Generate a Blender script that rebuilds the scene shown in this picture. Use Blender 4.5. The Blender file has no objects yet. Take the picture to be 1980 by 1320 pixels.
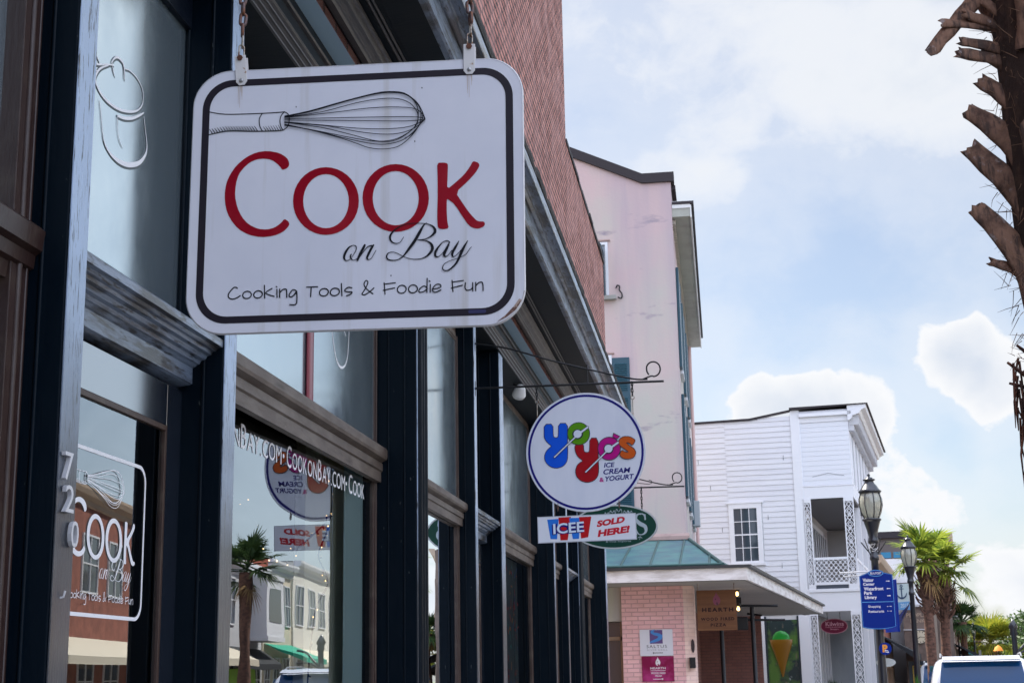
import bpy, bmesh, math, random
from mathutils import Vector, Matrix, noise
random.seed(7)
# look: exposure, sky, sun and where the cloud banks stand
EXPO=1.1
SKY_S=0.10
SKY_SAT=.76
SKY_VAL=.72
SUN_E=5.0
CLOUD_LIT=(4.5,4.55,4.65,1)
CLOUD_DARK=(3.3,3.6,4.1,1)
CLOUD_BANKS=[(.05,.912,.405,.17,.55),(.16,.92,.37,.12,.40),(.03,.98,.163,.034,.40),(.058,.98,.172,.038,.48),(.085,.978,.170,.038,.46),(.112,.976,.160,.034,.38),(.150,.966,.203,.036,.5),(.172,.962,.196,.040,.6),(.19,.96,.168,.04,.48),(.19,.98,.050,.045,.5),(.15,.985,.105,.05,.3),(.11,.99,.09,.05,.2),(.08,.957,.275,.10,-.45),(.158,.978,.143,.03,-.3),(.50,.76,.42,.30,.5),(.75,.5,.45,.4,.5)]  # the next-to-last bank is unseen, added to brighten reflections in posts and panes
GLOW_DIR=(.30,-.62,.72)
GLOW_MIN,GLOW_MAX=.25,.85
GLOW_COL=(6.9,7.6,9.6,1)
GLOW2_COL=(2.2,2.9,3.5,1)
PI=math.pi; R=math.radians
sc=bpy.context.scene; COL=sc.collection
# ---------------------------------------------------------------- camera
cam=bpy.data.cameras.new('camera'); co=bpy.data.objects.new('camera',cam); COL.objects.link(co)
cam.sensor_width=36; cam.lens=51.818; cam.clip_start=.05; cam.clip_end=3000
co.matrix_world=Matrix(((0.98975983,0.04833142,0.1343114,1.8),(0.14165973,-0.21689527,-0.96586177,0),(-0.01754996,0.9749977,-0.22152085,1.6),(0,0,0,1)))
cam.dof.use_dof=True; cam.dof.focus_distance=4.6; cam.dof.aperture_fstop=30
sc.camera=co
sc.view_settings.view_transform='Standard'; sc.view_settings.look='None'; sc.view_settings.gamma=1; sc.view_settings.exposure=EXPO
# ---------------------------------------------------------------- sky and sun
SUN_EL,SUN_AZ=R(56),R(-48)     # azimuth from the street direction (+Y) towards +X
w=bpy.data.worlds.new('World'); sc.world=w; w.use_nodes=True
nt=w.node_tree; nt.nodes.clear()
def N(t,**k):
    n=nt.nodes.new(t)
    for a,b in k.items(): setattr(n,a,b)
    return n
def Lk(a,b): nt.links.new(a,b)
def M_(op,a,b=None,clamp=False):
    n=N('ShaderNodeMath',operation=op); n.use_clamp=clamp
    for i,v in enumerate((a,b)):
        if v is None: continue
        if isinstance(v,(int,float)): n.inputs[i].default_value=v
        else: Lk(v,n.inputs[i])
    return n.outputs[0]
sky=N('ShaderNodeTexSky',sky_type='NISHITA',sun_disc=False,sun_elevation=SUN_EL,sun_rotation=SUN_AZ,altitude=0,air_density=1.0,dust_density=1.2,ozone_density=2.2)
skyb=N('ShaderNodeHueSaturation'); skyb.inputs['Saturation'].default_value=SKY_SAT; skyb.inputs['Value'].default_value=SKY_VAL
Lk(sky.outputs[0],skyb.inputs['Color'])
tc=N('ShaderNodeTexCoord'); D3=tc.outputs['Generated']
warp=N('ShaderNodeTexNoise'); warp.inputs['Scale'].default_value=13; warp.inputs['Detail'].default_value=3; Lk(D3,warp.inputs['Vector'])
wv=N('ShaderNodeVectorMath',operation='MULTIPLY_ADD'); wv.inputs[1].default_value=(.07,.07,.05); wv.inputs[2].default_value=(-.035,-.035,-.025); Lk(warp.outputs['Color'],wv.inputs[0])
wa=N('ShaderNodeVectorMath',operation='ADD'); Lk(D3,wa.inputs[0]); Lk(wv.outputs[0],wa.inputs[1])
def cn(scale,detail,rough,zs,src):
    mp=N('ShaderNodeMapping'); mp.inputs['Scale'].default_value=(1,1,zs); Lk(src,mp.inputs['Vector'])
    n=N('ShaderNodeTexNoise'); n.inputs['Scale'].default_value=scale; n.inputs['Detail'].default_value=detail; n.inputs['Roughness'].default_value=rough
    Lk(mp.outputs[0],n.inputs['Vector']); return n.outputs['Fac']
n1=cn(9,9,.62,1.5,wa.outputs[0]); n2=cn(3.2,4,.5,1.8,D3); n3=cn(30,7,.6,1.2,D3)
# banks of cumulus and veils of high cloud, as directions in the sky: (x,y,z, radius, weight)
BANKS=CLOUD_BANKS
tot=None
for (x,y,z,r,wt) in BANKS:
    l=math.sqrt(x*x+y*y+z*z)
    d=N('ShaderNodeVectorMath',operation='DISTANCE'); Lk(wa.outputs[0],d.inputs[0]); d.inputs[1].default_value=(x/l,y/l,z/l)
    g=M_('MULTIPLY',M_('SUBTRACT',1.0,M_('DIVIDE',d.outputs['Value'],r),clamp=True),wt)
    tot=g if tot is None else M_('ADD',tot,g)
dens=M_('ADD',M_('ADD',M_('MULTIPLY',n1,.9),M_('MULTIPLY',n2,.55)),M_('ADD',tot,M_('MULTIPLY',n3,.30)))
mr=N('ShaderNodeMapRange',interpolation_type='SMOOTHSTEP'); mr.inputs['From Min'].default_value=1.02; mr.inputs['From Max'].default_value=1.17; Lk(dens,mr.inputs['Value'])
ms=N('ShaderNodeMapRange',interpolation_type='SMOOTHSTEP'); ms.inputs['From Min'].default_value=.80; ms.inputs['From Max'].default_value=1.44; Lk(dens,ms.inputs['Value'])
sz=N('ShaderNodeSeparateXYZ'); Lk(D3,sz.inputs[0]); hz=N('ShaderNodeMapRange',interpolation_type='SMOOTHSTEP'); hz.inputs['From Min'].default_value=.23; hz.inputs['From Max'].default_value=.31; Lk(sz.outputs['Z'],hz.inputs['Value'])
mm=N('ShaderNodeMix',data_type='FLOAT'); Lk(hz.outputs[0],mm.inputs[0]); Lk(mr.outputs[0],mm.inputs[2]); Lk(ms.outputs[0],mm.inputs[3])
veil=N('ShaderNodeMapRange',interpolation_type='SMOOTHSTEP'); veil.inputs['From Min'].default_value=.55; veil.inputs['From Max'].default_value=1.1; veil.inputs['To Max'].default_value=.38; Lk(dens,veil.inputs['Value'])
mask=M_('MAXIMUM',mm.outputs[0],veil.outputs[0])
shade=N('ShaderNodeMapRange'); shade.inputs['From Min'].default_value=1.15; shade.inputs['From Max'].default_value=1.75; Lk(dens,shade.inputs['Value'])
cc=N('ShaderNodeMix',data_type='RGBA'); cc.inputs[6].default_value=CLOUD_LIT; cc.inputs[7].default_value=CLOUD_DARK; Lk(shade.outputs[0],cc.inputs[0])
mx=N('ShaderNodeMix',data_type='RGBA'); Lk(mask,mx.inputs[0]); Lk(skyb.outputs[0],mx.inputs[6]); Lk(cc.outputs[2],mx.inputs[7])
# unseen sky glow added behind the viewer to brighten faces turned towards the camera
gd=N('ShaderNodeVectorMath',operation='DOT_PRODUCT'); Lk(D3,gd.inputs[0]); gd.inputs[1].default_value=GLOW_DIR
gr=N('ShaderNodeMapRange',interpolation_type='SMOOTHSTEP'); gr.inputs['From Min'].default_value=GLOW_MIN; gr.inputs['From Max'].default_value=GLOW_MAX; Lk(gd.outputs['Value'],gr.inputs['Value'])
gn=M_('MULTIPLY',gr.outputs[0],M_('ADD',.55,M_('MULTIPLY',n2,.9)))
gl=N('ShaderNodeMix',data_type='RGBA'); gl.blend_type='ADD'; gl.clamp_factor=False; Lk(gn,gl.inputs[0]); Lk(mx.outputs[2],gl.inputs[6]); gl.inputs[7].default_value=GLOW_COL
# second sky glow added right of the view, unseen, to brighten the glass reflections
gx=N('ShaderNodeMapRange',interpolation_type='SMOOTHSTEP'); gx.inputs['From Min'].default_value=.21; gx.inputs['From Max'].default_value=.36; Lk(sz.outputs['X'],gx.inputs['Value'])
gy=N('ShaderNodeMapRange',interpolation_type='SMOOTHSTEP'); gy.inputs['From Min'].default_value=.1; gy.inputs['From Max'].default_value=.5; Lk(sz.outputs['Y'],gy.inputs['Value'])
g2=N('ShaderNodeMix',data_type='RGBA'); g2.blend_type='ADD'; g2.clamp_factor=False; Lk(M_('MULTIPLY',M_('MULTIPLY',gx.outputs[0],gy.outputs[0]),M_('ADD',.35,n1)),g2.inputs[0]); Lk(gl.outputs[2],g2.inputs[6]); g2.inputs[7].default_value=GLOW2_COL; gl=g2
bg=N('ShaderNodeBackground'); bg.inputs['Strength'].default_value=SKY_S; Lk(gl.outputs[2],bg.inputs['Color'])
wo=N('ShaderNodeOutputWorld'); Lk(bg.outputs[0],wo.inputs['Surface'])
sl=bpy.data.lights.new('sun','SUN'); sl.energy=SUN_E; sl.angle=R(.5); sl.color=(1,.95,.87)
so=bpy.data.objects.new('sun',sl); COL.objects.link(so)
sd=Vector((math.sin(SUN_AZ)*math.cos(SUN_EL),math.cos(SUN_AZ)*math.cos(SUN_EL),math.sin(SUN_EL)))
so.rotation_euler=sd.to_track_quat('Z','Y').to_euler(); so.location=(0,0,40)
# ---------------------------------------------------------------- materials
MATS={}
def mat(name,base,rough=.6,metal=0,var=None,bump=None,spec=.5,coat=0,emit=None,alpha=None,chips=None,trans=0,speck=None,coat_ior=1.5):
    """var=(scale xyz, colour2, lo, hi); bump=(scale xyz, strength, dist); chips=(scale, thresh, colour)"""
    if name in MATS: return MATS[name]
    if any(k in name for k in ('vinyl','letter','board','wayfinding')) and spec==.5: spec=.2
    m=bpy.data.materials.new(name); m.use_nodes=True; t=m.node_tree; p=t.nodes['Principled BSDF']; MATS[name]=m
    b4=(*base,1); p.inputs['Base Color'].default_value=b4; p.inputs['Roughness'].default_value=rough; p.inputs['Metallic'].default_value=metal
    p.inputs['Specular IOR Level'].default_value=spec; p.inputs['Coat Weight'].default_value=coat; p.inputs['Coat Roughness'].default_value=.08 if coat_ior==1.5 else .16; p.inputs['Coat IOR'].default_value=coat_ior
    p.inputs['Transmission Weight'].default_value=trans
    if emit: p.inputs['Emission Color'].default_value=(*emit[0],1); p.inputs['Emission Strength'].default_value=emit[1]
    tcn=t.nodes.new('ShaderNodeTexCoord')
    def nz(scale,detail=5,rough=.6):
        mp=t.nodes.new('ShaderNodeMapping'); mp.inputs['Scale'].default_value=scale; t.links.new(tcn.outputs['Object'],mp.inputs[0])
        n=t.nodes.new('ShaderNodeTexNoise'); n.inputs['Scale'].default_value=1; n.inputs['Detail'].default_value=detail; n.inputs['Roughness'].default_value=rough
        t.links.new(mp.outputs[0],n.inputs['Vector']); return n.outputs['Fac']
    def rng(v,a,b,c=0,d=1):
        q=t.nodes.new('ShaderNodeMapRange'); q.inputs[1].default_value=a;q.inputs[2].default_value=b;q.inputs[3].default_value=c;q.inputs[4].default_value=d; t.links.new(v,q.inputs[0]); return q.outputs[0]
    def mixc(f,a,b):
        q=t.nodes.new('ShaderNodeMix'); q.data_type='RGBA'
        for i,v in ((0,f),(6,a),(7,b)):
            if isinstance(v,(tuple,float,int)): q.inputs[i].default_value=v
            else: t.links.new(v,q.inputs[i])
        return q.outputs[2]
    c=None
    if var:
        vs=var if isinstance(var,list) else [var]
        c=b4
        for s,c2,lo,hi in vs: c=mixc(rng(nz(s),lo,hi),c,(*c2,1))
    if chips:
        s,th,c3=chips
        c=mixc(rng(nz(s,3,.7),th,th+.03),c if c is not None else b4,(*c3,1))
    if c is not None: t.links.new(c,p.inputs['Base Color'])
    if bump:
        bn=t.nodes.new('ShaderNodeBump'); bn.inputs['Strength'].default_value=bump[1]; bn.inputs['Distance'].default_value=bump[2]
        t.links.new(nz(bump[0],6,.65),bn.inputs['Height']); t.links.new(bn.outputs[0],p.inputs['Normal'])
    if speck: t.links.new(rng(nz(speck[0],3),.35,.7,speck[1],speck[2]),p.inputs['Roughness'])
    return m
def brick_mat(name,c1,c2,mortar,axis,bw=.215,bh=.076,mort=.012,bumpd=.006,stain=None,stf=.5,rough=.85):
    if name in MATS: return MATS[name]
    m=bpy.data.materials.new(name); m.use_nodes=True; t=m.node_tree; p=t.nodes['Principled BSDF']; MATS[name]=m
    p.inputs['Roughness'].default_value=rough
    tcn=t.nodes.new('ShaderNodeTexCoord'); sp=t.nodes.new('ShaderNodeSeparateXYZ'); t.links.new(tcn.outputs['Object'],sp.inputs[0])
    cb=t.nodes.new('ShaderNodeCombineXYZ'); t.links.new(sp.outputs[axis],cb.inputs[0]); t.links.new(sp.outputs['Z'],cb.inputs[1])
    # slight unevenness of the courses
    nn=t.nodes.new('ShaderNodeTexNoise'); nn.inputs['Scale'].default_value=6; nn.inputs['Detail'].default_value=3; t.links.new(tcn.outputs['Object'],nn.inputs['Vector'])
    vm=t.nodes.new('ShaderNodeVectorMath'); vm.operation='MULTIPLY_ADD'; vm.inputs[1].default_value=(.010,.005,0); t.links.new(nn.outputs['Color'],vm.inputs[0]); t.links.new(cb.outputs[0],vm.inputs[2])
    b=t.nodes.new('ShaderNodeTexBrick'); b.inputs['Scale'].default_value=1; b.inputs['Brick Width'].default_value=bw; b.inputs['Row Height'].default_value=bh
    b.inputs['Mortar Size'].default_value=mort; b.inputs['Mortar Smooth'].default_value=.3; b.inputs['Color1'].default_value=(*c1,1); b.inputs['Color2'].default_value=(*c2,1); b.inputs['Mortar'].default_value=(*mortar,1)
    t.links.new(vm.outputs[0],b.inputs['Vector'])
    n=t.nodes.new('ShaderNodeTexNoise'); n.inputs['Scale'].default_value=3; n.inputs['Detail'].default_value=8; t.links.new(tcn.outputs['Object'],n.inputs['Vector'])
    r=t.nodes.new('ShaderNodeMapRange'); r.inputs[1].default_value=.42; r.inputs[2].default_value=.72; r.inputs[4].default_value=stf; t.links.new(n.outputs['Fac'],r.inputs[0])
    q=t.nodes.new('ShaderNodeMix'); q.data_type='RGBA'; t.links.new(r.outputs[0],q.inputs[0]); t.links.new(b.outputs['Color'],q.inputs[6]); q.inputs[7].default_value=(*(stain or mortar),1)
    t.links.new(q.outputs[2],p.inputs['Base Color'])
    n2_=t.nodes.new('ShaderNodeTexNoise'); n2_.inputs['Scale'].default_value=60; n2_.inputs['Detail'].default_value=4; t.links.new(tcn.outputs['Object'],n2_.inputs['Vector'])
    ma=t.nodes.new('ShaderNodeMath'); ma.operation='MULTIPLY_ADD'; t.links.new(b.outputs['Fac'],ma.inputs[0]); ma.inputs[1].default_value=-1.0; 
    mb_=t.nodes.new('ShaderNodeMath'); mb_.operation='MULTIPLY'; t.links.new(n2_.outputs['Fac'],mb_.inputs[0]); mb_.inputs[1].default_value=.5; t.links.new(mb_.outputs[0],ma.inputs[2])
    bn=t.nodes.new('ShaderNodeBump'); bn.inputs['Strength'].default_value=.9; bn.inputs['Distance'].default_value=bumpd; t.links.new(ma.outputs[0],bn.inputs['Height']); t.links.new(bn.outputs[0],p.inputs['Normal'])
    return m
def glass_mat(name,ior=1.7,tint=(.75,.82,.8),wav=.0006,rough=0.0,film=.19):
    """window glass: a clear pane that mirrors more towards grazing angles, faintly uneven like old glass"""
    m=bpy.data.materials.new(name); m.use_nodes=True; t=m.node_tree; t.nodes.clear(); MATS[name]=m
    o=t.nodes.new('ShaderNodeOutputMaterial'); f=t.nodes.new('ShaderNodeFresnel'); f.inputs['IOR'].default_value=ior
    g=t.nodes.new('ShaderNodeBsdfGlossy'); g.inputs['Roughness'].default_value=rough; g.inputs['Color'].default_value=(.93,.97,1,1)
    tr=t.nodes.new('ShaderNodeBsdfTransparent'); tr.inputs['Color'].default_value=(*tint,1)
    ad=t.nodes.new('ShaderNodeMath'); ad.operation='MULTIPLY_ADD'; ad.use_clamp=True; t.links.new(f.outputs[0],ad.inputs[0]); ad.inputs[1].default_value=1-film; ad.inputs[2].default_value=film
    mx=t.nodes.new('ShaderNodeMixShader'); t.links.new(ad.outputs[0],mx.inputs[0]); t.links.new(tr.outputs[0],mx.inputs[1]); t.links.new(g.outputs[0],mx.inputs[2]); t.links.new(mx.outputs[0],o.inputs[0])
    if wav:
        tcn=t.nodes.new('ShaderNodeTexCoord'); mp=t.nodes.new('ShaderNodeMapping'); mp.inputs['Scale'].default_value=(1,1,1.6); t.links.new(tcn.outputs['Object'],mp.inputs[0])
        n=t.nodes.new('ShaderNodeTexNoise'); n.inputs['Scale'].default_value=1.6; n.inputs['Detail'].default_value=1; t.links.new(mp.outputs[0],n.inputs['Vector'])
        bn=t.nodes.new('ShaderNodeBump'); bn.inputs['Strength'].default_value=1; bn.inputs['Distance'].default_value=wav; t.links.new(n.outputs['Fac'],bn.inputs['Height']); t.links.new(bn.outputs[0],g.inputs['Normal'])
    return m
def film_mat(name,dif,rough=.14,film=.42):
    """translucent film stuck on glass: a satin mirror over a dull ground"""
    m=bpy.data.materials.new(name); m.use_nodes=True; t=m.node_tree; t.nodes.clear(); MATS[name]=m
    o=t.nodes.new('ShaderNodeOutputMaterial'); f=t.nodes.new('ShaderNodeFresnel'); f.inputs['IOR'].default_value=1.6
    ad=t.nodes.new('ShaderNodeMath'); ad.operation='MULTIPLY_ADD'; ad.use_clamp=True; t.links.new(f.outputs[0],ad.inputs[0]); ad.inputs[1].default_value=1-film; ad.inputs[2].default_value=film
    tcn=t.nodes.new('ShaderNodeTexCoord'); mp=t.nodes.new('ShaderNodeMapping'); mp.inputs['Scale'].default_value=(5,5,3); t.links.new(tcn.outputs['Object'],mp.inputs[0])
    n=t.nodes.new('ShaderNodeTexNoise'); n.inputs['Scale'].default_value=1; n.inputs['Detail'].default_value=6; n.inputs['Roughness'].default_value=.7; t.links.new(mp.outputs[0],n.inputs['Vector'])
    r=t.nodes.new('ShaderNodeMapRange'); r.inputs[1].default_value=.3; r.inputs[2].default_value=.75; r.inputs[3].default_value=rough*.8; r.inputs[4].default_value=rough*1.6; t.links.new(n.outputs['Fac'],r.inputs[0])
    c=t.nodes.new('ShaderNodeMix'); c.data_type='RGBA'; c.inputs[6].default_value=(.98,1,.95,1); c.inputs[7].default_value=(.80,.88,.93,1); t.links.new(n.outputs['Fac'],c.inputs[0])
    g=t.nodes.new('ShaderNodeBsdfGlossy'); t.links.new(r.outputs[0],g.inputs['Roughness']); t.links.new(c.outputs[2],g.inputs['Color'])
    d=t.nodes.new('ShaderNodeBsdfDiffuse'); d.inputs['Color'].default_value=(*dif,1)
    mx=t.nodes.new('ShaderNodeMixShader'); t.links.new(ad.outputs[0],mx.inputs[0]); t.links.new(d.outputs[0],mx.inputs[1]); t.links.new(g.outputs[0],mx.inputs[2]); t.links.new(mx.outputs[0],o.inputs[0])
    return m
def leaf_mat(name,c1,c2,tr=.35,rough=.45):
    m=bpy.data.materials.new(name); m.use_nodes=True; t=m.node_tree; t.nodes.clear(); MATS[name]=m
    o=t.nodes.new('ShaderNodeOutputMaterial'); oi=t.nodes.new('ShaderNodeNewGeometry')
    q=t.nodes.new('ShaderNodeMix'); q.data_type='RGBA'; q.inputs[6].default_value=(*c1,1); q.inputs[7].default_value=(*c2,1); t.links.new(oi.outputs['Random Per Island'],q.inputs[0])
    p=t.nodes.new('ShaderNodeBsdfPrincipled'); p.inputs['Roughness'].default_value=rough; p.inputs['Specular IOR Level'].default_value=.18; t.links.new(q.outputs[2],p.inputs['Base Color'])
    tl=t.nodes.new('ShaderNodeBsdfTranslucent'); t.links.new(q.outputs[2],tl.inputs['Color'])
    mx=t.nodes.new('ShaderNodeMixShader'); mx.inputs[0].default_value=tr; t.links.new(p.outputs[0],mx.inputs[1]); t.links.new(tl.outputs[0],mx.inputs[2]); t.links.new(mx.outputs[0],o.inputs[0])
    return m
# ---------------------------------------------------------------- mesh helpers
class MB:
    def __init__(s): s.v=[]; s.f=[]; s.sm=[]
    def add(s,vs,fs,smooth=False):
        o=len(s.v); s.v+= [tuple(v) for v in vs]
        for f in fs: s.f.append(tuple(i+o for i in f)); s.sm.append(smooth)
        return s
    def box(s,x0,x1,y0,y1,z0,z1,rot=None):
        vs=[(x,y,z) for x in (x0,x1) for y in (y0,y1) for z in (z0,z1)]
        if rot:
            c=Vector(((x0+x1)/2,(y0+y1)/2,(z0+z1)/2)); vs=[c+rot@(Vector(v)-c) for v in vs]
        return s.add(vs,[(0,1,3,2),(4,6,7,5),(0,4,5,1),(2,3,7,6),(0,2,6,4),(1,5,7,3)])
    def quad(s,*p): return s.add(p,[tuple(range(len(p)))])
    def prof_y(s,prof,y0,y1,closed=True,smooth=False):      # prof: list of (x,z) extruded along y
        n=len(prof); vs=[(x,y0,z) for x,z in prof]+[(x,y1,z) for x,z in prof]
        fs=[(i,(i+1)%n,(i+1)%n+n,i+n) for i in range(n if closed else n-1)]
        s.add(vs,fs,smooth)
        if closed: s.add(vs,[tuple(range(n))[::-1],tuple(range(n,2*n))])
        return s
    def prof_x(s,prof,x0,x1,closed=True,smooth=False):      # prof: (y,z) extruded along x
        n=len(prof); vs=[(x0,y,z) for y,z in prof]+[(x1,y,z) for y,z in prof]
        fs=[(i,(i+1)%n,(i+1)%n+n,i+n) for i in range(n if closed else n-1)]
        s.add(vs,fs,smooth)
        if closed: s.add(vs,[tuple(range(n))[::-1],tuple(range(n,2*n))])
        return s
    def tube(s,pts,r,seg=8,closed=False,caps=True,flat=1.0):
        P=[Vector(p) for p in pts]; n=len(P); rr=r if isinstance(r,(list,tuple)) else [r]*n
        up=None; rings=[]
        for i in range(n):
            a=P[i-1] if (i>0 or closed) else P[i]; b=P[(i+1)%n] if (i<n-1 or closed) else P[i]
            d=(b-a); d=d.normalized() if d.length>1e-9 else Vector((0,0,1))
            if up is None: up=Vector((0,0,1)) if abs(d.z)<.9 else Vector((1,0,0))
            x=d.cross(up); x=x.normalized() if x.length>1e-6 else d.orthogonal().normalized(); y=x.cross(d).normalized(); up=y
            rings.append([P[i]+x*math.cos(2*PI*k/seg)*rr[i]+y*math.sin(2*PI*k/seg)*rr[i]*flat for k in range(seg)])
        vs=[v for q in rings for v in q]; fs=[]
        for i in range(n if closed else n-1):
            j=(i+1)%n
            for k in range(seg): fs.append((i*seg+k,i*seg+(k+1)%seg,j*seg+(k+1)%seg,j*seg+k))
        s.add(vs,fs,True)
        if caps and not closed: s.add(rings[0],[tuple(range(seg))[::-1]]); s.add(rings[-1],[tuple(range(seg))])
        return s
    def lathe(s,prof,c=(0,0,0),seg=20,a0=0,a1=2*PI,smooth=True):     # prof (r,z)
        full=abs(a1-a0-2*PI)<1e-6; m=seg if full else seg+1; vs=[]
        for r,z in prof:
            for k in range(m):
                a=a0+(a1-a0)*k/seg; vs.append((c[0]+r*math.cos(a),c[1]+r*math.sin(a),c[2]+z))
        fs=[]
        for i in range(len(prof)-1):
            for k in range(seg):
                k2=(k+1)%m; fs.append((i*m+k,i*m+k2,(i+1)*m+k2,(i+1)*m+k))
        return s.add(vs,fs,smooth)
    def build(s,name,m,parent=None,bevel=0,loc=None):
        me=bpy.data.meshes.new(name); me.from_pydata(s.v,[],s.f); me.validate(clean_customdata=False)
        if len(me.polygons)==len(s.sm): me.polygons.foreach_set('use_smooth',s.sm)
        me.update(); o=bpy.data.objects.new(name,me); COL.objects.link(o)
        if m: me.materials.append(m)
        if parent is not None: o.parent=parent
        if loc: o.location=loc
        bm=bmesh.new(); bm.from_mesh(me); bmesh.ops.recalc_face_normals(bm,faces=bm.faces); bm.to_mesh(me); bm.free()
        if bevel:
            b=o.modifiers.new('bevel','BEVEL'); b.width=bevel; b.segments=2; b.limit_method='ANGLE'; b.angle_limit=R(40)
        return o
def tag(o,label=None,cat=None,group=None,kind=None):
    if label: o['label']=label
    if cat: o['category']=cat
    if group: o['group']=group
    if kind: o['kind']=kind
    return o
def thing(name,label,cat,loc=(0,0,0),rz=0,group=None):
    o=bpy.data.objects.new(name,None); COL.objects.link(o); o.location=loc; o.rotation_euler=(0,0,rz); o.empty_display_size=.2
    return tag(o,label,cat,group)
def copy_tree(o,parent=None):
    c=o.copy(); COL.objects.link(c); c.parent=parent
    for ch in list(o.children): copy_tree(ch,c)
    return c
def cr(pts,n=4,closed=False):
    """Catmull-Rom through points of any dimension"""
    P=[tuple(p) for p in pts]; out=[]; L=len(P)
    for i in range(L if closed else L-1):
        g=(lambda k:P[k%L]) if closed else (lambda k:P[max(0,min(L-1,k))])
        a,b,c,d=g(i-1),g(i),g(i+1),g(i+2)
        for k in range(n):
            t=k/n; out.append(tuple(.5*((2*b[j])+(-a[j]+c[j])*t+(2*a[j]-5*b[j]+4*c[j]-d[j])*t*t+(-a[j]+3*b[j]-3*c[j]+d[j])*t**3) for j in range(len(b))))
    if not closed: out.append(P[-1])
    return out
def chaikin(p,n=1):
    for _ in range(n):
        q=[]
        for i in range(len(p)):
            a,b=p[i],p[(i+1)%len(p)]; q+=[(a[0]*.78+b[0]*.22,a[1]*.78+b[1]*.22),(a[0]*.22+b[0]*.78,a[1]*.22+b[1]*.78)]
        p=q
    return p
class Art:
    """flat paint / cut vinyl on a face: 2-D (u,v) -> 3-D through frame(u,v,h)"""
    def __init__(s,frame,h=.0006,step=.00012): s.fr=frame; s.h=h; s.st=step; s.mb=MB()
    def ribbon(s,pts,n=4,closed=False,ramp=.0003,smooth=True):
        p=cr(pts,n,closed) if smooth and len(pts)>2 else list(pts)
        L=[];m=len(p)
        for i in range(m):
            a=p[i-1] if (i or closed) else p[i]; b=p[(i+1)%m] if (i<m-1 or closed) else p[i]
            dx,dy=b[0]-a[0],b[1]-a[1]; l=math.hypot(dx,dy) or 1; nx,ny=-dy/l,dx/l; w_=p[i][2]/2; h=s.h+ramp*i/m
            L.append((s.fr(p[i][0]+nx*w_,p[i][1]+ny*w_,h),s.fr(p[i][0]-nx*w_,p[i][1]-ny*w_,h)))
        vs=[v for q in L for v in q]; fs=[(2*i,2*i+1,2*i+3,2*i+2) for i in range(m-1)]
        if closed: fs.append((2*m-2,2*m-1,1,0))
        s.mb.add(vs,fs)
        if not closed:
            for i,sg in ((0,-1),(m-1,1)):
                a,b=(p[1],p[0]) if i==0 else (p[-2],p[-1]); an=math.atan2(b[1]-a[1],b[0]-a[0]); w_=p[i][2]/2; h=s.h+ramp*i/m+.00001
                s.mb.add([s.fr(p[i][0]+w_*math.cos(an+t*PI/6-PI/2),p[i][1]+w_*math.sin(an+t*PI/6-PI/2),h) for t in range(7)],[tuple(range(7))])
        s.h+=s.st
    def poly(s,pts,ch=0):
        p=chaikin([tuple(q[:2]) for q in pts],ch) if ch else pts
        s.mb.add([s.fr(q[0],q[1],s.h) for q in p],[tuple(range(len(p)))]); s.h+=s.st
    def ring(s,outer,inner):
        n=len(outer); s.mb.add([s.fr(*q[:2],s.h) for q in outer]+[s.fr(*q[:2],s.h) for q in inner],[(i,(i+1)%n,(i+1)%n+n,i+n) for i in range(n)]); s.h+=s.st
    def build(s,name,m,parent): return s.mb.build(name,m,parent)
TXT={}
def text(body,fr,box,m,parent,name='lettering',bold=0,shear=0,h=.0008,spacing=1.0,align='fit',slope=0,extr=0.0):
    """built-in type fitted to box=(u0,v0,u1,v1); fr maps (u,v,h)"""
    c=bpy.data.curves.new('t','FONT'); c.body=body; c.size=1; c.offset=bold; c.shear=shear; c.space_character=spacing; c.resolution_u=3
    o=bpy.data.objects.new('t',c); COL.objects.link(o)
    dg=bpy.context.evaluated_depsgraph_get(); me=bpy.data.meshes.new_from_object(o.evaluated_get(dg))
    bpy.data.objects.remove(o); bpy.data.curves.remove(c)
    if not me.vertices: return None
    xs=[v.co.x for v in me.vertices]; ys=[v.co.y for v in me.vertices]; a,b,c0,d=min(xs),max(xs),min(ys),max(ys)
    u0,v0,u1,v1=box
    if align=='fit': sx=(u1-u0)/(b-a); sy=(v1-v0)/(d-c0); ox=u0
    else:
        sy=(v1-v0)/(d-c0); sx=sy
        if (b-a)*sx>(u1-u0): sx=(u1-u0)/(b-a)
        ox=u0+((u1-u0)-(b-a)*sx)*(.5 if align=='c' else 0)
    vs=[]
    for v in me.vertices:
        u=ox+(v.co.x-a)*sx; vv=v0+(v.co.y-c0)*sy+slope*(u-u0); vs.append(fr(u,vv,h))
    mb=MB(); mb.add(vs,[tuple(p.vertices) for p in me.polygons]); bpy.data.meshes.remove(me)
    return mb.build(name,m,parent)
def fr_my(x0=0,y0=0,z0=0):      # a face looking towards -Y: u along +X, v up
    return lambda u,v,h:(x0+u,y0-h,z0+v)
def fr_px(x0=0,y0=0,z0=0):      # a face looking towards +X, read from the street side: u along -Y would read right; here glass seen from outside with u along +Y
    return lambda u,v,h:(x0+h,y0+u,z0+v)
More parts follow.
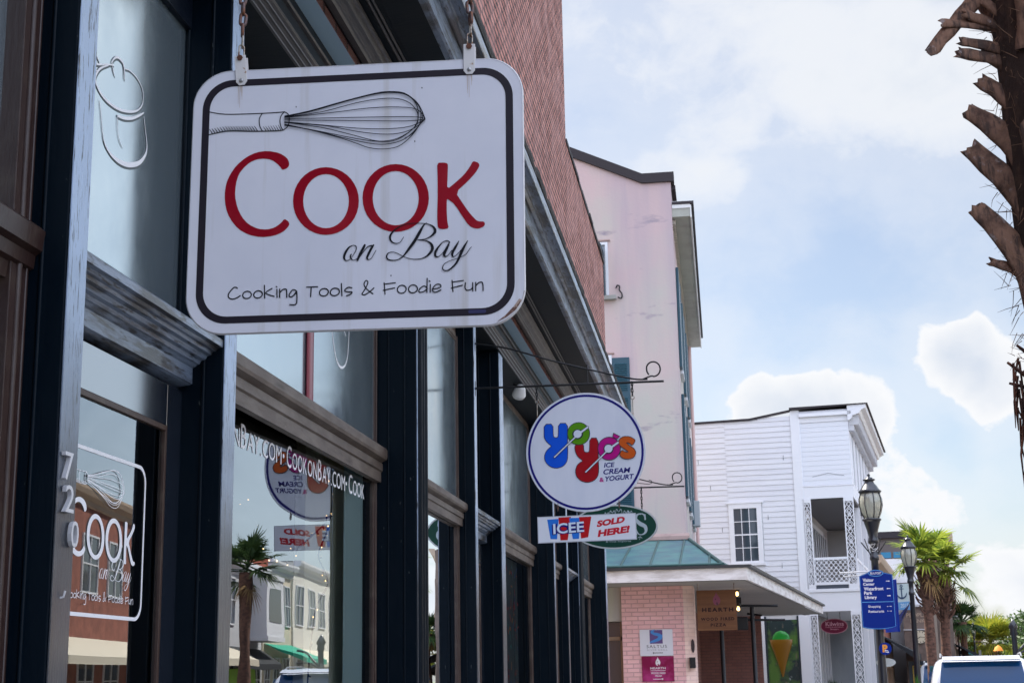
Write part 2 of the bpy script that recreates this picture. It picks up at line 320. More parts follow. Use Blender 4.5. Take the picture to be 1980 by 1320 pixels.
D={"whisk":[[[-4337,2676,28],[-3824,2574,28],[-2990,2552,28],[-2283,2555,28],[-2089,2567,28]],[[-2089,2567,28],[-1981,2489,28],[-1943,2348,28],[-1973,2131,28],[-2111,2010,28]],[[-2089,2567,28],[-2181,2451,28],[-2213,2288,28],[-2173,2104,28],[-2111,2010,28]],[[-2111,2010,31],[-2410,1998,31],[-3045,2017,31],[-3683,2058,31],[-4001,2025,31],[-4311,1967,31]],[[-2742,2540,28],[-2819,2390,28],[-2802,2170,28],[-2720,2013,28]],[[-4282,2137,14],[-4237,2077,21],[-4185,1994,28]],[[-4204,2148,14],[-4159,2088,21],[-4107,2005,28]],[[-4126,2159,14],[-4082,2098,21],[-4029,2016,28]],[[-4049,2170,14],[-4004,2109,21],[-3951,2027,28]],[[-3971,2181,14],[-3926,2120,21],[-3874,2038,28]],[[-3893,2192,14],[-3849,2131,21],[-3796,2049,28]],[[-3815,2203,14],[-3771,2142,21],[-3719,2060,28]],[[-3737,2199,14],[-3693,2139,21],[-3640,2056,28]],[[-3659,2196,14],[-3615,2135,21],[-3562,2052,28]],[[-3581,2192,14],[-3537,2131,21],[-3484,2049,28]],[[-3503,2188,14],[-3459,2128,21],[-3406,2045,28]],[[-3425,2185,14],[-3381,2124,21],[-3329,2041,28]],[[-3347,2181,14],[-3303,2120,21],[-3251,2038,28]],[[-3269,2177,14],[-3225,2117,21],[-3173,2034,28]],[[-3191,2174,14],[-3147,2113,21],[-3095,2030,28]],[[-3113,2170,14],[-3069,2109,21],[-3017,2027,28]],[[-3035,2166,14],[-2991,2106,21],[-2939,2023,28]],[[-2957,2163,14],[-2913,2102,21],[-2862,2019,28]],[[-2695,2136,10],[-2651,2075,17],[-2607,2011,24]],[[-2621,2139,10],[-2577,2075,17],[-2533,2008,24]],[[-2547,2143,10],[-2503,2075,17],[-2459,2004,24]],[[-2473,2147,10],[-2429,2076,17],[-2385,2001,24]],[[-2400,2151,10],[-2355,2076,17],[-2311,1997,24]],[[-2326,2155,10],[-2281,2076,17],[-2237,1994,24]],[[-2252,2158,10],[-2208,2076,17],[-2163,1990,24]],[[-2068,2427,24],[-1367,2540,24],[-319,2799,24],[553,2986,24],[971,3017,24],[1389,2952,24],[1738,2680,24],[1912,2381,24],[2000,2141,24]],[[-2068,2402,24],[-1366,2510,24],[-319,2774,24],[553,2957,24],[1076,2979,24],[1494,2874,24],[1738,2607,24],[1802,2350,24],[1775,2062,24],[1604,1817,24],[1225,1600,24],[811,1529,24],[464,1582,24],[-130,1772,24],[-1006,2030,24],[-2063,2226,24]],[[-2067,2391,24],[-1015,2493,24],[32,2727,24],[729,2810,24],[1217,2786,24],[1565,2634,24],[1757,2388,24],[1796,2205,24],[1741,1955,24],[1432,1681,24],[1087,1527,24],[672,1525,24],[46,1637,24],[-1004,1903,24],[-2062,2164,24]],[[-2067,2372,24],[-664,2462,24],[383,2546,24],[1218,2534,24],[1774,2435,24],[2000,2141,24]],[[-2066,2336,24],[-311,2288,24],[1082,2247,24],[1775,2206,24],[2000,2141,24]],[[-2065,2299,24],[39,2181,24],[1429,2103,24],[2000,2123,24]],[[-2064,2244,24],[-1008,2103,24],[42,1952,24],[946,1891,24],[1603,1943,24],[2000,2123,24]],[[-2063,2219,24],[-832,2062,24],[43,1854,24],[739,1742,24],[1259,1743,24],[1707,1884,24],[2000,2123,24]],[[-2062,2171,24],[-1004,1885,24],[-127,1620,24],[569,1451,24],[1019,1448,24],[1432,1573,24],[1776,1881,24],[1920,2127,24],[1895,2418,24],[1703,2718,24],[1389,2934,24]],[[-2061,2135,24],[-1355,1974,24],[-477,1697,24],[48,1492,24],[397,1350,24],[813,1292,24],[1227,1348,24],[1536,1568,24],[1742,1810,24],[1920,2091,24]],[[-2068,2412,24],[-1367,2525,24],[-319,2788,24],[553,2972,24],[1006,2997,24],[1424,2907,24],[1756,2624,24],[1878,2346,24],[1845,1986,24],[1639,1707,24],[1432,1591,24]]],"C":[[-1912,1024],[-1976,1172],[-2197,1328],[-2547,1411],[-2873,1381],[-3174,1248],[-3451,1014],[-3638,731],[-3738,468],[-3771,136],[-3726,-243],[-3597,-558],[-3349,-876],[-3041,-1063],[-2672,-1154],[-2308,-1125],[-2053,-1026],[-1906,-889],[-1861,-803],[-1893,-714],[-2015,-633],[-2102,-750],[-2292,-885],[-2506,-931],[-2765,-903],[-3050,-756],[-3251,-528],[-3390,-235],[-3466,101],[-3451,456],[-3377,742],[-3230,937],[-3060,1086],[-2867,1167],[-2649,1184],[-2431,1137],[-2254,1006],[-2164,901],[-2108,816],[-1990,849],[-1916,924]],"O1":[[[118,-200],[106,-372],[66,-537],[-1,-691],[-93,-828],[-208,-946],[-341,-1039],[-488,-1106],[-646,-1144],[-810,-1153],[-974,-1132],[-1133,-1081],[-1284,-1002],[-1421,-897],[-1541,-770],[-1639,-625],[-1712,-465],[-1759,-295],[-1777,-121],[-1767,53],[-1728,220],[-1661,376],[-1569,515],[-1453,634],[-1319,729],[-1170,797],[-1010,835],[-845,843],[-679,820],[-518,768],[-367,687],[-230,581],[-111,452],[-15,305],[57,144],[102,-26],[118,-200]],[[-170,-192],[-178,-330],[-205,-462],[-252,-586],[-315,-696],[-394,-790],[-486,-866],[-588,-920],[-698,-951],[-811,-959],[-925,-942],[-1035,-902],[-1140,-840],[-1235,-757],[-1318,-656],[-1386,-539],[-1437,-412],[-1469,-276],[-1482,-137],[-1475,1],[-1448,135],[-1402,259],[-1339,371],[-1259,466],[-1167,543],[-1064,597],[-953,629],[-839,636],[-725,619],[-613,578],[-508,514],[-413,430],[-331,328],[-263,211],[-213,82],[-182,-53],[-170,-192]]],"O2":[[[2111,-193],[2097,-365],[2055,-530],[1987,-684],[1893,-821],[1778,-938],[1644,-1032],[1496,-1098],[1339,-1136],[1175,-1145],[1012,-1124],[853,-1073],[703,-994],[567,-890],[450,-763],[353,-618],[282,-458],[237,-288],[220,-114],[233,59],[273,225],[342,381],[435,520],[551,639],[686,734],[836,801],[996,839],[1160,847],[1326,825],[1486,772],[1636,692],[1771,585],[1888,457],[1983,310],[2053,149],[2096,-20],[2111,-193]],[[1822,-187],[1812,-325],[1783,-457],[1736,-580],[1671,-691],[1592,-785],[1499,-860],[1397,-914],[1287,-945],[1174,-953],[1061,-936],[950,-896],[847,-834],[753,-751],[671,-650],[604,-534],[555,-407],[524,-271],[512,-133],[521,6],[549,139],[596,263],[661,375],[741,470],[834,546],[937,601],[1048,632],[1162,639],[1276,622],[1387,581],[1491,518],[1585,433],[1666,331],[1732,215],[1781,86],[1811,-49],[1822,-187]]],"K":[[2339,829],[2536,830],[2633,800],[2652,735],[2637,374],[2623,34],[2883,243],[3115,453],[3269,667],[3351,824],[3405,826],[3501,788],[3543,715],[3520,636],[3423,480],[3230,268],[2864,-66],[3055,-372],[3246,-668],[3436,-893],[3512,-932],[3665,-942],[3693,-1022],[3654,-1089],[3511,-1142],[3397,-1132],[3245,-1053],[3073,-799],[2844,-413],[2652,-250],[2617,-255],[2614,-622],[2633,-920],[2675,-1100],[2518,-1123],[2393,-1098],[2355,-1008],[2345,-710],[2360,-114],[2353,487]],"bay":[[[-42,-1492,18],[-145,-1546,44],[-237,-1681,66],[-281,-1828,62],[-234,-1919,35],[-140,-1911,18],[-28,-1784,18],[58,-1628,27],[52,-1521,27],[-21,-1487,18]],[[-80,-1750,35],[-100,-1813,40],[-68,-1889,31],[-1,-1923,18],[88,-1880,18]],[[301,-1499,62],[251,-1603,75],[170,-1760,75],[103,-1923,62]],[[140,-1875,18],[262,-1699,22],[385,-1555,31],[499,-1521,44]],[[551,-1509,49],[480,-1623,66],[409,-1769,66],[372,-1878,53],[414,-1921,31],[493,-1888,18],[574,-1754,18],[625,-1660,18]],[[2050,-914,13],[1957,-999,44],[1854,-1187,80],[1711,-1436,84],[1547,-1663,71],[1393,-1859,35],[1259,-1949,27],[1115,-1969,31],[970,-1938,40],[928,-1852,44],[968,-1758,31],[1082,-1730,20],[1217,-1767,20],[1382,-1858,20],[1548,-1928,20],[1754,-1963,24],[1960,-1933,31],[2125,-1823,62],[2217,-1668,84],[2165,-1518,58],[2000,-1426,27],[1793,-1408,20],[2020,-1385,24],[2185,-1306,49],[2288,-1183,80],[2247,-1054,58],[2102,-963,27],[1895,-929,20],[1667,-920,20],[1439,-947,24],[1232,-1035,35],[1067,-1177,53],[1016,-1314,58],[1079,-1444,40],[1204,-1485,27],[1318,-1442,20],[1400,-1307,15]],[[2690,-1495,27],[2618,-1461,27],[2495,-1509,27],[2371,-1653,53],[2293,-1797,71],[2314,-1904,49],[2413,-1897,20],[2536,-1764,18],[2659,-1558,18]],[[2700,-1506,27],[2618,-1683,71],[2544,-1849,75],[2581,-1914,40],[2659,-1875,20],[2762,-1741,18]],[[2957,-1485,22],[2865,-1650,66],[2776,-1816,66],[2790,-1922,40],[2864,-1903,20],[2988,-1782,18],[3111,-1617,18]],[[3204,-1484,22],[3080,-1701,75],[2987,-1908,71],[2885,-2115,58],[2721,-2277,44],[2598,-2325,33],[2505,-2269,31],[2536,-2144,22],[2700,-2045,18],[2946,-1970,18],[3151,-1872,18],[3254,-1728,18],[3312,-1667,15]]],"tag":[[[-3311,-2609,35],[-3352,-2583,35],[-3423,-2595,35],[-3521,-2704,35],[-3568,-2804,35],[-3535,-2887,35],[-3433,-2921,35],[-3312,-2885,35],[-3223,-2827,35]],[[-2908,-2780,35],[-2906,-2826,35],[-2927,-2869,35],[-2969,-2902,35],[-3022,-2916,35],[-3076,-2911,35],[-3120,-2886,35],[-3146,-2846,35],[-3148,-2800,35],[-3127,-2757,35],[-3086,-2724,35],[-3033,-2709,35],[-2979,-2715,35],[-2934,-2740,35],[-2908,-2780,35]],[[-2593,-2776,35],[-2591,-2822,35],[-2612,-2866,35],[-2654,-2898,35],[-2706,-2913,35],[-2760,-2907,35],[-2805,-2882,35],[-2831,-2843,35],[-2833,-2797,35],[-2811,-2753,35],[-2770,-2721,35],[-2717,-2706,35],[-2663,-2712,35],[-2619,-2737,35],[-2593,-2776,35]],[[-2537,-2555,35],[-2519,-2922,35]],[[-2318,-2654,35],[-2497,-2780,35],[-2252,-2881,35]],[[-2176,-2680,35],[-2166,-2914,35]],[[-2198,-2603,35],[-2178,-2616,35]],[[-2096,-2682,35],[-2090,-2917,35]],[[-2093,-2784,35],[-2005,-2696,35],[-1914,-2689,35],[-1894,-2761,35],[-1889,-2924,35]],[[-1619,-2831,35],[-1631,-2740,35],[-1722,-2716,35],[-1810,-2825,35],[-1819,-2896,35],[-1738,-2909,35],[-1640,-2810,35],[-1611,-2750,35],[-1596,-2954,35],[-1613,-3116,35],[-1692,-3147,35],[-1793,-3136,35]],[[-1332,-2648,35],[-1021,-2649,35]],[[-1201,-2653,35],[-1212,-2927,35]],[[-715,-2780,35],[-713,-2828,35],[-736,-2872,35],[-778,-2906,35],[-832,-2921,35],[-888,-2915,35],[-933,-2889,35],[-959,-2848,35],[-961,-2801,35],[-939,-2756,35],[-896,-2722,35],[-842,-2707,35],[-787,-2713,35],[-742,-2739,35],[-715,-2780,35]],[[-402,-2780,35],[-400,-2827,35],[-423,-2872,35],[-468,-2906,35],[-523,-2922,35],[-580,-2916,35],[-626,-2891,35],[-653,-2850,35],[-654,-2802,35],[-631,-2757,35],[-587,-2723,35],[-531,-2708,35],[-474,-2713,35],[-428,-2739,35],[-402,-2780,35]],[[-347,-2582,35],[-325,-2933,35]],[[-49,-2714,35],[-159,-2700,35],[-254,-2788,35],[-157,-2828,35],[-37,-2836,35],[-96,-2905,35],[-196,-2938,35]],[[546,-2902,33],[459,-2841,33],[343,-2730,33],[294,-2630,33],[321,-2543,33],[369,-2520,33],[402,-2576,33],[362,-2691,33],[286,-2825,33],[239,-2901,33],[307,-2927,33],[421,-2869,33],[516,-2794,33],[573,-2738,33]],[[859,-2602,33],[891,-2924,33]],[[869,-2641,33],[1175,-2613,33]],[[842,-2815,33],[1157,-2758,33]],[[1478,-2771,33],[1480,-2821,33],[1459,-2868,33],[1417,-2903,33],[1364,-2918,33],[1309,-2910,33],[1264,-2882,33],[1238,-2838,33],[1235,-2787,33],[1257,-2740,33],[1298,-2706,33],[1352,-2691,33],[1406,-2698,33],[1451,-2727,33],[1478,-2771,33]],[[1792,-2772,33],[1795,-2823,33],[1773,-2870,33],[1731,-2904,33],[1678,-2919,33],[1624,-2912,33],[1579,-2883,33],[1552,-2839,33],[1550,-2789,33],[1572,-2742,33],[1613,-2707,33],[1667,-2692,33],[1721,-2700,33],[1766,-2728,33],[1792,-2772,33]],[[2063,-2790,33],[1986,-2733,33],[1891,-2784,33],[1835,-2860,33],[1873,-2910,33],[1987,-2885,33],[2072,-2810,33]],[[2068,-2518,33],[2063,-2916,33]],[[2158,-2696,33],[2154,-2920,33]],[[2123,-2594,33],[2150,-2611,33]],[[2215,-2834,33],[2329,-2819,33],[2452,-2775,33],[2424,-2706,33],[2329,-2703,33],[2234,-2796,33],[2224,-2883,33],[2310,-2925,33],[2452,-2862,33]],[[2762,-2601,33],[2788,-2922,33]],[[2775,-2650,33],[3078,-2617,33]],[[2746,-2818,33],[3050,-2751,33]],[[3135,-2683,33],[3125,-2828,33],[3182,-2897,33],[3295,-2872,33],[3333,-2816,33]],[[3338,-2690,33],[3342,-2922,33]],[[3423,-2683,33],[3422,-2916,33]],[[3422,-2780,33],[3504,-2696,33],[3599,-2686,33],[3626,-2787,33],[3626,-2923,33]]],"yb":[[-3062,2193],[-2378,2191],[-2400,1266],[-2279,1150],[-2103,1143],[-2011,1250],[-1988,2220],[-1288,2209],[-1325,1134],[-1338,-370],[-1445,-762],[-1760,-1059],[-2225,-1165],[-2684,-1025],[-3029,-659],[-3108,-258],[-2967,135],[-2740,369],[-2516,516],[-2863,796],[-3055,1114],[-3082,1293]],"yr":[[-705,578],[-133,599],[-126,69],[-20,-45],[200,-54],[290,53],[341,1023],[968,1007],[931,-500],[945,-1466],[844,-1900],[530,-2195],[46,-2317],[-430,-2160],[-748,-1799],[-803,-1402],[-683,-1011],[-458,-800],[-213,-677],[-599,-354],[-765,5],[-807,405]],"yg":[[[350,1342],[324,1155],[257,980],[153,825],[17,697],[-144,603],[-322,548],[-509,534],[-694,563],[-869,632],[-1025,738],[-1154,877],[-1249,1040],[-1306,1221],[-1322,1409],[-1297,1596],[-1230,1772],[-1126,1928],[-989,2056],[-828,2150],[-649,2205],[-462,2219],[-276,2190],[-101,2120],[55,2013],[183,1874],[278,1710],[335,1530],[350,1342]],[[-174,1332],[-185,1255],[-215,1183],[-262,1120],[-324,1067],[-397,1029],[-477,1007],[-562,1001],[-646,1013],[-725,1042],[-796,1086],[-854,1143],[-897,1211],[-923,1285],[-931,1362],[-919,1439],[-889,1511],[-842,1575],[-781,1627],[-708,1665],[-627,1688],[-543,1693],[-459,1681],[-379,1652],[-309,1608],[-250,1551],[-207,1483],[-181,1409],[-174,1332]]],"ym":[[[2598,131],[2571,-59],[2503,-238],[2398,-396],[2261,-526],[2099,-622],[1920,-679],[1733,-693],[1548,-665],[1373,-595],[1217,-487],[1088,-346],[993,-180],[937,4],[922,196],[948,386],[1016,566],[1121,725],[1259,856],[1421,952],[1601,1008],[1788,1023],[1975,994],[2150,923],[2305,814],[2433,673],[2528,506],[2584,322],[2598,131]],[[2066,138],[2054,60],[2026,-13],[1982,-78],[1925,-132],[1858,-171],[1783,-194],[1705,-200],[1628,-188],[1555,-159],[1490,-115],[1437,-57],[1397,11],[1373,87],[1367,165],[1378,243],[1407,317],[1450,382],[1508,436],[1575,475],[1650,498],[1728,504],[1805,492],[1878,463],[1943,419],[1997,361],[2036,292],[2060,217],[2066,138]]],"ya":[[2126,1305],[2598,1043],[2373,853],[2051,1021]],"ys":[[3742,689],[3489,303],[3278,509],[3019,585],[3272,333],[3612,100],[3753,-213],[3589,-557],[3236,-684],[2803,-637],[2486,-362],[2696,48],[2907,-136],[3211,-170],[2957,38],[2574,317],[2452,586],[2548,846],[2860,1033],[3296,1015],[3595,849]],"yslit":[[[210,1818],[-509,1323]],[[-509,1323],[-2324,-323]],[[2430,578],[1760,128]],[[1760,128],[-18,-1518]]],"ydisc":[[-552,1347],[1717,152]],"yt":[[1323,-1239],[2130,-1225],[1263,-1762],[3285,-1779],[1378,-2269],[3528,-2237],[963,-2298],[1290,-2300]],"ic":[[[-2908,742],[-2052,764],[-2220,-728],[-2703,-689]],[[-2068,861],[-1136,879],[-1430,-817],[-1971,-814]],[[-1274,797],[-462,782],[-597,-755],[-1060,-755]],[[-537,835],[371,835],[81,-668],[-442,-742]]],"ict":[[-2479,-391],[-195,-331],[-2452,415],[744,32],[2828,233],[765,549],[773,-676],[3163,-392],[796,-104]],"icc":[[-3542,1001],[3684,943],[3613,-1000],[-3622,-921]],"pan":[[[42450,37080,44],[42780,36810,44],[43280,36580,38],[43750,36290,38]],[[42530,36350,44],[42890,36180,57],[43250,36080,70],[43530,35920,82]],[[43240,36120,44],[43590,36170,70],[43930,36310,57]],[[43890,36280,44],[44370,36500,57],[44860,36680,44]],[[45780,36940,32],[46310,37080,38],[46910,37060,38],[47390,36880,38],[47550,36600,38],[47450,36230,51],[47030,35870,70],[46360,35570,89],[45520,35320,95],[44690,35220,95],[44050,35260,89],[43630,35420,76],[43490,35630,70],[43620,35920,95],[43940,36200,70],[44460,36500,38]],[[44990,36340,32],[44820,36550,44],[44750,36760,57],[45050,37050,82],[45420,37130,89],[45730,37020,70],[45820,36560,38]],[[43870,35030,25],[44010,34710,32],[44220,34090,38],[44440,33700,57],[44960,33500,101],[45710,33490,159],[46560,33670,178],[47410,34050,165],[47930,34530,114],[48040,34940,63],[47840,35450,44],[47660,35890,32]],[[45400,35040,82],[45920,35160,108],[46580,35410,114],[47240,35770,89],[47630,36020,44]],[[45380,35010,32],[45420,34620,25],[45580,34280,25],[45880,34090,19]]]}
def I4(p): return tuple(v*1e-4 for v in p)
def IP(l): return [I4(p) for p in l]
# ---------------------------------------------------------------- shared materials
PAINT=mat('blue_black_paint',(.0008,.0050,.0105),.42,bump=((55,55,7),.5,.003),spec=.12,speck=((30,30,6),.36,.55),chips=((38,38,10),.70,(.07,.08,.08)))
FACEP=mat('worn_face_paint_sky_sheen',(.028,.036,.052),.3,bump=((90,90,8),1.0,.006),spec=.6,coat=.4,coat_ior=1.6,var=((7,7,1.2),(.012,.016,.025),.45,.75),chips=((45,45,9),.70,(.004,.006,.01)))
def sky_sheen_by_height(m,z0,z1,pale):
    """sky reflection painted in: base colour pale and cracked above a height, dark below"""
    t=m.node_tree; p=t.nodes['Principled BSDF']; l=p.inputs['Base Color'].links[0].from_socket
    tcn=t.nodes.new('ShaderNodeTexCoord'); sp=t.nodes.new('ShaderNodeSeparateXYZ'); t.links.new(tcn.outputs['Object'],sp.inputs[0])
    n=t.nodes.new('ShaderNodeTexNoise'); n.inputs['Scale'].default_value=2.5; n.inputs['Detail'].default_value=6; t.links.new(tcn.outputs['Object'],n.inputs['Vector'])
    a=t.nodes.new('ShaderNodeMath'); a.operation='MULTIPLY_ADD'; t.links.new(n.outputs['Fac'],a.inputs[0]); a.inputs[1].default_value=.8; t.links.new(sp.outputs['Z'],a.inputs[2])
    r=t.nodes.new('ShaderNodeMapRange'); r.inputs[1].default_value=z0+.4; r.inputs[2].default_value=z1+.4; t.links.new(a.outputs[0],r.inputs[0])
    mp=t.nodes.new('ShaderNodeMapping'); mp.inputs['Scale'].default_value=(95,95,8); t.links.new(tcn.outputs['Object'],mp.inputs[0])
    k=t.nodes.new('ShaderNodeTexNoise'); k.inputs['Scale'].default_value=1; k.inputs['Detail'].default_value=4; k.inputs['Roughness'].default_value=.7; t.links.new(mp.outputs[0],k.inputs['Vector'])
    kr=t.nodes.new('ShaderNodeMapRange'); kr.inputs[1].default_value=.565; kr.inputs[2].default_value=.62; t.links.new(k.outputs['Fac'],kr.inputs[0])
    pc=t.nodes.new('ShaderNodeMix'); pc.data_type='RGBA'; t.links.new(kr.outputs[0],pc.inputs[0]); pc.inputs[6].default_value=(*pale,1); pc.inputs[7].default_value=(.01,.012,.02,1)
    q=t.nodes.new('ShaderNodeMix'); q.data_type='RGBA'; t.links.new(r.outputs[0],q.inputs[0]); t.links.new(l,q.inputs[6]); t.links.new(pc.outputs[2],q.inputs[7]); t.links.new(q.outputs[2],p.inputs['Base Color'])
sky_sheen_by_height(FACEP,2.1,2.75,(.33,.43,.60))  # pale upper posts: sky reflection painted into the base colour
PAINT_H=mat('blue_black_paint_long',(.003,.006,.013),.4,bump=((55,7,55),.6,.0025),spec=.3,speck=((30,5,30),.26,.5),chips=((30,12,38),.72,(.06,.055,.05)))
SOFF=mat('soffit_paint',(.002,.007,.013),.6,bump=((9,40,9),.4,.003),spec=.2,var=((2,2,2),(.008,.010,.013),.4,.75))
MOULD=mat('dusty_moulding_paint',(.030,.027,.030),.45,bump=((40,6,40),.8,.003),spec=.6,var=((6,6,6),(.075,.062,.060),.45,.75),chips=((18,9,30),.70,(.005,.005,.006)))
MOULDL=mat('pale_weathered_moulding',(.17,.22,.31),.35,bump=((60,8,60),1,.006),spec=.8,coat=.3,var=[((3,3,24),(.03,.028,.03),.46,.60),((60,9,60),(.008,.008,.012),.55,.63)],chips=((14,10,30),.69,(.02,.018,.016)))
BROWN=mat('brown_window_paint',(.050,.027,.021),.45,bump=((50,50,8),.7,.003),spec=.5,var=((9,9,9),(.10,.075,.055),.5,.8))
BROWNB=mat('brown_sill_paint',(.085,.062,.050),.55,bump=((40,7,40),.8,.004),var=[((10,4,10),(.16,.13,.11),.42,.75),((5,3,20),(.03,.022,.018),.55,.75)],chips=((30,14,30),.71,(.25,.2,.15)))
FROST=film_mat('frosted_film_glass',(.13,.165,.19))
GLASS=glass_mat('window_glass',1.6,tint=(.92,.96,.95))
GLASS2=glass_mat('door_glass',1.6,tint=(.9,.94,.93),wav=.0003)
FARGLASS=mat('far_window_glass',(.03,.045,.06),.06,spec=1.0,coat=.6)
REDBAR=mat('crimson_painted_strip',(.20,.012,.03),.3)
WHITE_V=mat('white_vinyl',(.80,.80,.84),.5)
GREYLINE=mat('grey_vinyl_edge',(.10,.12,.13),.5)
BLACK_V=mat('black_vinyl',(.010,.011,.016),.35)
IRON=mat('black_iron',(.012,.012,.014),.45,metal=.3,bump=((60,60,60),.4,.001))
RUST=mat('rusty_galvanised_chain',(.12,.085,.085),.5,metal=.75,var=((70,70,70),(.17,.065,.03),.45,.65),bump=((90,90,90),.6,.001))
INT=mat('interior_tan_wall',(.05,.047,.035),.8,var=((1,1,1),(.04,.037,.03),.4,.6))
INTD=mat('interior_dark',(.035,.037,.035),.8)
# ---------------------------------------------------------------- storefront building
SB=thing('storefront_building','long black-painted wooden shopfront with brown-framed windows under a red brick upper wall','building',(0,0,0))
def pilaster(y0,y1,z1=4.30,flutes=False,left=True):
    m=MB(); m.box(-.32,0,y0,y1,0,z1)
    p=m.build('pilaster',PAINT,SB,bevel=.006)
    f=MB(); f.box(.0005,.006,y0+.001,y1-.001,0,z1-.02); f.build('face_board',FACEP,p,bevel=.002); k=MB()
    for x in (-.075,-.175): k.tube([(x,y0-.001,0),(x,y0-.001,z1-.02)],.007,6)      # beads down the side face
    k.build('bead',PAINT,p)
    if flutes:
        q=MB(); w_=(y1-y0)
        for c in (.17,.5,.83): q.tube([(0,y0+w_*c,0),(0,y0+w_*c,z1)],w_*.13,8)
        q.build('fluting',PAINT,p)
    return p
PIL=[(3.81,3.93),(5.153,5.285),(8.67,8.905),(10.79,10.885),(12.08,12.28),(15.90,15.99),(17.23,17.34),(18.60,18.93),(22.90,23.14),(-.35,-.12),(-2.6,-2.4),(-6,-5.7),(-14,-13.8)]
PILO=[pilaster(a,b,flutes=(i==2 or i==7)) for i,(a,b) in enumerate(PIL)]
def sill_bar(parent,y0,y1,zb=2.755,zt=2.96,x=-.195,m=None):
    b=MB(); d=zt-zb
    b.prof_y([(x-.06,zb),(x-.022,zb),(x-.022,zb+d*.30),(x-.012,zb+d*.34),(x-.012,zb+d*.55),(x-.02,zb+d*.58),(x+.012,zb+d*.66),(x+.018,zb+d*.74),(x+.018,zb+d*.93),(x+.008,zt),(x-.06,zt+.012)],y0,y1)
    return b.build('sill_bar',m or BROWNB,parent)
def frame_side(parent,y0,y1,z0,z1,x0=-.245,x1=-.185,inner=True,m=None):
    b=MB(); b.box(x0,x1,y0,y1,z0,z1)
    b.tube([(x1,(y0*.3+y1*.7),z0),(x1,(y0*.3+y1*.7),z1)],.008,6)
    b.build('frame',m or BROWN,parent,bevel=.003)
def window_bay(y0,y1,ztop=4.12,xg=-.262,zb=2.755,zt=2.96,skew=0):
    w_=tag(bpy.data.objects.new('window',None)); COL.objects.link(w_); w_.parent=SB
    fw=.055
    for a,c in ((y0+.001,y0+fw),(y1-fw,y1-.001)): frame_side(w_,a,c,.5,ztop+.04,xg-.04,xg+.014)
    h=MB(); h.box(xg-.04,xg+.014,y0+fw,y1-fw,ztop,ztop+.06); h.tube([(xg+.014,y0+fw,ztop+.02),(xg+.014,y1-fw,ztop+.02)],.008,6); h.box(xg-.04,xg+.002,y0+.001,y1-.001,ztop+.061,4.30); h.build('head_frame',BROWNB,w_,bevel=.003)
    sill_bar(w_,y0+.004,y1-.004,zb,zt,xg+.066)
    s=MB(); s.box(xg-.04,xg+.09,y0+.002,y1-.002,.42,.5); s.build('sill',BROWNB,w_)
    g=MB(); g.quad((xg-skew,y0+fw,.5),(xg,y1-fw,.5),(xg,y1-fw,zb+.01),(xg-skew,y0+fw,zb+.01)); g.build('pane',GLASS,w_)
    g=MB(); g.box(xg+.001,xg+.007,y0+fw,y1-fw,zt-.01,ztop); g.build('frosted_pane',FROST,w_)
    b=MB(); b.box(-.32,-.06,y0+.001,y1-.001,.0,.42); b.build('stall_riser',PAINT_H,w_,bevel=.004)
    return w_
def door_bay(y0,y1,ztop=4.10,left_hinge=True,film=FROST):
    d=bpy.data.objects.new('door',None); COL.objects.link(d); d.parent=SB
    # moulded transom bar carried across the recess
    b=MB(); b.prof_y([(-.245,2.66),(-.13,2.675),(-.118,2.68),(-.118,2.738),(-.110,2.742),(-.100,2.75),(-.092,2.752),(-.086,2.764),(-.070,2.768),(-.062,2.782),(-.046,2.786),(-.042,2.797),(-.030,2.799),(-.022,2.808),(-.004,2.812),(-.002,2.838),(-.010,2.846),(-.18,2.86),(-.245,2.862)],y0+.001,y1-.001); b.build('transom_bar',MOULDL,d)
    g=MB(); g.box(-.196,-.190,y0,y1,2.86,ztop); g.build('frosted_pane',film,d)
    h=MB(); h.box(-.245,-.165,y0,y1,ztop,4.3); h.build('head_board',PAINT_H,d)
    s=MB(); t=.145; s.box(-.20,-.156,y0,y0+t,0,2.655); s.box(-.20,-.156,y1-t,y1,0,2.655); s.box(-.20,-.156,y0+t,y1-t,2.50,2.655); s.box(-.20,-.156,y0+t,y1-t,0,.30); s.build('leaf_frame',mat('door_paint',(.012,.017,.028),.2,bump=((40,8,40),.15,.001),spec=1.0,coat=1.0,coat_ior=2.5),d,bevel=.003)
    s=MB()
    for (a,c,e,f) in ((y0+t,y1-t,2.48,2.50),(y0+t,y1-t,.3,.32),(y0+t,y0+t+.018,.32,2.48),(y1-t-.018,y1-t,.32,2.48)): s.box(-.17,-.152,a,c,e,f)
    s.build('glazing_bead',BROWN,d,bevel=.002)
    g=MB(); g.quad((-.163,y0+t+.018,.32),(-.163,y1-t-.018,.32),(-.163,y1-t-.018,2.48),(-.163,y0+t+.018,2.48)); g.build('pane',GLASS2,d)
    hd=MB(); hd.tube([(-.16,y1-.09,.95),(-.11,y1-.09,.98),(-.11,y1-.09,1.22),(-.16,y1-.09,1.25)],.009,8); hd.build('handle',mat('brass',(.5,.33,.12),.3,metal=1),d)
    return d
DOOR1=door_bay(3.93,5.153,4.10)
WIN2=window_bay(5.285,8.67,4.12,skew=.095)
WIN3=window_bay(8.905,10.79,4.09,xg=-.137,zb=2.69,zt=2.86)
DOOR2=door_bay(10.885,12.08,4.25,film=mat('dark_transom_glass',(.02,.03,.035),.15,spec=.8))
WIN5=window_bay(12.28,15.90,4.25)
WIN6=window_bay(15.99,17.23,4.12,xg=-.137,zb=2.69,zt=2.86)
DOOR3=door_bay(17.34,18.60,4.25,film=MATS['dark_transom_glass'])
WIN8=window_bay(18.93,22.90,4.2)
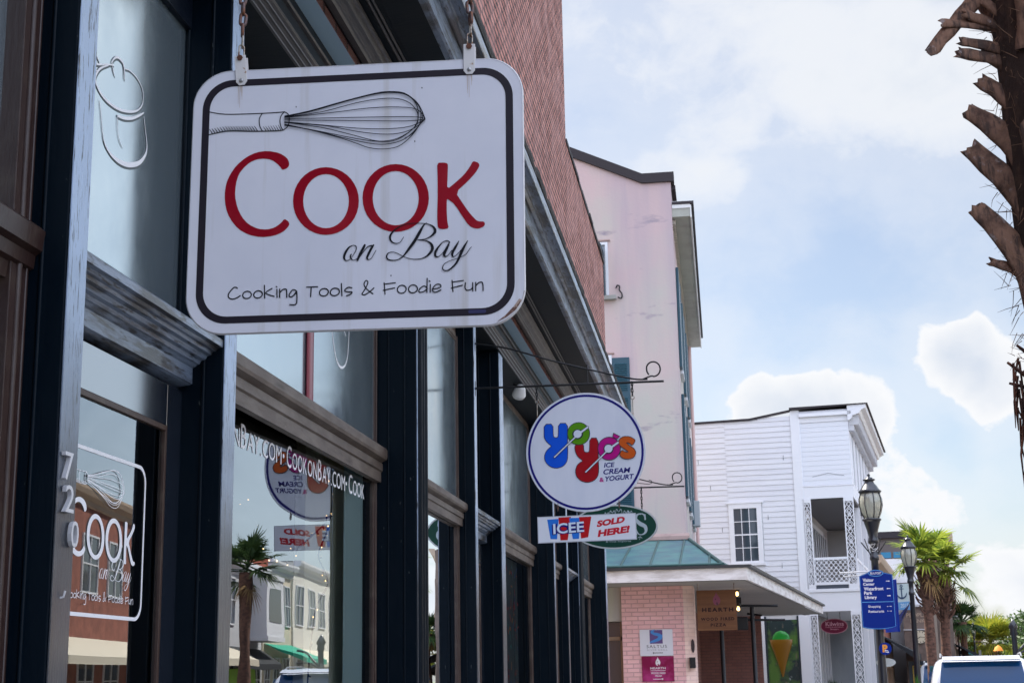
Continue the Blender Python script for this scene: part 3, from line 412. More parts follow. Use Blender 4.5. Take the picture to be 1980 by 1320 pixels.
# nearest window, whose frame stands forward of the others
W1=bpy.data.objects.new('window',None); COL.objects.link(W1); W1.parent=SB
b=MB(); b.box(-.22,-.112,3.70,3.809,.5,4.14); b.tube([(-.112,3.745,.5),(-.112,3.745,4.14)],.012,8); b.tube([(-.112,3.79,.5),(-.112,3.79,4.14)],.007,8); b.build('frame',mat('russet_window_paint',(.030,.014,.012),.4,bump=((50,50,8),.7,.003),spec=.5,var=((9,9,9),(.055,.036,.028),.5,.8)),W1,bevel=.003)
b=MB(); b.box(-.22,-.112,-.12,-.02,.5,4.14); b.build('frame',MATS['russet_window_paint'],W1)
b=MB(); b.prof_y([(-.19,2.70),(-.125,2.70),(-.118,2.745),(-.098,2.752),(-.094,2.79),(-.072,2.80),(-.068,2.86),(-.08,2.872),(-.19,2.89)],-.119,3.809); b.build('sill_bar',MATS['russet_window_paint'],W1)
b=MB(); b.box(-.22,-.10,-.118,3.808,.4,.5); b.build('sill',MATS['russet_window_paint'],W1)
b=MB(); b.box(-.22,-.14,-.02,3.70,4.14,4.22); b.build('head_frame',MATS['russet_window_paint'],W1)
b=MB(); b.quad((-.16,-.02,.5),(-.16,3.70,.5),(-.16,3.70,2.70),(-.16,-.02,2.70)); b.build('pane',GLASS,W1)
b=MB(); b.box(-.176,-.17,-.02,3.70,2.89,4.14); b.build('frosted_pane',FROST,W1)
b=MB(); b.box(-.245,-.06,-.119,3.809,0,.4); b.build('stall_riser',PAINT_H,W1)
# behind the camera the front runs on
b=MB(); b.box(-.25,-.22,-13.8,-.35,0,4.3); b.build('boarded_panel',PAINT,SB)
# lintel, frieze and cornice, all one long run of mouldings
Y0,Y1=-14,23.15
def run(name,prof,m,y0=Y0,y1=Y1,parent=SB): b=MB(); b.prof_y(prof,y0,y1); return b.build(name,m,parent)
EN=run('frieze',[(-.245,4.30),(0,4.30),(.004,4.30),(.004,4.62),(-.245,4.62)],SOFF)
run('architrave_moulding',[(.004,4.296),(.016,4.296),(.016,4.306),(.010,4.31),(.022,4.316),(.030,4.318),(.030,4.328),(.024,4.332),(.036,4.340),(.044,4.342),(.044,4.352),(.038,4.356),(.052,4.364),(.058,4.372),(.052,4.384),(.004,4.40)],MOULD,parent=EN)
run('frieze_bead',[(.004,4.512),(.020,4.516),(.026,4.524),(.020,4.532),(.004,4.536)],MOULD,parent=EN)
BB=run('cornice_board',[(-.1,4.60),(.098,4.602),(.1,4.604),(.1,4.618),(.098,4.62),(.1,4.622),(.1,4.638),(.098,4.640),(.1,4.642),(.1,4.676),(-.1,4.68)],mat('sky_blue_grey_board',(.42,.60,.75),.3,bump=((20,4,20),.4,.002),spec=.7))
run('bed_moulding',[(.0,4.66),(.114,4.662),(.134,4.664),(.142,4.676),(.150,4.68),(.152,4.692),(.164,4.700),(.180,4.706),(.186,4.722),(.190,4.740),(.202,4.746),(.206,4.76),(.0,4.785)],MOULD)
SO=run('soffit',[(-.1,4.775),(.30,4.775),(.512,4.795),(.512,4.86),(-.1,4.86)],SOFF)
run('soffit_bead',[(.236,4.768),(.244,4.764),(.252,4.768),(.252,4.777),(.236,4.777)],MOULD,parent=SO)
run('soffit_bead',[(.262,4.768),(.268,4.765),(.274,4.768),(.274,4.777),(.262,4.777)],MOULD,parent=SO)
run('fascia_board',[(.40,4.79),(.505,4.792),(.520,4.797),(.522,4.925),(.50,4.94),(.40,4.94)],MOULDL)
CR=run('crown_moulding',[(.40,4.942),(.535,4.928),(.556,4.934),(.558,4.952),(.566,4.958),(.590,4.955),(.612,4.950),(.630,4.940),(.634,4.945),(.636,5.008),(.628,5.02),(.40,5.03)],MOULDL)
# crusty tarred flashing on top of the cornice
b=MB(); n=260; vs=[]; 
for i in range(n+1):
    y=Y0+(Y1-Y0)*i/n; a=.010*noise.noise(Vector((y*9,0,0)))+.012*noise.noise(Vector((y*31,3,0))); c=.008*noise.noise(Vector((y*17,7,0)))
    vs+=[(.62,y,5.012),(.642+a*.6,y,5.018+c),(.648+a,y,5.05+a),(.640+a*.8,y,5.085+c+a),(.60,y,5.11+c),(.12,y,5.18)]
fs=[(i*6+k,i*6+k+1,(i+1)*6+k+1,(i+1)*6+k) for i in range(n) for k in range(5)]
b.add(vs,fs); b.build('flashing',mat('tarred_flashing',(.018,.016,.015),.85,bump=((30,30,30),1,.012),var=((12,12,12),(.11,.10,.09),.58,.72)),SB)
# brick upper wall, stepping down in the parapet
BR=brick_mat('red_brick_upper',(.50,.215,.175),(.30,.11,.09),(.014,.011,.011),'Y',.215,.079,.016,.012,stain=(.50,.28,.26),stf=.5)
b=MB(); H1,H2,YS=8.13,11.6,17.45
b.add([(.10,Y0,4.6),(.10,Y1,4.6),(.10,Y1,H1),(.10,YS,H1),(.10,YS,H2),(.10,Y0,H2),(-.3,Y0,4.6),(-.3,Y1,4.6),(-.3,Y1,H1),(-.3,YS,H1),(-.3,YS,H2),(-.3,Y0,H2)],[(0,1,2,3,4,5),(11,10,9,8,7,6),(1,7,8,2),(2,8,9,3),(3,9,10,4),(4,10,11,5),(0,5,11,6)])
BWALL=b.build('brick_wall',BR,SB)
b=MB(); 
def cop(y0,y1,z):
    k=int((y1-y0)/.5)
    for i in range(k):
        a=y0+(y1-y0)*i/k; c=y0+(y1-y0)*(i+1)/k; o=random.uniform(-.012,.012); b.box(-.34,.125+o,a+.003,c-.003,z,z+.055+random.uniform(0,.02))
CPM=mat('dark_coping',(.03,.026,.03),.8,bump=((20,20,20),.8,.01)); cop(Y0,YS,H2); b.build('coping',CPM,BWALL); b=MB(); cop(YS+.01,Y1+.02,H1); b.build('coping',CPM,BWALL)
# tie-plate hooks and weeds on the upper wall
b=MB(); b.tube([(.11,20.6,6.42),(.15,20.6,6.45),(.18,20.65,6.42),(.16,20.75,6.38),(.13,20.8,6.40)],.012,6); b.build('wall_hook',IRON,BWALL)
# body of the building behind
b=MB(); b.box(-14,-.3,Y0,Y1-.02,4.86,8.5); b.box(-14,-6,Y0,Y1-.02,0,4.86); b.box(-6,-.25,Y1-.25,Y1-.02,0,4.86); b.box(-6,-.25,Y0,Y0+.2,0,4.86); b.build('building_body',mat('side_brick',(.22,.12,.10),.9),SB)
# interiors: ceiling, floor, back wall and the partitions between the shops
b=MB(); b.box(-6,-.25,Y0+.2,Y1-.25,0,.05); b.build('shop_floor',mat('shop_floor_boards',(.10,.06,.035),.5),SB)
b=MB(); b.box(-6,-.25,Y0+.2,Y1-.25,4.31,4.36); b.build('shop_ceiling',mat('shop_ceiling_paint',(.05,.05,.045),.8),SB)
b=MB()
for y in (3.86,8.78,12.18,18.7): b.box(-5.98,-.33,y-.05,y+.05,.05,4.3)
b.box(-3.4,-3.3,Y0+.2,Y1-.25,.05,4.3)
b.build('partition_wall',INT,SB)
b=MB(); b.add([(x,y,z) for z in (.06,4.25) for x,y in ((-.405,8.61),(-.60,8.36),(-.66,8.36),(-.66,8.61))],[(0,1,5,4),(1,2,6,5),(2,3,7,6),(3,0,4,7),(0,3,2,1),(4,5,6,7)]); b.build('window_reveal',mat('khaki_reveal',(.74,.76,.62),.7),SB)
b=MB(); b.add([(x,y,z) for z in (.5,2.95) for x,y in ((-.318,8.612),(-.405,8.50),(-.405,8.608))],[(0,1,4,3),(1,2,5,4),(2,0,3,5),(0,2,1),(3,4,5)]); b.build('inner_casing',mat('grey_blue_casing',(.55,.80,.9),.4),SB)
# bar across the frosted pane
b=MB(); b.tube([(-.245,7.175,2.985),(-.245,7.175,4.12)],.055,12,flat=.22); b.build('painted_strip',REDBAR,WIN2)
# ---------------------------------------------------------------- house numbers and lettering on the glass
for ch,y,z0,z1,wd in (('7',3.852,2.150,2.228,.052),('2',3.866,2.063,2.138,.054),('0',3.912,1.970,2.043,.048)):
    o=text(ch,fr_px(.012,0,0),(y-.035,z0,y-.035+wd,z1),None,PILO[0],'house_number',h=.004)
    so_=o.modifiers.new('s','SOLIDIFY'); so_.thickness=.012; so_.offset=0; o.data.materials.append(mat('worn_white_metal',(.55,.55,.58),.4,metal=.2,bump=((50,50,50),.4,.001)))
b=MB(); 
b.tube([(.0,3.86,1.83),(.014,3.864,1.834),(.016,3.868,1.85)],.0035,6)
b.build('hook',mat('worn_white_metal',(0,0,0)),PILO[0])
def shop_art(fr,parent,red,black,scale=1,extras=True,wf=1.0,h=.0006):
    S=lambda l:[(a*scale,b*scale,*( [c*scale*wf for c in r] )) for (a,b,*r) in IP(l)]
    A=Art(fr,h)
    for s_ in D['whisk']: A.ribbon(S(s_),3)
    A.build('whisk_drawing',black,parent)
    A=Art(fr,h); A.poly(S(D['C']),1); A.ring(S(D['O1'][0][:-1]),S(D['O1'][1][:-1])); A.ring(S(D['O2'][0][:-1]),S(D['O2'][1][:-1])); A.poly(S(D['K']),1); A.build('shop_name',red,parent)
    A=Art(fr,h+.0009)
    for s_ in D['bay']: A.ribbon(S(s_),4)
    A.build('script_lettering',black,parent)
    for a,b in ((0,10),(10,16),(16,17),(17,27),(27,99)):
        A=Art(fr,h)
        for s_ in D['tag'][a:b]: A.ribbon(S(s_),3)
        A.build('tagline_word',black,parent)
def rrect(w_,h_,r,n=8):
    p=[]
    for cx,cy,a in ((w_-r,h_-r,0),(-(w_-r),h_-r,PI/2),(-(w_-r),-(h_-r),PI),(w_-r,-(h_-r),1.5*PI)):
        for i in range(n+1): t=a+PI/2*i/n; p.append((cx+r*math.cos(t),cy+r*math.sin(t)))
    return p
frd=lambda u,v,h:(-.163+.0015+h,4.513+u,2.066+v)
shop_art(frd,DOOR1,WHITE_V,WHITE_V,.715)
A=Art(frd,.0006); A.ring(rrect(.338,.262,.06),rrect(.326,.250,.05)); A.build('border_line',WHITE_V,DOOR1)
# web address along the top of the big window
frw=lambda u,v,h:(-.3555+.029008*(u-5.34)+h,u,v)
for s_,a,c in (('CookonBay.com',5.76,6.93),('\u00b7',6.95,6.98),('CookonBay.com',6.995,8.04),('\u00b7',8.055,8.08),('Cook',8.10,8.445)):
    if s_=='\u00b7': 
        A=Art(frw,.0006); A.poly([(a+.013*math.cos(t*PI/5),2.675+.011*math.sin(t*PI/5)) for t in range(10)]); A.build('window_lettering',WHITE_V,WIN2); continue
    cap,rest=s_[0],s_[1:]
    # small capitals: the first letters tall
    segs=[('C',1.0,.72),('OOK',.78,2.05),('ON',.78,1.45)] if len(s_)>4 else [('C',1,.72),('OOK',.78,2.05)]
    if len(s_)>4: segs+= [('B',1.0,.62),('AY',.78,1.30),('.',.78,.22),('COM',.78,2.1)]
    tw=sum(q[2] for q in segs); u=a
    for t_,hh,wd in segs:
        du=(c-a)*wd/tw; zt=2.700 if t_!='.' else 2.625
        text(t_,frw,(u+.004,2.628,u+du-.012,(2.628+(2.738-2.628)*hh) if t_!='.' else 2.642),WHITE_V,WIN2,'window_lettering',h=.0008); u+=du
# pan drawing on the first frosted pane
frp=lambda u,v,h:(-.1895+h,u,v)
A=Art(lambda u,v,h:(-.1898+h,u+.006,v-.004),.0004)
for s_ in D['pan']: A.ribbon([(a,b,c*1.25) for a,b,c in IP(s_)],4)
A.build('pan_drawing',GREYLINE,DOOR1)
A=Art(frp,.0018)
for s_ in D['pan']: A.ribbon(IP(s_),4)
A.build('pan_drawing',WHITE_V,DOOR1)
A=Art(lambda u,v,h:(-.2545+h,u,v),.0006)
A.ribbon([(7.62,4.0,.012),(7.60,3.7,.010),(7.62,3.5,.009),(7.72,3.33,.012),(7.86,3.30,.014),(7.98,3.40,.010),(8.02,3.7,.008)],4); A.ribbon([(7.70,3.75,.006),(7.80,3.6,.007),(7.93,3.5,.007)],4); A.ribbon([(7.78,3.8,.006),(7.88,3.6,.006),(7.95,3.55,.006)],4)
A.build('jar_drawing',WHITE_V,WIN2)
# ---------------------------------------------------------------- round white lamps under the lintel
for lb,x,y,z in (('small white round floodlight on the lintel above the narrow window, half behind the big sign',-.10,10.72,4.24),('small white round floodlight tucked under the cornice to the left of the round sign',-.03,13.55,4.18)):
    t=thing('floodlight',lb,'floodlight',(x,y,z),0,'floodlights on the shopfront')
    b=MB(); b.lathe([(.0,-.02),(.05,-.02),(.062,0),(.066,.012)],seg=20); b.lathe([(.066,.012),(.05,.08),(.03,.11),(0,.115)],seg=20); o=b.build('shade',mat('white_enamel',(.6,.6,.6),.35),t); o.rotation_euler=(R(35),R(20),0)
    b=MB(); b.lathe([(0,-.022),(.048,-.021)],seg=20); q=b.build('lens',mat('lamp_lens',(.75,.76,.74),.2),t); q.rotation_euler=(R(35),R(20),0)
    b=MB(); b.tube([(0,0,.05),(-.02,0,.10),(-.05,0,.11)],.009,6); b.build('bracket',IRON,t)
# ---------------------------------------------------------------- display in the windows
def string_light(name,label,pts,nb,parent=None):
    t=thing(name,label,'string lights',(0,0,0)); P=cr(pts,8); b=MB(); b.tube(P,.005,5); b.build('cable',IRON,t)
    em=mat('warm_bulb',(1,.7,.4),.3,emit=((1,.6,.25),2)); bl=MB(); so2=MB()
    for i in range(nb):
        p=Vector(P[int((i+.5)*len(P)/nb)]); d=Vector((random.uniform(-.1,.1),random.uniform(-1,1),random.uniform(-.7,.5))).normalized()*.035
        q=p+d; so2.tube([p,q],.005,5); bb=MB(); bb.lathe([(0,-.006),(.0036,-.002),(.0036,.002),(0,.006)],seg=6); bl.add([Vector(v)+q for v in bb.v],bb.f,True)
        
    bl.build('bulbs',em,t); so2.build('lamp_holder',IRON,t)
    return t
string_light('string_light','dark string of warm fairy lights hanging down the right inside edge of the big window',[(-.46,8.40,2.76),(-.44,8.36,2.60),(-.47,8.38,2.45),(-.50,8.30,2.30),(-.46,8.36,2.15),(-.52,8.33,2.0),(-.55,8.32,1.75),(-.56,8.30,1.5),(-.57,8.28,1.2)],24)
string_light('string_light','faint fairy lights sagging across the inside of the big shop window below the web address',[(-.36,5.5,2.45),(-.36,6.0,2.32),(-.36,6.5,2.40),(-.36,7.0,2.18),(-.36,7.5,2.30),(-.36,7.95,2.45)],22)
def paper(label,y0,y1,z0,z1,x,body,col,tcols):
    t=thing('poster',label,'poster',(x,y0,z0)); b=MB(); b.box(-.001,.001,0,y1-y0,0,z1-z0); b.build('sheet',mat('poster_paper_'+col[0],col[1],.6),t)
    for i,(l,c) in enumerate(body):
        h_=(z1-z0)/(len(body)+.5); z_=(z1-z0)-h_*(i+1)
        text(l,lambda u,v,h:(.001+h,u,v),(.03,z_+h_*.15,(y1-y0)-.03,z_+h_*.75),mat('poster_ink_'+c,tcols[c],.5),t,'print')
    return t
INK={'blue':(.02,.06,.3),'red':(.5,.02,.04),'black':(.02,.02,.02),'teal':(.02,.3,.3)}
INKLINES=[('I II I',"blue"),('O X O','red'),('/ | /','blue'),('= = =','red'),('V I V','blue'),('o O o','red'),('L I L','black'),('T O T','red')]
# coloured patterned strips (plain shapes, no words)
def strip(name,label,x,y0,y1,z0,z1,base,cols,n,seed):
    t=thing(name,label,'window display',(x,y0,z0)); b=MB(); b.box(-.002,0,0,y1-y0,0,z1-z0); b.build('backing',base,t); rr=random.Random(seed)
    mbs=[MB() for _ in cols]
    for i in range(n):
        u=rr.uniform(.03,(y1-y0)-.03); v=rr.uniform(.04,(z1-z0)-.04); a=rr.uniform(0,PI); l=rr.uniform(.02,.055); w_=rr.uniform(.007,.018); k=rr.randrange(len(cols)); h=.0006+i*.00005
        du,dv=math.cos(a)*l,math.sin(a)*l; nu,nv=-math.sin(a)*w_,math.cos(a)*w_
        mbs[k].quad((h,u-du-nu,v-dv-nv),(h,u+du-nu,v+dv-nv),(h,u+du+nu,v+dv+nv),(h,u-du+nu,v-dv+nv))
    for m_,c in zip(mbs,cols):
        if m_.v: m_.build('printed_shape',c,t)
    return t
cR,cB,cG,cO=mat('ink_red',(.45,.02,.03),.5),mat('ink_blue',(.03,.09,.35),.5),mat('ink_teal',(.02,.25,.25),.5),mat('ink_orange',(.6,.2,.03),.5)
strip('poster','tall white poster with blue and red marks, low in the narrow window',-.30,10.35,10.60,.7,2.20,mat('white_paper',(.75,.77,.8),.6),[cR,cB,cB],60,3)
strip('poster','second pale poster with blue marks lower in the narrow window',-.31,9.98,10.22,.7,1.85,mat('white_paper',(.75,.77,.8),.6),[cB,cB,cG],50,4)
strip('window_curtain','dark curtain printed with coloured shapes in the window below the round sign',-.32,13.9,15.3,.6,2.75,mat('grey_cloth',(.12,.14,.15),.8),[cR,cB,cG,cO,cR],170,5)
t=thing('kitchen_display','teal and blue kitchen utensils hanging low inside the shop door','display',(-.55,4.5,1.2))
for i,(y,z,c,l) in enumerate(((.05,.52,'ink_teal',.16),(.16,.42,'ink_teal',.22),(.30,.44,'ink_blue',.30),(.40,.36,'white_paper',.34),(.55,.5,'ink_teal',.2))):
    b=MB(); b.tube([(0,y,z),(0,y+.05,z-l*.6),(.01,y+.10,z-l)],[.008,.010,.026],8,flat=.4); b.build('utensil',MATS[c],t)
b=MB(); b.box(-.1,.1,-.1,.8,-.25,.08); b.build('shelf',mat('pale_shelf',(.5,.5,.48),.5),t)
# ---------------------------------------------------------------- hanging signs
SIGNW=mat('white_sign_board',(.67,.67,.74),.28,spec=.5,var=[((3,3,3),(.60,.61,.69),.4,.75),((18,18,1.0),(.52,.50,.50),.56,.78)],bump=((30,30,30),.05,.001))
EDGE=mat('sign_edge',(.60,.59,.62),.4,var=((40,40,40),(.25,.14,.08),.62,.72))
def link(mb,c,axis_rot,ln=.040,wd=.024,r=.0045,tilt=0):
    pts=[]; a=ln/2-wd/2; h=wd/2-r
    for i in range(8): t=PI*i/7; pts.append((h*math.cos(t),0,a+h*math.sin(t)))
    for i in range(8): t=PI+PI*i/7; pts.append((h*math.cos(t),0,-a+h*math.sin(t)))
    M=Matrix.Rotation(axis_rot,3,'Z')@Matrix.Rotation(tilt,3,'Y')
    mb.tube([Vector(c)+M@Vector(p) for p in pts],r,6,closed=True)
def chain(parent,x,y,z0,z1,ln=.040,r=.0045,wd=.024,dx=0,m=None):
    b=MB(); st=ln-2.6*r; n=max(1,int(round((z1-z0)/st)))
    for i in range(n):
        z=z0+(z1-z0)*(i+.5)/n; link(b,(x+dx*(i+.5)/n+random.uniform(-.001,.001),y,z),(0 if i%2 else PI/2)+random.uniform(-.15,.15)+.4,ln,wd,r,random.uniform(-.08,.08))
    return b.build('chain',m or RUST,parent)
CS=thing('hanging_sign','large white rounded rectangular shop sign with red lettering and a whisk drawing, hanging on chains','shop sign',(.8231,3.87,2.9322))
M3=Matrix.Rotation(.04094,3,'Z')@Matrix.Rotation(.00706,3,'X')@Matrix.Rotation(.0089,3,'Y'); CS.rotation_euler=M3.to_euler()
W2_,H2_=.9535/2,.778/2
o_=rrect(W2_,H2_,.108,12); b=MB(); n=len(o_); t_=.016
b.add([(u,-t_/2,v) for u,v in o_],[tuple(range(n))]); b.add([(u,t_/2,v) for u,v in o_],[tuple(range(n))[::-1]])
board=b.build('board',SIGNW,CS)
b=MB(); rim=[(1.0,-t_/2-.001),(1.006,-t_/2+.002),(1.006,t_/2-.002),(1.0,t_/2+.001)]
vs=[(u*f,y,v*f) for f,y in rim for u,v in o_]; b.add(vs,[(k*n+i,k*n+(i+1)%n,(k+1)*n+(i+1)%n,(k+1)*n+i) for k in range(3) for i in range(n)]); b.build('edge_trim',EDGE,CS)
frs=lambda u,v,h:(u,-t_/2-h,v)
A=Art(frs,.0008); A.ring(rrect(W2_-.0265,H2_-.0275,.088,12),rrect(W2_-.0475,H2_-.0475,.070,12)); A.build('border_band',mat('brown_black_vinyl',(.022,.018,.026),.3),CS)
shop_art(frs,CS,mat('deep_red_vinyl',(.27,.001,.012),.3,spec=.2,var=((3,3,3),(.33,.016,.028),.5,.75)),BLACK_V,1,h=.0008)
# rust runs, specks and the chipped lower corner
for u in (-.343,.326):
    A=Art(frs,.0004)
    for k in range(5): d=random.uniform(-.008,.008); A.ribbon([(u+d,.343,.0015),(u+d+.001,.343-.02-.012*k,.0006)],1,smooth=False)
    A.build('rust_stain',mat('rust_tint',(.48,.36,.27),.5),board)
A=Art(frs,.0005)
for u,v in ((-.175,.27),(.19,.31),(.17,.15),(.02,.345),(.105,-.24)): A=Art(frs,.0005); A.poly([(u+.0016*math.cos(q*PI/3),v+.0028*math.sin(q*PI/3)) for q in range(6)]); A.build('speck',BLACK_V,board)
A=Art(frs,.0007); A.poly([(.462,-.318),(.470,-.322),(.4755,-.297),(.4775,-.296),(.470,-.323),(.452,-.350),(.425,-.370),(.398,-.383),(.402,-.380),(.425,-.362),(.446,-.340)][::-1]); A.build('chipped_corner',mat('bare_rusty_edge',(.13,.06,.045),.7,var=((60,60,60),(.4,.3,.25),.5,.6)),board)
A=Art(frs,.0016); A.ribbon([(.326,-.3505,.010),(.366,-.3505,.010)],1,smooth=False); A.build('maker_sticker',mat('violet_blue_sticker',(.02,.02,.09),.5),CS)
# clips, bolts, links, chains
for u,rz in ((-.3435,.10),(.3265,.0)):
    t=.0; b=MB(); y=-t_/2-.0035
    p=[(-.0165,.008),(.0165,.008),(.0165,-.073),(.008,-.084),(-.008,-.084),(-.0165,-.073)]
    for yy in (-t_/2-.0045,t_/2+.0015):
        b.add([(u+a*math.cos(rz)-c*math.sin(rz)*.9,yy,.427+c*math.cos(rz)+a*math.sin(rz)) for a,c in p]+[(u+a*math.cos(rz)-c*math.sin(rz)*.9,yy+.003,.427+c*math.cos(rz)+a*math.sin(rz)) for a,c in p],[(0,1,2,3,4,5),(11,10,9,8,7,6)]+[(i,(i+1)%6,(i+1)%6+6,i+6) for i in range(6)])
    cl=b.build('hanger_clip',mat('chipped_white_clip',(.62,.60,.60),.45,var=((60,60,60),(.30,.16,.08),.60,.68)),CS,bevel=.001)
    du=math.sin(rz)*.9*.07
    b=MB(); b.lathe([(0,.0),(.0048,.0002),(.006,.002),(.006,.004)],seg=12); q=b.build('bolt',mat('dull_steel_bolt',(.35,.35,.36),.35,metal=.9),cl); q.rotation_euler=(-PI/2,0,0); q.rotation_euler=(PI/2,0,0); q.location=(u+du,-t_/2-.0045-.004,.427-.070); q.scale=(1,1,-1)
    b=MB(); b.tube([(u,-t_/2-.009,.427),(u,t_/2+.009,.427)],.0055,10); b.tube([(u,-t_/2-.006,.427),(u,-t_/2-.0085,.427)],.009,6); b.build('pin',mat('rust_brown',(.13,.05,.03),.6,metal=.5),cl)
    c=MB(); link(c,(u,0,.427+.020),.5,.055,.020,.0026); link(c,(u+.002,0,.427+.055),2.0,.045,.018,.0026); c.build('snap_link',mat('worn_steel',(.32,.29,.25),.35,metal=.9,var=((60,60,60),(.14,.06,.03),.5,.6)),CS)
    chain(CS,u+.002,0,.427+.075,.427+.44,.046,.0052,.026,dx=-.004)
# scroll brackets: near one is above the frame, second carries the round sign, third the oval sign
def bracket(label,y,z0=3.735,z1=4.085,x1=1.43,curl=True,grp='iron sign brackets on the shopfront'):
    t=thing('sign_bracket',label,'bracket',(0,y,z0),0,grp)
    b=MB(); b.tube([(.0,0,0),(x1*.6,0,-.005),(x1,0,-.008)],.0085,8); b.build('arm',IRON,t)
    b=MB()
    br=[(.0,0,z1-z0),(.25,0,.30),(.6,0,.185),(.95,0,.085),(1.2,0,.02),(x1-.12,0,.012)]
    b.tube(cr(br,5),.0065,8); b.build('brace',IRON,t)
    b=MB()
    if curl:
        cx,cz=x1-.075,.105; P=[(x1-.16,0,.012)]
        for i in range(15): a=-PI*.62+i*(2*PI*.94)/14; P.append((cx+.052*math.cos(a)*(1 if i<12 else .95),0,cz-.018+.056*math.sin(a)))
        b.tube(cr(P,3),.006,8)
    if curl: b.build('scroll',IRON,t)
    b=MB(); b.tube([(.86,0,-.012),(.86,0,.145)],.005,6); b.build('strut',IRON,t)
    b=MB(); b.box(-.001,.006,-.018,.018,-.06,.06); b.box(-.001,.006,-.018,.018,z1-z0-.06,z1-z0+.04); pl=b.build('wall_plate',IRON,t,bevel=.002)
    b=MB(); 
    for z in (-.04,.04,z1-z0-.04,z1-z0+.02): b.lathe([(0,.004),(.006,.003),(.008,0)],(0,0,0),8); 
    return t
B1=bracket('near iron scroll bracket above the big white sign, above the top of the photo',3.87,z0=3.80,z1=4.15)
B2=bracket('black iron bracket with a curled end carrying the round white sign',10.84)
B3=bracket('farther thin iron bracket with hooked scrollwork carrying the green oval sign',15.945,z0=3.575,z1=3.88)
b=MB(); b.tube(cr([(.55,0,.13),(.85,0,.06),(1.05,0,.03),(1.08,0,.06),(1.05,0,.075)],4),.004,6); b.build('scroll',IRON,B3)
# round sign
YS_=thing('hanging_sign','round white ice cream sign with blue rim and bubbly multicoloured letters','shop sign',(.83,10.85,3.22))
RO=.4435
b=MB(); k=72; t_y=.014
cir=lambda r,n=72:[(r*math.cos(2*PI*i/n),r*math.sin(2*PI*i/n)) for i in range(n)]
c_=cir(RO); b.add([(u,-t_y/2,v) for u,v in c_],[tuple(range(72))]); b.build('disc',mat('white_round_board',(.66,.68,.78),.3,spec=.6,var=((6,6,2),(.60,.63,.74),.4,.7)),YS_); b=MB(); b.add([(u,t_y/2,v) for u,v in c_],[tuple(range(72))[::-1]]); b.build('back_disc',mat('shade_grey_back',(.065,.072,.085),.6),YS_)  # sign back darkened in its base colour to stand for shade
b=MB(); vs=[(u*f,y,v*f) for f,y in ((1,-t_y/2-.001),(1.006,-t_y/2),(1.006,t_y/2),(1,t_y/2+.001)) for u,v in c_]; b.add(vs,[(q*72+i,q*72+(i+1)%72,(q+1)*72+(i+1)%72,(q+1)*72+i) for q in range(3) for i in range(72)]); b.build('edge_trim',EDGE,YS_)
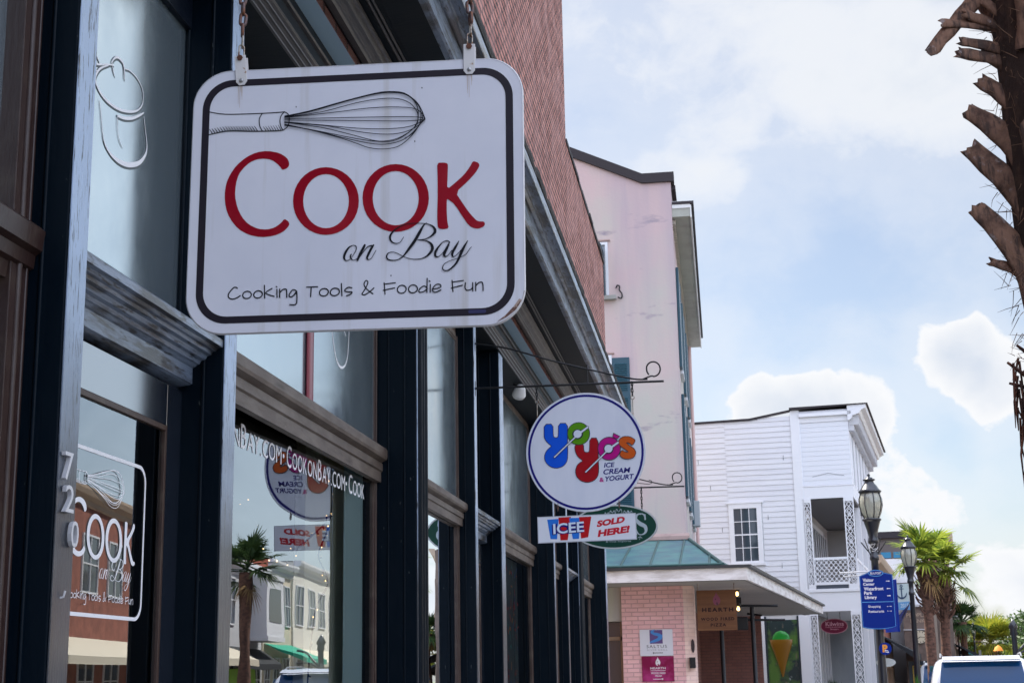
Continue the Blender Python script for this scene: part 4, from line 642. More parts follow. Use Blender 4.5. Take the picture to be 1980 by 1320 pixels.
for sg,nm in ((1,''),(-1,'')):
    fy=(lambda u,v,h:(u,-t_y/2-h,v)) if sg==1 else (lambda u,v,h:(-u,t_y/2+h,v))
    A=Art(fy,.001); A.ring(cir(RO-.012),cir(RO-.029)); A.build('rim_band',mat('navy_vinyl',(.008,.006,.16),.3),YS_)
    def outl(key_pts,w_=.0052): 
        A=Art(fy,H_[0]+.0004); P=[(p[0],p[1],w_) for p in key_pts]; A.ribbon(P+[P[0]],1,smooth=False,ramp=.00005); H_[1].append(A.mb); H_[0]+=.0008
    H_=[.0012,[]]
    def fillp(key_pts,m,nm='letter',inner=None,ch=1):
        A=Art(fy,H_[0]); 
        if inner: A.ring(key_pts,inner)
        else: key_pts=chaikin([q[:2] for q in key_pts],ch) if ch else key_pts; A.poly(key_pts)
        A.build(nm,m,YS_); outl(key_pts)
        if inner: H_[0]-=.0004; outl(inner)
    INKL=mat('ink_outline',(.008,.008,.03),.4)
    fillp(IP(D['yb']),mat('blue_letter',(.005,.085,.62),.3))
    fillp(IP(D['yr']),mat('red_letter',(.33,.004,.010),.3))
    fillp(IP(D['yg'][0][:-1]),mat('green_letter',(.085,.26,.004),.3),inner=IP(D['yg'][1][:-1]))
    fillp(IP(D['ym'][0][:-1]),mat('magenta_letter',(.42,.004,.20),.3),inner=IP(D['ym'][1][:-1]))
    fillp(IP(D['ya']),mat('magenta_letter',(0,0,0)),ch=0)
    fillp(IP(D['ys']),mat('orange_letter',(.52,.085,.008),.3))
    o=MB(); 
    for q in H_[1]: o.add(q.v,q.f)
    o.build('letter_outline',INKL,YS_)
    A=Art(fy,H_[0]+.001)
    for i,s_ in enumerate(D['yslit']):
        p,q=I4(s_[0]),I4(s_[1]); A.ribbon([(*p,.021 if i%2==0 else .0165),(*q,.021 if i%2==0 else .0165)],1,smooth=False)
    for c0 in D['ydisc']: p=I4(c0); A.poly([(p[0]+a,p[1]+c2) for a,c2 in cir(.0365,24)])
    A.build('letter_outline',INKL,YS_)
    A=Art(fy,H_[0]+.0025)
    for i,s_ in enumerate(D['yslit']):
        p,q=I4(s_[0]),I4(s_[1]); w_=.0135 if i%2==0 else .0088; A.ribbon([(*p,w_),(*q,w_)],1,smooth=False)
    for c0 in D['ydisc']: p=I4(c0); A.poly([(p[0]+a,p[1]+c2) for a,c2 in cir(.0300,24)])
    A.build('stick',mat('sign_white_inlay',(.60,.64,.74),.3),YS_)
    yt=IP(D['yt']); NV=MATS['navy_vinyl']; sh=.18
    text('ICE',fy,(yt[0][0],yt[0][1],yt[1][0],yt[0][1]+.036),NV,YS_,bold=.03,shear=sh,slope=.03)
    text('CREAM',fy,(yt[2][0],yt[2][1],yt[3][0],yt[2][1]+.040),NV,YS_,bold=.03,shear=sh,slope=.05)
    text('YOGURT',fy,(yt[4][0],yt[4][1],yt[5][0],yt[4][1]+.038),NV,YS_,bold=.03,shear=sh,slope=.06)
    text('&',fy,(yt[6][0],yt[6][1],yt[7][0]+.002,yt[6][1]+.034),mat('magenta_letter',(0,0,0)),YS_,bold=.03)
for x,zt in ((.473-.83,3.725),(1.192-.83,3.725)):
    zb=math.sqrt(RO**2-x*x)-.02; b=MB(); b.tube([(x,0,zb),(x,0,3.60-3.22)],.0035,6); b.tube([(x+.014*math.cos(a*PI/5),0,3.615-3.22+.014*math.sin(a*PI/5)) for a in range(10)],.003,6,closed=True); b.build('hanger_rod',mat('worn_steel',(0,0,0)),YS_)
    chain(YS_,x,0,3.63-3.22,3.735-3.22,.040,.0045,.022,m=IRON)
for x in (-.22,.235): chain(YS_,x,0,-math.sqrt(RO**2-x*x)-.045,-math.sqrt(RO**2-x*x)+.012,.030,.0035,.018)
# small rectangular sign below
IC=thing('hanging_sign','small white rectangular drinks sign with red and blue cup, hung below the round sign','shop sign',(.822,10.85,2.655)); IC.rotation_euler=(0,R(-.6),0)
icc=IP(D['icc']); b=MB(); ww,hh=.3635,.0965
b.box(-ww,ww,-.006,.004,-hh,hh); b.build('board',mat('white_small_board',(.70,.72,.80),.3,spec=.6),IC,bevel=.002); b=MB(); b.box(-ww,ww,.0042,.006,-hh,hh); b.build('back_board',mat('shade_grey_back',(0,0,0)),IC)
for sg in (1,-1):
    fi=(lambda u,v,h:(u,-.006-h,v)) if sg==1 else (lambda u,v,h:(-u,.006+h,v))
    A=Art(fi,.0006); A.ring(rrect(ww,hh,.001,2),rrect(ww-.006,hh-.006,.001,2)); A.build('edge_line',mat('pale_edge_line',(.5,.52,.6),.4),IC)
    LB=mat('sky_blue_vinyl',(.02,.16,.62),.35); RD=mat('bright_red_vinyl',(.45,.008,.012),.35)
    for i,q in enumerate(D['ic']): A=Art(fi,.0008+.0002*i); A.poly(IP(q)); A.build('cup_stripe',LB if i%2==0 else RD,IC)
    ict=IP(D['ict']); u0,v0,u1=ict[0][0],ict[0][1],ict[1][0]; hgt=ict[2][1]-ict[0][1]
    NV=mat('navy_vinyl',(0,0,0)); 
    for du,dv,m_,hh2,bo in ((-.009,-.006,NV,.0018,.075),(0,0,NV,.0019,.075),(0,0,mat('ice_white_vinyl',(.62,.70,.84),.35),.0027,.022)): text('ICEE',fi,(u0+du,v0+dv+.004,u1+du,v0+hgt+dv),m_,IC,bold=bo,h=hh2,slope=.04)
    text('SOLD',fi,(ict[3][0],ict[3][1],ict[4][0],ict[5][1]-.005),mat('scarlet_vinyl',(.52,.012,.03),.4),IC,bold=.055,shear=.15,slope=.13)
    text('HERE!',fi,(ict[6][0],ict[6][1]-.002,ict[7][0],ict[8][1]-.008),mat('scarlet_vinyl',(0,0,0)),IC,bold=.055,shear=.15,slope=.11)
# green oval sign
OV=thing('hanging_sign','dark green oval sign with pale rim and large silver S, behind the small drinks sign','shop sign',(.665,15.945,3.155))
def ellp(a,b_,n=64): return [(a*math.cos(2*PI*i/n),b_*math.sin(2*PI*i/n)) for i in range(n)]
e_=ellp(.463,.238); b=MB(); b.add([(u,-.012,v) for u,v in e_],[tuple(range(64))]); b.add([(u,.012,v) for u,v in e_],[tuple(range(64))[::-1]]); b.add([(u,y,v) for y in (-.012,.012) for u,v in e_],[(i,(i+1)%64,(i+1)%64+64,i+64) for i in range(64)]); b.build('board',mat('dark_green_board',(.006,.045,.030),.35),OV)
fo=lambda u,v,h:(u,-.012-h,v)
A=Art(fo,.001); A.ring(e_,ellp(.446,.222)); A.build('rim',mat('pale_grey_rim',(.42,.44,.45),.4),OV)
SV=mat('silver_letter',(.38,.44,.48),.35)
A=Art(fo,.002); A.ribbon([(.330,.085,.012),(.318,.120,.014),(.285,.132,.010),(.245,.118,.022),(.232,.075,.030),(.270,.028,.042),(.325,-.005,.040),(.335,-.055,.028),(.305,-.088,.014),(.262,-.090,.010),(.238,-.06,.014),(.228,-.03,.006)],5); A.ribbon([(.330,.12,.012),(.331,.07,.018)],1,smooth=False); A.ribbon([(.232,-.09,.014),(.229,-.04,.018)],1,smooth=False); A.build('lettering',SV,OV)
for i,(u,v,s_) in enumerate([(-.02,.155,1),(.05,.165,1.2),(.13,.150,1),(.17,.150,.8),(-.08,.14,.8)]):
    A=Art(fo,.002); A.ribbon([(u-.03*s_,v-.02*s_,.003),(u-.02*s_,v+.02*s_,.007),(u,v-.005,.005),(u+.02*s_,v+.02*s_,.007),(u+.03*s_,v-.02*s_,.003)],4); A.build('ornament',SV,OV)
A=Art(fo,.002); A.ribbon([(-.15,.124,.005),(.29,.124,.005)],1,smooth=False); A.ribbon([(.245,-.125,.004),(.27,-.115,.007),(.29,-.13,.004)],4); A.ribbon([(.262,-.145,.004),(.275,-.11,.004)],1,smooth=False); A.build('ornament',SV,OV)
text('& Fine Imports',fo,(-.10,-.170,.17,-.148),SV,OV,'small_lettering')
for x in (-.28,.30): chain(OV,x,0,.238*math.sqrt(1-(x/.463)**2)-.005,3.575-3.155,.05,.005,.024,m=IRON)
# ---------------------------------------------------------------- ground, pavement, road
TH=R(-8.6); D2=Vector((math.sin(R(8.6)),math.cos(R(8.6)),0)); E2=Vector((math.cos(R(8.6)),-math.sin(R(8.6)),0))
def bend(x,y):      # the street turns gently right beyond y=25
    return (x,y) if y<=25 else (x*math.cos(R(8.6))+(y-25)*math.sin(R(8.6)), 25+(y-25)*math.cos(R(8.6))-x*math.sin(R(8.6)))
def slab(name,x0,x1,z,m,th_=.0):
    b=MB(); ys=[-40,0,22,25.001,40,70,110,160,300]; vs=[]
    for y in ys: 
        a=bend(x0,y);c=bend(x1,y)
        if y==22: a=(x0,23.5);c=(x1,24)
        vs+=[(*a,z),(*c,z),(*c,z-th_),(*a,z-th_)]
    fs=[]
    for i in range(len(ys)-1):
        o=i*4; fs.append((o,o+1,o+5,o+4))
        if th_: fs+=[(o+1,o+2,o+6,o+5),(o,o+4,o+7,o+3)]
    b.add(vs,fs); o=b.build(name,m); return tag(o,kind='structure')
b=MB(); b.quad((-900,-900,-.15),(900,-900,-.15),(900,900,-.15),(-900,900,-.15)); tag(b.build('ground',mat('ground_soil',(.13,.12,.09),.9,var=((.3,.3,.3),(.08,.11,.05),.4,.6))),kind='structure')
slab('road',4.2,13.2,-.146,mat('asphalt',(.055,.055,.058),.85,bump=((40,40,40),.6,.004),var=((.8,.8,.8),(.075,.073,.07),.4,.7)))
slab('pavement',-.3,4.0,0,mat('concrete_pavement',(.36,.34,.31),.85,bump=((30,30,30),.3,.003),var=((1,1,1),(.28,.27,.25),.4,.7)),.145)
slab('kerb',4.0,4.18,.004,mat('kerb_stone',(.34,.33,.31),.8,bump=((20,20,20),.4,.003)),.15)
slab('opposite_pavement',13.2,16.2,0,MATS['concrete_pavement'],.15)
slab('road_markings',8.62,8.74,-.142,mat('road_paint_yellow',(.55,.38,.05),.7))
# ---------------------------------------------------------------- pink stucco tower
STU=mat('pink_stucco',(.54,.405,.40),.9,var=[((.35,.35,.25),(.46,.45,.40),.42,.62),((1.6,1.6,.10),(.34,.29,.36),.54,.78),((.8,.8,2.5),(.28,.24,.28),.63,.72),((.5,.5,.05),(.40,.33,.37),.5,.7)],bump=((14,14,14),.35,.01))
PK=thing('stucco_building','tall pale pink stucco building with a dark roof edge and teal shutters','building')
b=MB()
prof=[(-9,4.3),(1.02,4.3),(1.02,12.86),(.36,12.86),(-1.25,13.55),(-6.5,15.7),(-9,14.8)]
n=len(prof); b.add([(x,33,z) for x,z in prof]+[(x,45,z) for x,z in prof],[tuple(range(n)),tuple(range(n,2*n))[::-1]]+[(i,(i+1)%n,(i+1)%n+n,i+n) for i in range(n)])
b.build('wall',STU,PK)
b=MB(); b.box(-9,.98,33.4,45,0,4.3); b.build('lower_wall',STU,PK)
b=MB()
cp=[(1.10,12.80),(1.10,13.03),(.36,13.03),(-1.30,13.80),(-6.5,15.95),(-6.5,15.70),(-1.25,13.54),(.36,12.80)]
b.prof_y(cp,32.93,33.25); b.box(1.021,1.12,33.25,45,12.70,12.80); b.build('roof_edge',mat('dark_roof_edge',(.028,.022,.026),.8),PK)
b=MB(); b.box(-8.8,1.0,33.26,44.9,12.86,12.9); b.build('roof',MATS['dark_roof_edge'],PK)
# boxed eaves on the street side
b=MB(); 
def sl(x0,x1,y0,z0,y1,z1,d): b.add([(x0,y0,z0),(x1,y0,z0),(x1,y1,z1),(x0,y1,z1),(x0,y0,z0+d),(x1,y0,z0+d),(x1,y1,z1+d),(x0,y1,z1+d)],[(0,1,2,3),(7,6,5,4),(0,4,5,1),(3,2,6,7),(1,5,6,2),(0,3,7,4)])
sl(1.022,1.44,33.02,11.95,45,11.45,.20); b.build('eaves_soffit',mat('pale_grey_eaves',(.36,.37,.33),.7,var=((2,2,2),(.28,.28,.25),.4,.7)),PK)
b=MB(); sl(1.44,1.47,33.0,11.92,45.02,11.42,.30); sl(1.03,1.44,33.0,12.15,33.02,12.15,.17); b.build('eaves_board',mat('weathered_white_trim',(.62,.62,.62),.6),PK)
b=MB(); sl(1.03,1.53,32.99,12.24,45.04,11.74,.07); b.build('eaves_roof',MATS['dark_roof_edge'],PK)
b=MB(); 
for i in range(80):
    y=33.2+i*.146; z=11.93-(y-33)*.0417; b=MB(); b.box(1.02,1.09,y,y+.07,z-.09,z+.01); b.build('dentil',mat('dentil_paint',(.45,.42,.36),.7),PK)
# string course and cornice shelf at the foot
b=MB(); b.prof_x([(32.80,4.48),(33.0,4.38),(33.0,4.62),(32.86,4.62),(32.80,4.56)],-9,1.10); b.build('string_course',mat('pink_ledge',(.42,.30,.27),.9,var=((3,3,3),(.30,.22,.20),.45,.65)),PK)
TEAL=mat('teal_shutter_paint',(.008,.055,.085),.45,bump=((20,20,20),.3,.003))
def shutter(parent,x0,x1,z0,z1,y,tilt=0,name='shutter'):
    b=MB(); b.box(x0,x1,y-.05,y-.012,z0,z1)
    o=b.build(name,TEAL,parent,bevel=.008); b=MB()
    for a,c in ((z0+.08,(z0+z1)/2-.05),((z0+z1)/2+.05,z1-.08)):
        for i in range(int((c-a)/.05)): zz=a+i*.05; b.box(x0+.06,x1-.06,y-.068,y-.050,zz,zz+.022,Matrix.Rotation(.5,3,'X'))
    b.build('louvre',mat('teal_louvre',(.012,.075,.11),.45),o); return o
WG=mat('window_white_paint',(.66,.67,.70),.5)
for (zb,zt,xr) in ((10.12,11.35,-.56),(7.0,8.66,-.55),(5.0,6.4,-.55)):
    w_=bpy.data.objects.new('window',None); COL.objects.link(w_); w_.parent=PK
    b=MB(); b.box(xr-1.0,xr,32.975,32.999,zb,zt); b.build('pane',FARGLASS,w_)
    b=MB(); b.box(xr-1.06,xr-1.0,32.93,33,zb,zt); b.box(xr,xr+.06,32.93,33,zb,zt); b.box(xr-1.06,xr+.06,32.93,33,zt,zt+.06); b.box(xr-.53,xr-.47,32.95,32.99,zb,zt); b.build('frame',WG,w_)
    b=MB(); b.box(xr-1.15,xr+.22,32.86,33,zb-.09,zb-.001); b.build('sill',mat('grey_sill',(.30,.30,.28),.8),w_)
    b=MB(); b.box(xr-1.1,xr+.12,32.95,33,zt+.10,zt+.13); b.build('drip_mould',MATS['pink_ledge'],w_)
    if zb<9.5: shutter(w_,xr+.06,xr+.46,zb+.02,zt,33)
    else: 
        b=MB(); b.box(xr-.10,xr-.06,32.55,32.93,zb,zt-.08); b.build('shutter',TEAL,w_)
    if zb<9.5: shutter(w_,xr-1.52,xr-1.1,zb+.02,zt,33)
b=MB(); P=[(-.34,32.96,10.30),(-.30,32.94,10.36),(-.25,32.94,10.33),(-.26,32.94,10.25),(-.20,32.94,10.15),(-.22,32.94,10.05),(-.30,32.94,10.08)]; b.tube(cr(P,4),.016,6); b.build('shutter_dog',IRON,PK)
# street-side shutters seen edge on, pipe and box
for i,(y,zb,zt) in enumerate(((34.5,8.6,11.0),(38,8.6,11.0),(41.5,8.6,11.0),(34.8,5.6,8.0),(38,5.6,8.0),(41.5,5.6,8.0))):
    w_=bpy.data.objects.new('window',None); COL.objects.link(w_); w_.parent=PK
    b=MB(); b.box(1.021,1.03,y,y+.95,zb,zt); b.build('pane',FARGLASS,w_)
    b=MB(); b.box(1.021,1.07,y-.06,y,zb,zt); b.box(1.021,1.07,y+.95,y+1.01,zb,zt); b.box(1.021,1.10,y-.06,y+1.01,zb-.08,zb); b.build('frame',WG,w_)
    for a in (y-.52,y+1.02): b=MB(); b.box(1.025,1.085,a,a+.45,zb,zt); b.build('shutter',TEAL,w_,bevel=.005)
b=MB(); b.tube([(1.10,44.6,11.4),(1.10,44.6,4.5)],.05,8); b.build('downpipe',mat('pale_pink_pipe',(.55,.38,.36),.6),PK)
b=MB(); b.box(1.03,1.24,41.0,41.4,5.55,6.25); b.build('meter_box',mat('grey_metal_box',(.32,.36,.38),.5),PK,bevel=.02)
# ---------------------------------------------------------------- low pink brick shop with copper roof and wrap-round awning
AW=thing('corner_shop','low pink painted brick corner shop under a green copper hipped roof with deep white eaves','building')
PB=brick_mat('pink_painted_brick',(.90,.55,.56),(.78,.46,.48),(.60,.36,.37),'X',.24,.082,.010,.006,stain=(.62,.36,.30),stf=.35)
PB2=brick_mat('pink_painted_brick_lit_side',(.92,.68,.60),(.88,.64,.56),(.80,.58,.52),'X',.24,.082,.010,.006,stain=(.60,.36,.30),stf=.3)  # lighter copy of the pier brick: light on its street side painted in
DB=brick_mat('dull_red_brick',(.30,.135,.11),(.25,.115,.10),(.19,.10,.09),'X',.26,.09,.012,.006,stain=(.36,.17,.14),stf=.4)
zb,zt=3.28,3.50
FAR=(4.72,46.0); NR=(2.24,28.0)
def off(p,o): return (p[0]+E2.x*o,p[1]+E2.y*o)
b=MB(); b.box(-3,2.24,27.96,28.02,zb,zt); b.build('fascia',mat('fascia_white',(.80,.78,.78),.6,var=((2,2,9),(.50,.46,.44),.45,.7)),AW)
b=MB(); b.add([(NR[0],27.96,zb),(NR[0],27.96,zt),(FAR[0],FAR[1],zt),(FAR[0],FAR[1],zb),(NR[0]-.06,28.03,zb),(NR[0]-.06,28.03,zt),(FAR[0]-.06,FAR[1],zt),(FAR[0]-.06,FAR[1],zb)],[(0,1,2,3),(7,6,5,4),(0,3,7,4),(1,5,6,2),(0,4,5,1),(3,2,6,7)]); b.build('fascia',MATS['fascia_white'],AW)
b=MB(); b.add([(-3,27.9,zt+.002),(NR[0]+.07,27.9,zt+.002),(FAR[0]+.07,46,zt+.002),(-3,46,zt+.002),(-3,27.9,zt+.055),(NR[0]+.07,27.9,zt+.055),(FAR[0]+.07,46,zt+.055),(-3,46,zt+.055)],[(0,1,2,3),(7,6,5,4),(0,4,5,1),(1,5,6,2),(2,6,7,3)]); b.build('gutter',mat('dark_gutter',(.03,.03,.033),.5),AW)
COP=mat('verdigris_copper',(.075,.18,.22),.45,metal=.25,var=[((1.6,1.6,.7),(.11,.28,.26),.38,.6),((2.5,2.5,.8),(.10,.16,.20),.52,.72),((5,5,5),(.07,.09,.10),.64,.78)],bump=((4,4,4),.4,.02))
zc=zt+.06; a1,a2,a3,a4=(-3,28.06,zc),(1.80,28.06,zc),(1.06,33.02,4.50),(-3,33.02,4.50); a5=(4.35,46,zc); a6=(1.3,46,4.5)
b=MB(); b.quad(a1,a2,a3,a4); b.quad(a2,a5,a6,a3); RF=b.build('copper_roof',COP,AW)
b=MB()
for i in range(9):
    x=1.8-.25-i*.56
    if x<-3: break
    tt=0 if x<1.06 else (x-1.06)/(1.8-1.06); y1=33-(33-28.06)*tt; z1=4.5-(4.5-zc)*tt; b.tube([(x,28.06,zc+.01),(x,y1,z1+.01)],.022,5)
for i in range(1,22):
    f=i/22; p=(a2[0]+(a5[0]-a2[0])*f,28.06+(46-28.06)*f,zc); q=(a3[0]+(a6[0]-a3[0])*f,33+13*f,4.5); b.tube([(p[0],p[1],p[2]+.01),(q[0],q[1],q[2]+.01)],.022,5)
b.tube([(a2[0],a2[1],a2[2]+.02),(a3[0],a3[1],a3[2]+.02)],.035,6); b.tube([(-3,28.1,zc+.03),(1.8,28.1,zc+.03)],.025,6)
b.build('seam',mat('copper_seam',(.06,.13,.12),.5,metal=.3),RF)
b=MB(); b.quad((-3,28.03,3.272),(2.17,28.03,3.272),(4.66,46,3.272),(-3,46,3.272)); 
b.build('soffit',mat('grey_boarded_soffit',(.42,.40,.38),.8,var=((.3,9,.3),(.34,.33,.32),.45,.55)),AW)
b=MB(); b.box(-.20,1.0,29.2,30.5,0,3.27); PIER=b.build('brick_pier',PB,AW)
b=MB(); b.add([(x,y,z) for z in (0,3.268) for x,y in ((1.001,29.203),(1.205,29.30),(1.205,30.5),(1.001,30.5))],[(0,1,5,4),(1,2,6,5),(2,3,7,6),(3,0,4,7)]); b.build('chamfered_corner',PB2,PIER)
b=MB(); b.box(-3,-.201,29.3,29.5,2.62,3.27); b.build('wall',STU,AW)
b=MB(); b.box(-3,-.201,29.60,29.62,0,2.62); b.build('shop_window',FARGLASS,AW)
b=MB(); b.box(-3,-.201,29.52,29.59,2.26,2.33); b.box(-.26,-.201,29.52,29.59,0,2.62); b.build('window_rail',mat('window_rail_tan',(.28,.20,.14),.6),AW)
b=MB(); b.box(.95,2.86,46,46.3,0,3.27); b.box(.9,1.0,30.5,46,0,3.27); b.build('rear_brick_wall',DB,AW)
# wall signs on the pier
def flat_sign(name,label,cat,x0,x1,z0,z1,y,m,th_=.02): 
    t=thing(name,label,cat,((x0+x1)/2,y,(z0+z1)/2)); b=MB(); b.box(-(x1-x0)/2,(x1-x0)/2,-th_,0,-(z1-z0)/2,(z1-z0)/2); b.build('board',m,t,bevel=.003); return t,(lambda u,v,h:(u,-th_-h,v)),(x1-x0)/2,(z1-z0)/2
T,fs_,a,c=flat_sign('wall_sign','white wall sign with a blue and purple wave square on the pink pier','sign',.135,.772,1.945,2.445,29.19,mat('white_small_board',(0,0,0)))
A=Art(fs_,.001); A.poly([(-.125,-.02),(.125,-.02),(.125,c-.01),(-.125,c-.01)]); A.build('wave_square',mat('purple_square',(.11,.06,.22),.4),T)
A=Art(fs_,.002); A.ribbon([(-.03,.238,.02),(-.08,.205,.05),(-.04,.17,.05),(.05,.145,.06),(.09,.105,.07),(.04,.06,.06),(-.04,.03,.05),(-.10,.012,.03),(-.12,.0,.02)],5); A.ribbon([(.122,.15,.006),(.10,.12,.05),(.06,.09,.06)],3); A.build('wave',mat('wave_blue',(.05,.24,.62),.4),T)
DK=mat('dark_grey_letter',(.04,.045,.06),.5)
text('SALTUS',fs_,(-.19,-.10,.20,-.045),DK,T,spacing=1.2); text('RIVER GRILL',fs_,(-.18,-.155,.21,-.122),mat('mid_grey_letter',(.35,.37,.42),.5),T,spacing=1.2)
def arrow(fr,u0,u1,v,m,T,h=.001,wd=.012,hd=.022):
    A=Art(fr,h); s_=1 if u1>u0 else -1; A.poly([(u0,v-wd/2),(u1-s_*hd*1.3,v-wd/2),(u1-s_*hd*1.3,v-hd),(u1,v),(u1-s_*hd*1.3,v+hd),(u1-s_*hd*1.3,v+wd/2),(u0,v+wd/2)]); A.build('arrow',m,T)
arrow(fs_,.12,-.08,-.195,DK,T)
T,fs_,a,c=flat_sign('wall_sign','crimson wall sign with a white flame, low on the pink pier','sign',.160,.775,1.46,1.935,29.19,mat('crimson_board',(.22,.008,.06),.35,var=((2.2,2.2,2.2),(.42,.04,.19),.45,.62)))
def flame(fr,u,v,s_,m,T,dark=None):
    A=Art(fr,.001); A.poly([(u+a*s_,v+b_*s_) for a,b_ in [(0,.5),(-.06,.3),(-.2,.1),(-.26,-.12),(-.2,-.34),(-.05,-.45),(.12,-.42),(.26,-.25),(.28,-.05),(.2,.12),(.1,.25),(.03,.38)]],1); A.build('flame',m,T)
    if dark: A=Art(fr,.002); A.poly([(u+a*s_,v+b_*s_) for a,b_ in [(.02,-.46),(-.04,-.3),(.03,-.2),(.1,-.3),(.12,-.44)]]); A.poly([(u-.06*s_+.05*s_*math.cos(k*PI/3),v-.02*s_+.06*s_*math.sin(k*PI/3)) for k in range(6)]); A.build('flame_core',dark,T)
WL=mat('white_letter',(.75,.72,.76),.5)
flame(fs_,0,.14,.18,WL,T,MATS['crimson_board'])
text('HEARTH',fs_,(-.145,-.005,.145,.035),WL,T,bold=.02); A=Art(fs_,.001); A.ribbon([(-.14,-.03,.008),(.14,-.03,.008)],1,smooth=False); A.build('rule',WL,T)
text('WOOD FIRED',fs_,(-.14,-.095,.14,-.058),WL,T,bold=.02); text('PIZZA',fs_,(-.06,-.145,.07,-.110),WL,T,bold=.02); arrow(fs_,-.10,.10,-.19,WL,T)
T=thing('mailbox','small black metal box fixed to the edge of the pink pier','box',(1.17,29.22,1.80)); b=MB(); b.box(-.09,.02,-.12,.05,-.10,.10); b.build('body',IRON,T,bevel=.01); b=MB(); b.box(-.095,.022,-.125,.052,.085,.103); b.build('lid',IRON,T)
b=MB(); b.tube([(.02,-.1,.06),(.03,-.1,.06)],.012,8); b.tube([(.02,-.1,-.06),(.03,-.1,-.06)],.012,8); b.build('screw',mat('dull_steel_bolt',(0,0,0)),T)
T=thing('plaque','narrow dark oval plaque on the lit side of the pink pier','plaque',(1.15,29.26,2.12)); b=MB(); b.add([(.035*math.cos(i*PI/8),0,.13*math.sin(i*PI/8)) for i in range(16)]+[(.035*math.cos(i*PI/8),-.015,.13*math.sin(i*PI/8)) for i in range(16)],[tuple(range(16)),tuple(range(16,32))[::-1]]+[(i,(i+1)%16,(i+1)%16+16,i+16) for i in range(16)]); b.build('plate',mat('dark_bronze',(.05,.035,.04),.5,metal=.4),T)
# wooden hanging sign under the eaves
T=thing('hanging_sign','brown wooden pizza sign with a dull magenta flame, hanging under the white eaves','shop sign',(1.645,28.7,2.755))
b=MB(); b.box(-.372,.372,-.02,.02,-.37,.385); b.build('board',mat('brown_wood_board',(.115,.050,.024),.6,var=((.8,.8,12),(.155,.070,.032),.4,.65),bump=((3,3,40),.5,.004)),T,bevel=.004)
fw_=lambda u,v,h:(u,-.02-h,v); DM=mat('burnt_letter',(.018,.006,.008),.7)
flame(fw_,.0,.22,.27,mat('dull_magenta',(.16,.03,.065),.6),T,mat('dark_plum',(.06,.012,.03),.6))
for s_,bx in (('HEARTH',(-.28,-.02,.31,.055)),('WOOD FIRED',(-.31,-.185,.32,-.125)),('PIZZA',(-.13,-.295,.16,-.235))): text(s_,fw_,bx,DM,T,bold=.045,spacing=1.35)
for x in (-.345,.34): chain(T,x,0,.38,.525,.05,.004,.022,m=MATS['worn_steel'])
for lb,x,z in (('upper glowing warm bulb beside the brown wooden sign',2.02,3.20),('lower glowing warm bulb beside the brown wooden sign',2.03,2.90)):
    T=thing('lamp_bulb',lb,'lamp',(x+.04,31.2,z-.03),0,'lit bulbs by the wooden sign'); b=MB(); b.lathe([(0,-.03),(.022,-.022),(.033,.0),(.028,.03),(.016,.06)],seg=14); b.build('bulb',mat('lit_warm_bulb',(1,.8,.5),.3,emit=((1,.62,.22),2.6)),T); b=MB(); b.lathe([(.02,.06),(.03,.07),(.07,.10),(.03,.13),(0,.14)],seg=12); b.build('socket',IRON,T)
for lb,x,y in (('left dark steel post under the eaves, directly below the wooden sign',1.70,33.0),('right dark steel post under the eaves with crossing black lamp arms',2.38,33.0)):
    T=thing('steel_post',lb,'post',(x,y,0),0,'steel posts under the eaves'); b=MB(); b.lathe([(.09,0),(.09,.03),(.048,.04),(.048,3.0 if x>2 else 3.27)],seg=12); b.build('pole',IRON,T)
    if x>2:
        b=MB(); b.tube([(-.35,-.1,3.02),(.55,0,3.0)],.03,6); b.tube([(-.45,0,2.72),(.7,.1,2.70)],.03,6); b.tube([(-.1,.1,2.85),(.2,-.1,2.80)],.025,6); b.build('lamp_arm',IRON,T)
        for q in ((-.42,-.22,-.15,.02,2.98,3.20),(-.36,-.10,-.1,.1,2.50,2.78)): b=MB(); b.box(*q); b.build('lamp_head',IRON,T,bevel=.02)
# ---------------------------------------------------------------- white clapboard house with lattice porch
WH=thing('clapboard_house','white clapboard two-storey house with a latticework corner porch','building',(4.182,48,0),TH)
CLP=mat('white_clapboard_paint',(.70,.70,.73),.6,var=[((.5,.8,5),(.64,.64,.68),.4,.7),((2,3,14),(.54,.54,.57),.62,.8)],bump=((1.5,6,40),.15,.001))
TRM=mat('white_trim_paint',(.74,.74,.77),.5)
def siding_x(mb,x0,x1,z0,z1,y,st=.172,dep=.02):   # boards on a wall facing -y
    z=z0
    while z<z1-.01:
        e=min(z+st,z1); mb.add([(x0,y-dep,z),(x1,y-dep,z),(x1,y,e),(x0,y,e),(x0,y,z),(x1,y,z)],[(0,1,2,3),(0,4,5,1)]); z+=st
b=MB()
wx0,wx1,wz0,wz1=-2.14,-1.05,4.93,6.97
siding_x(b,-9,wx0,0,9.63,0); siding_x(b,wx1,.0,3.35,9.68,0); siding_x(b,wx0,wx1,wz1,9.63,0); siding_x(b,wx0,wx1,3.35,wz0,0)
b.build('siding',CLP,WH)
b=MB()
rj=random.Random(4)
for i in range(34):
    k=rj.randrange(2,54); z=k*.172; x=rj.uniform(-5.0,-.1)
    if wx0-.1<x<wx1+.1 or (x>wx1 and z<3.5): continue
    b.box(x,x+.012,-.024,-.004,z+.004,z+.160)
b.build('board_joints',mat('joint_grey',(.18,.18,.19),.8),WH)
b=MB(); b.box(-9,.02,.001,10,0,9.62); b.build('wall_core',mat('core_white',(.6,.6,.6),.8),WH)
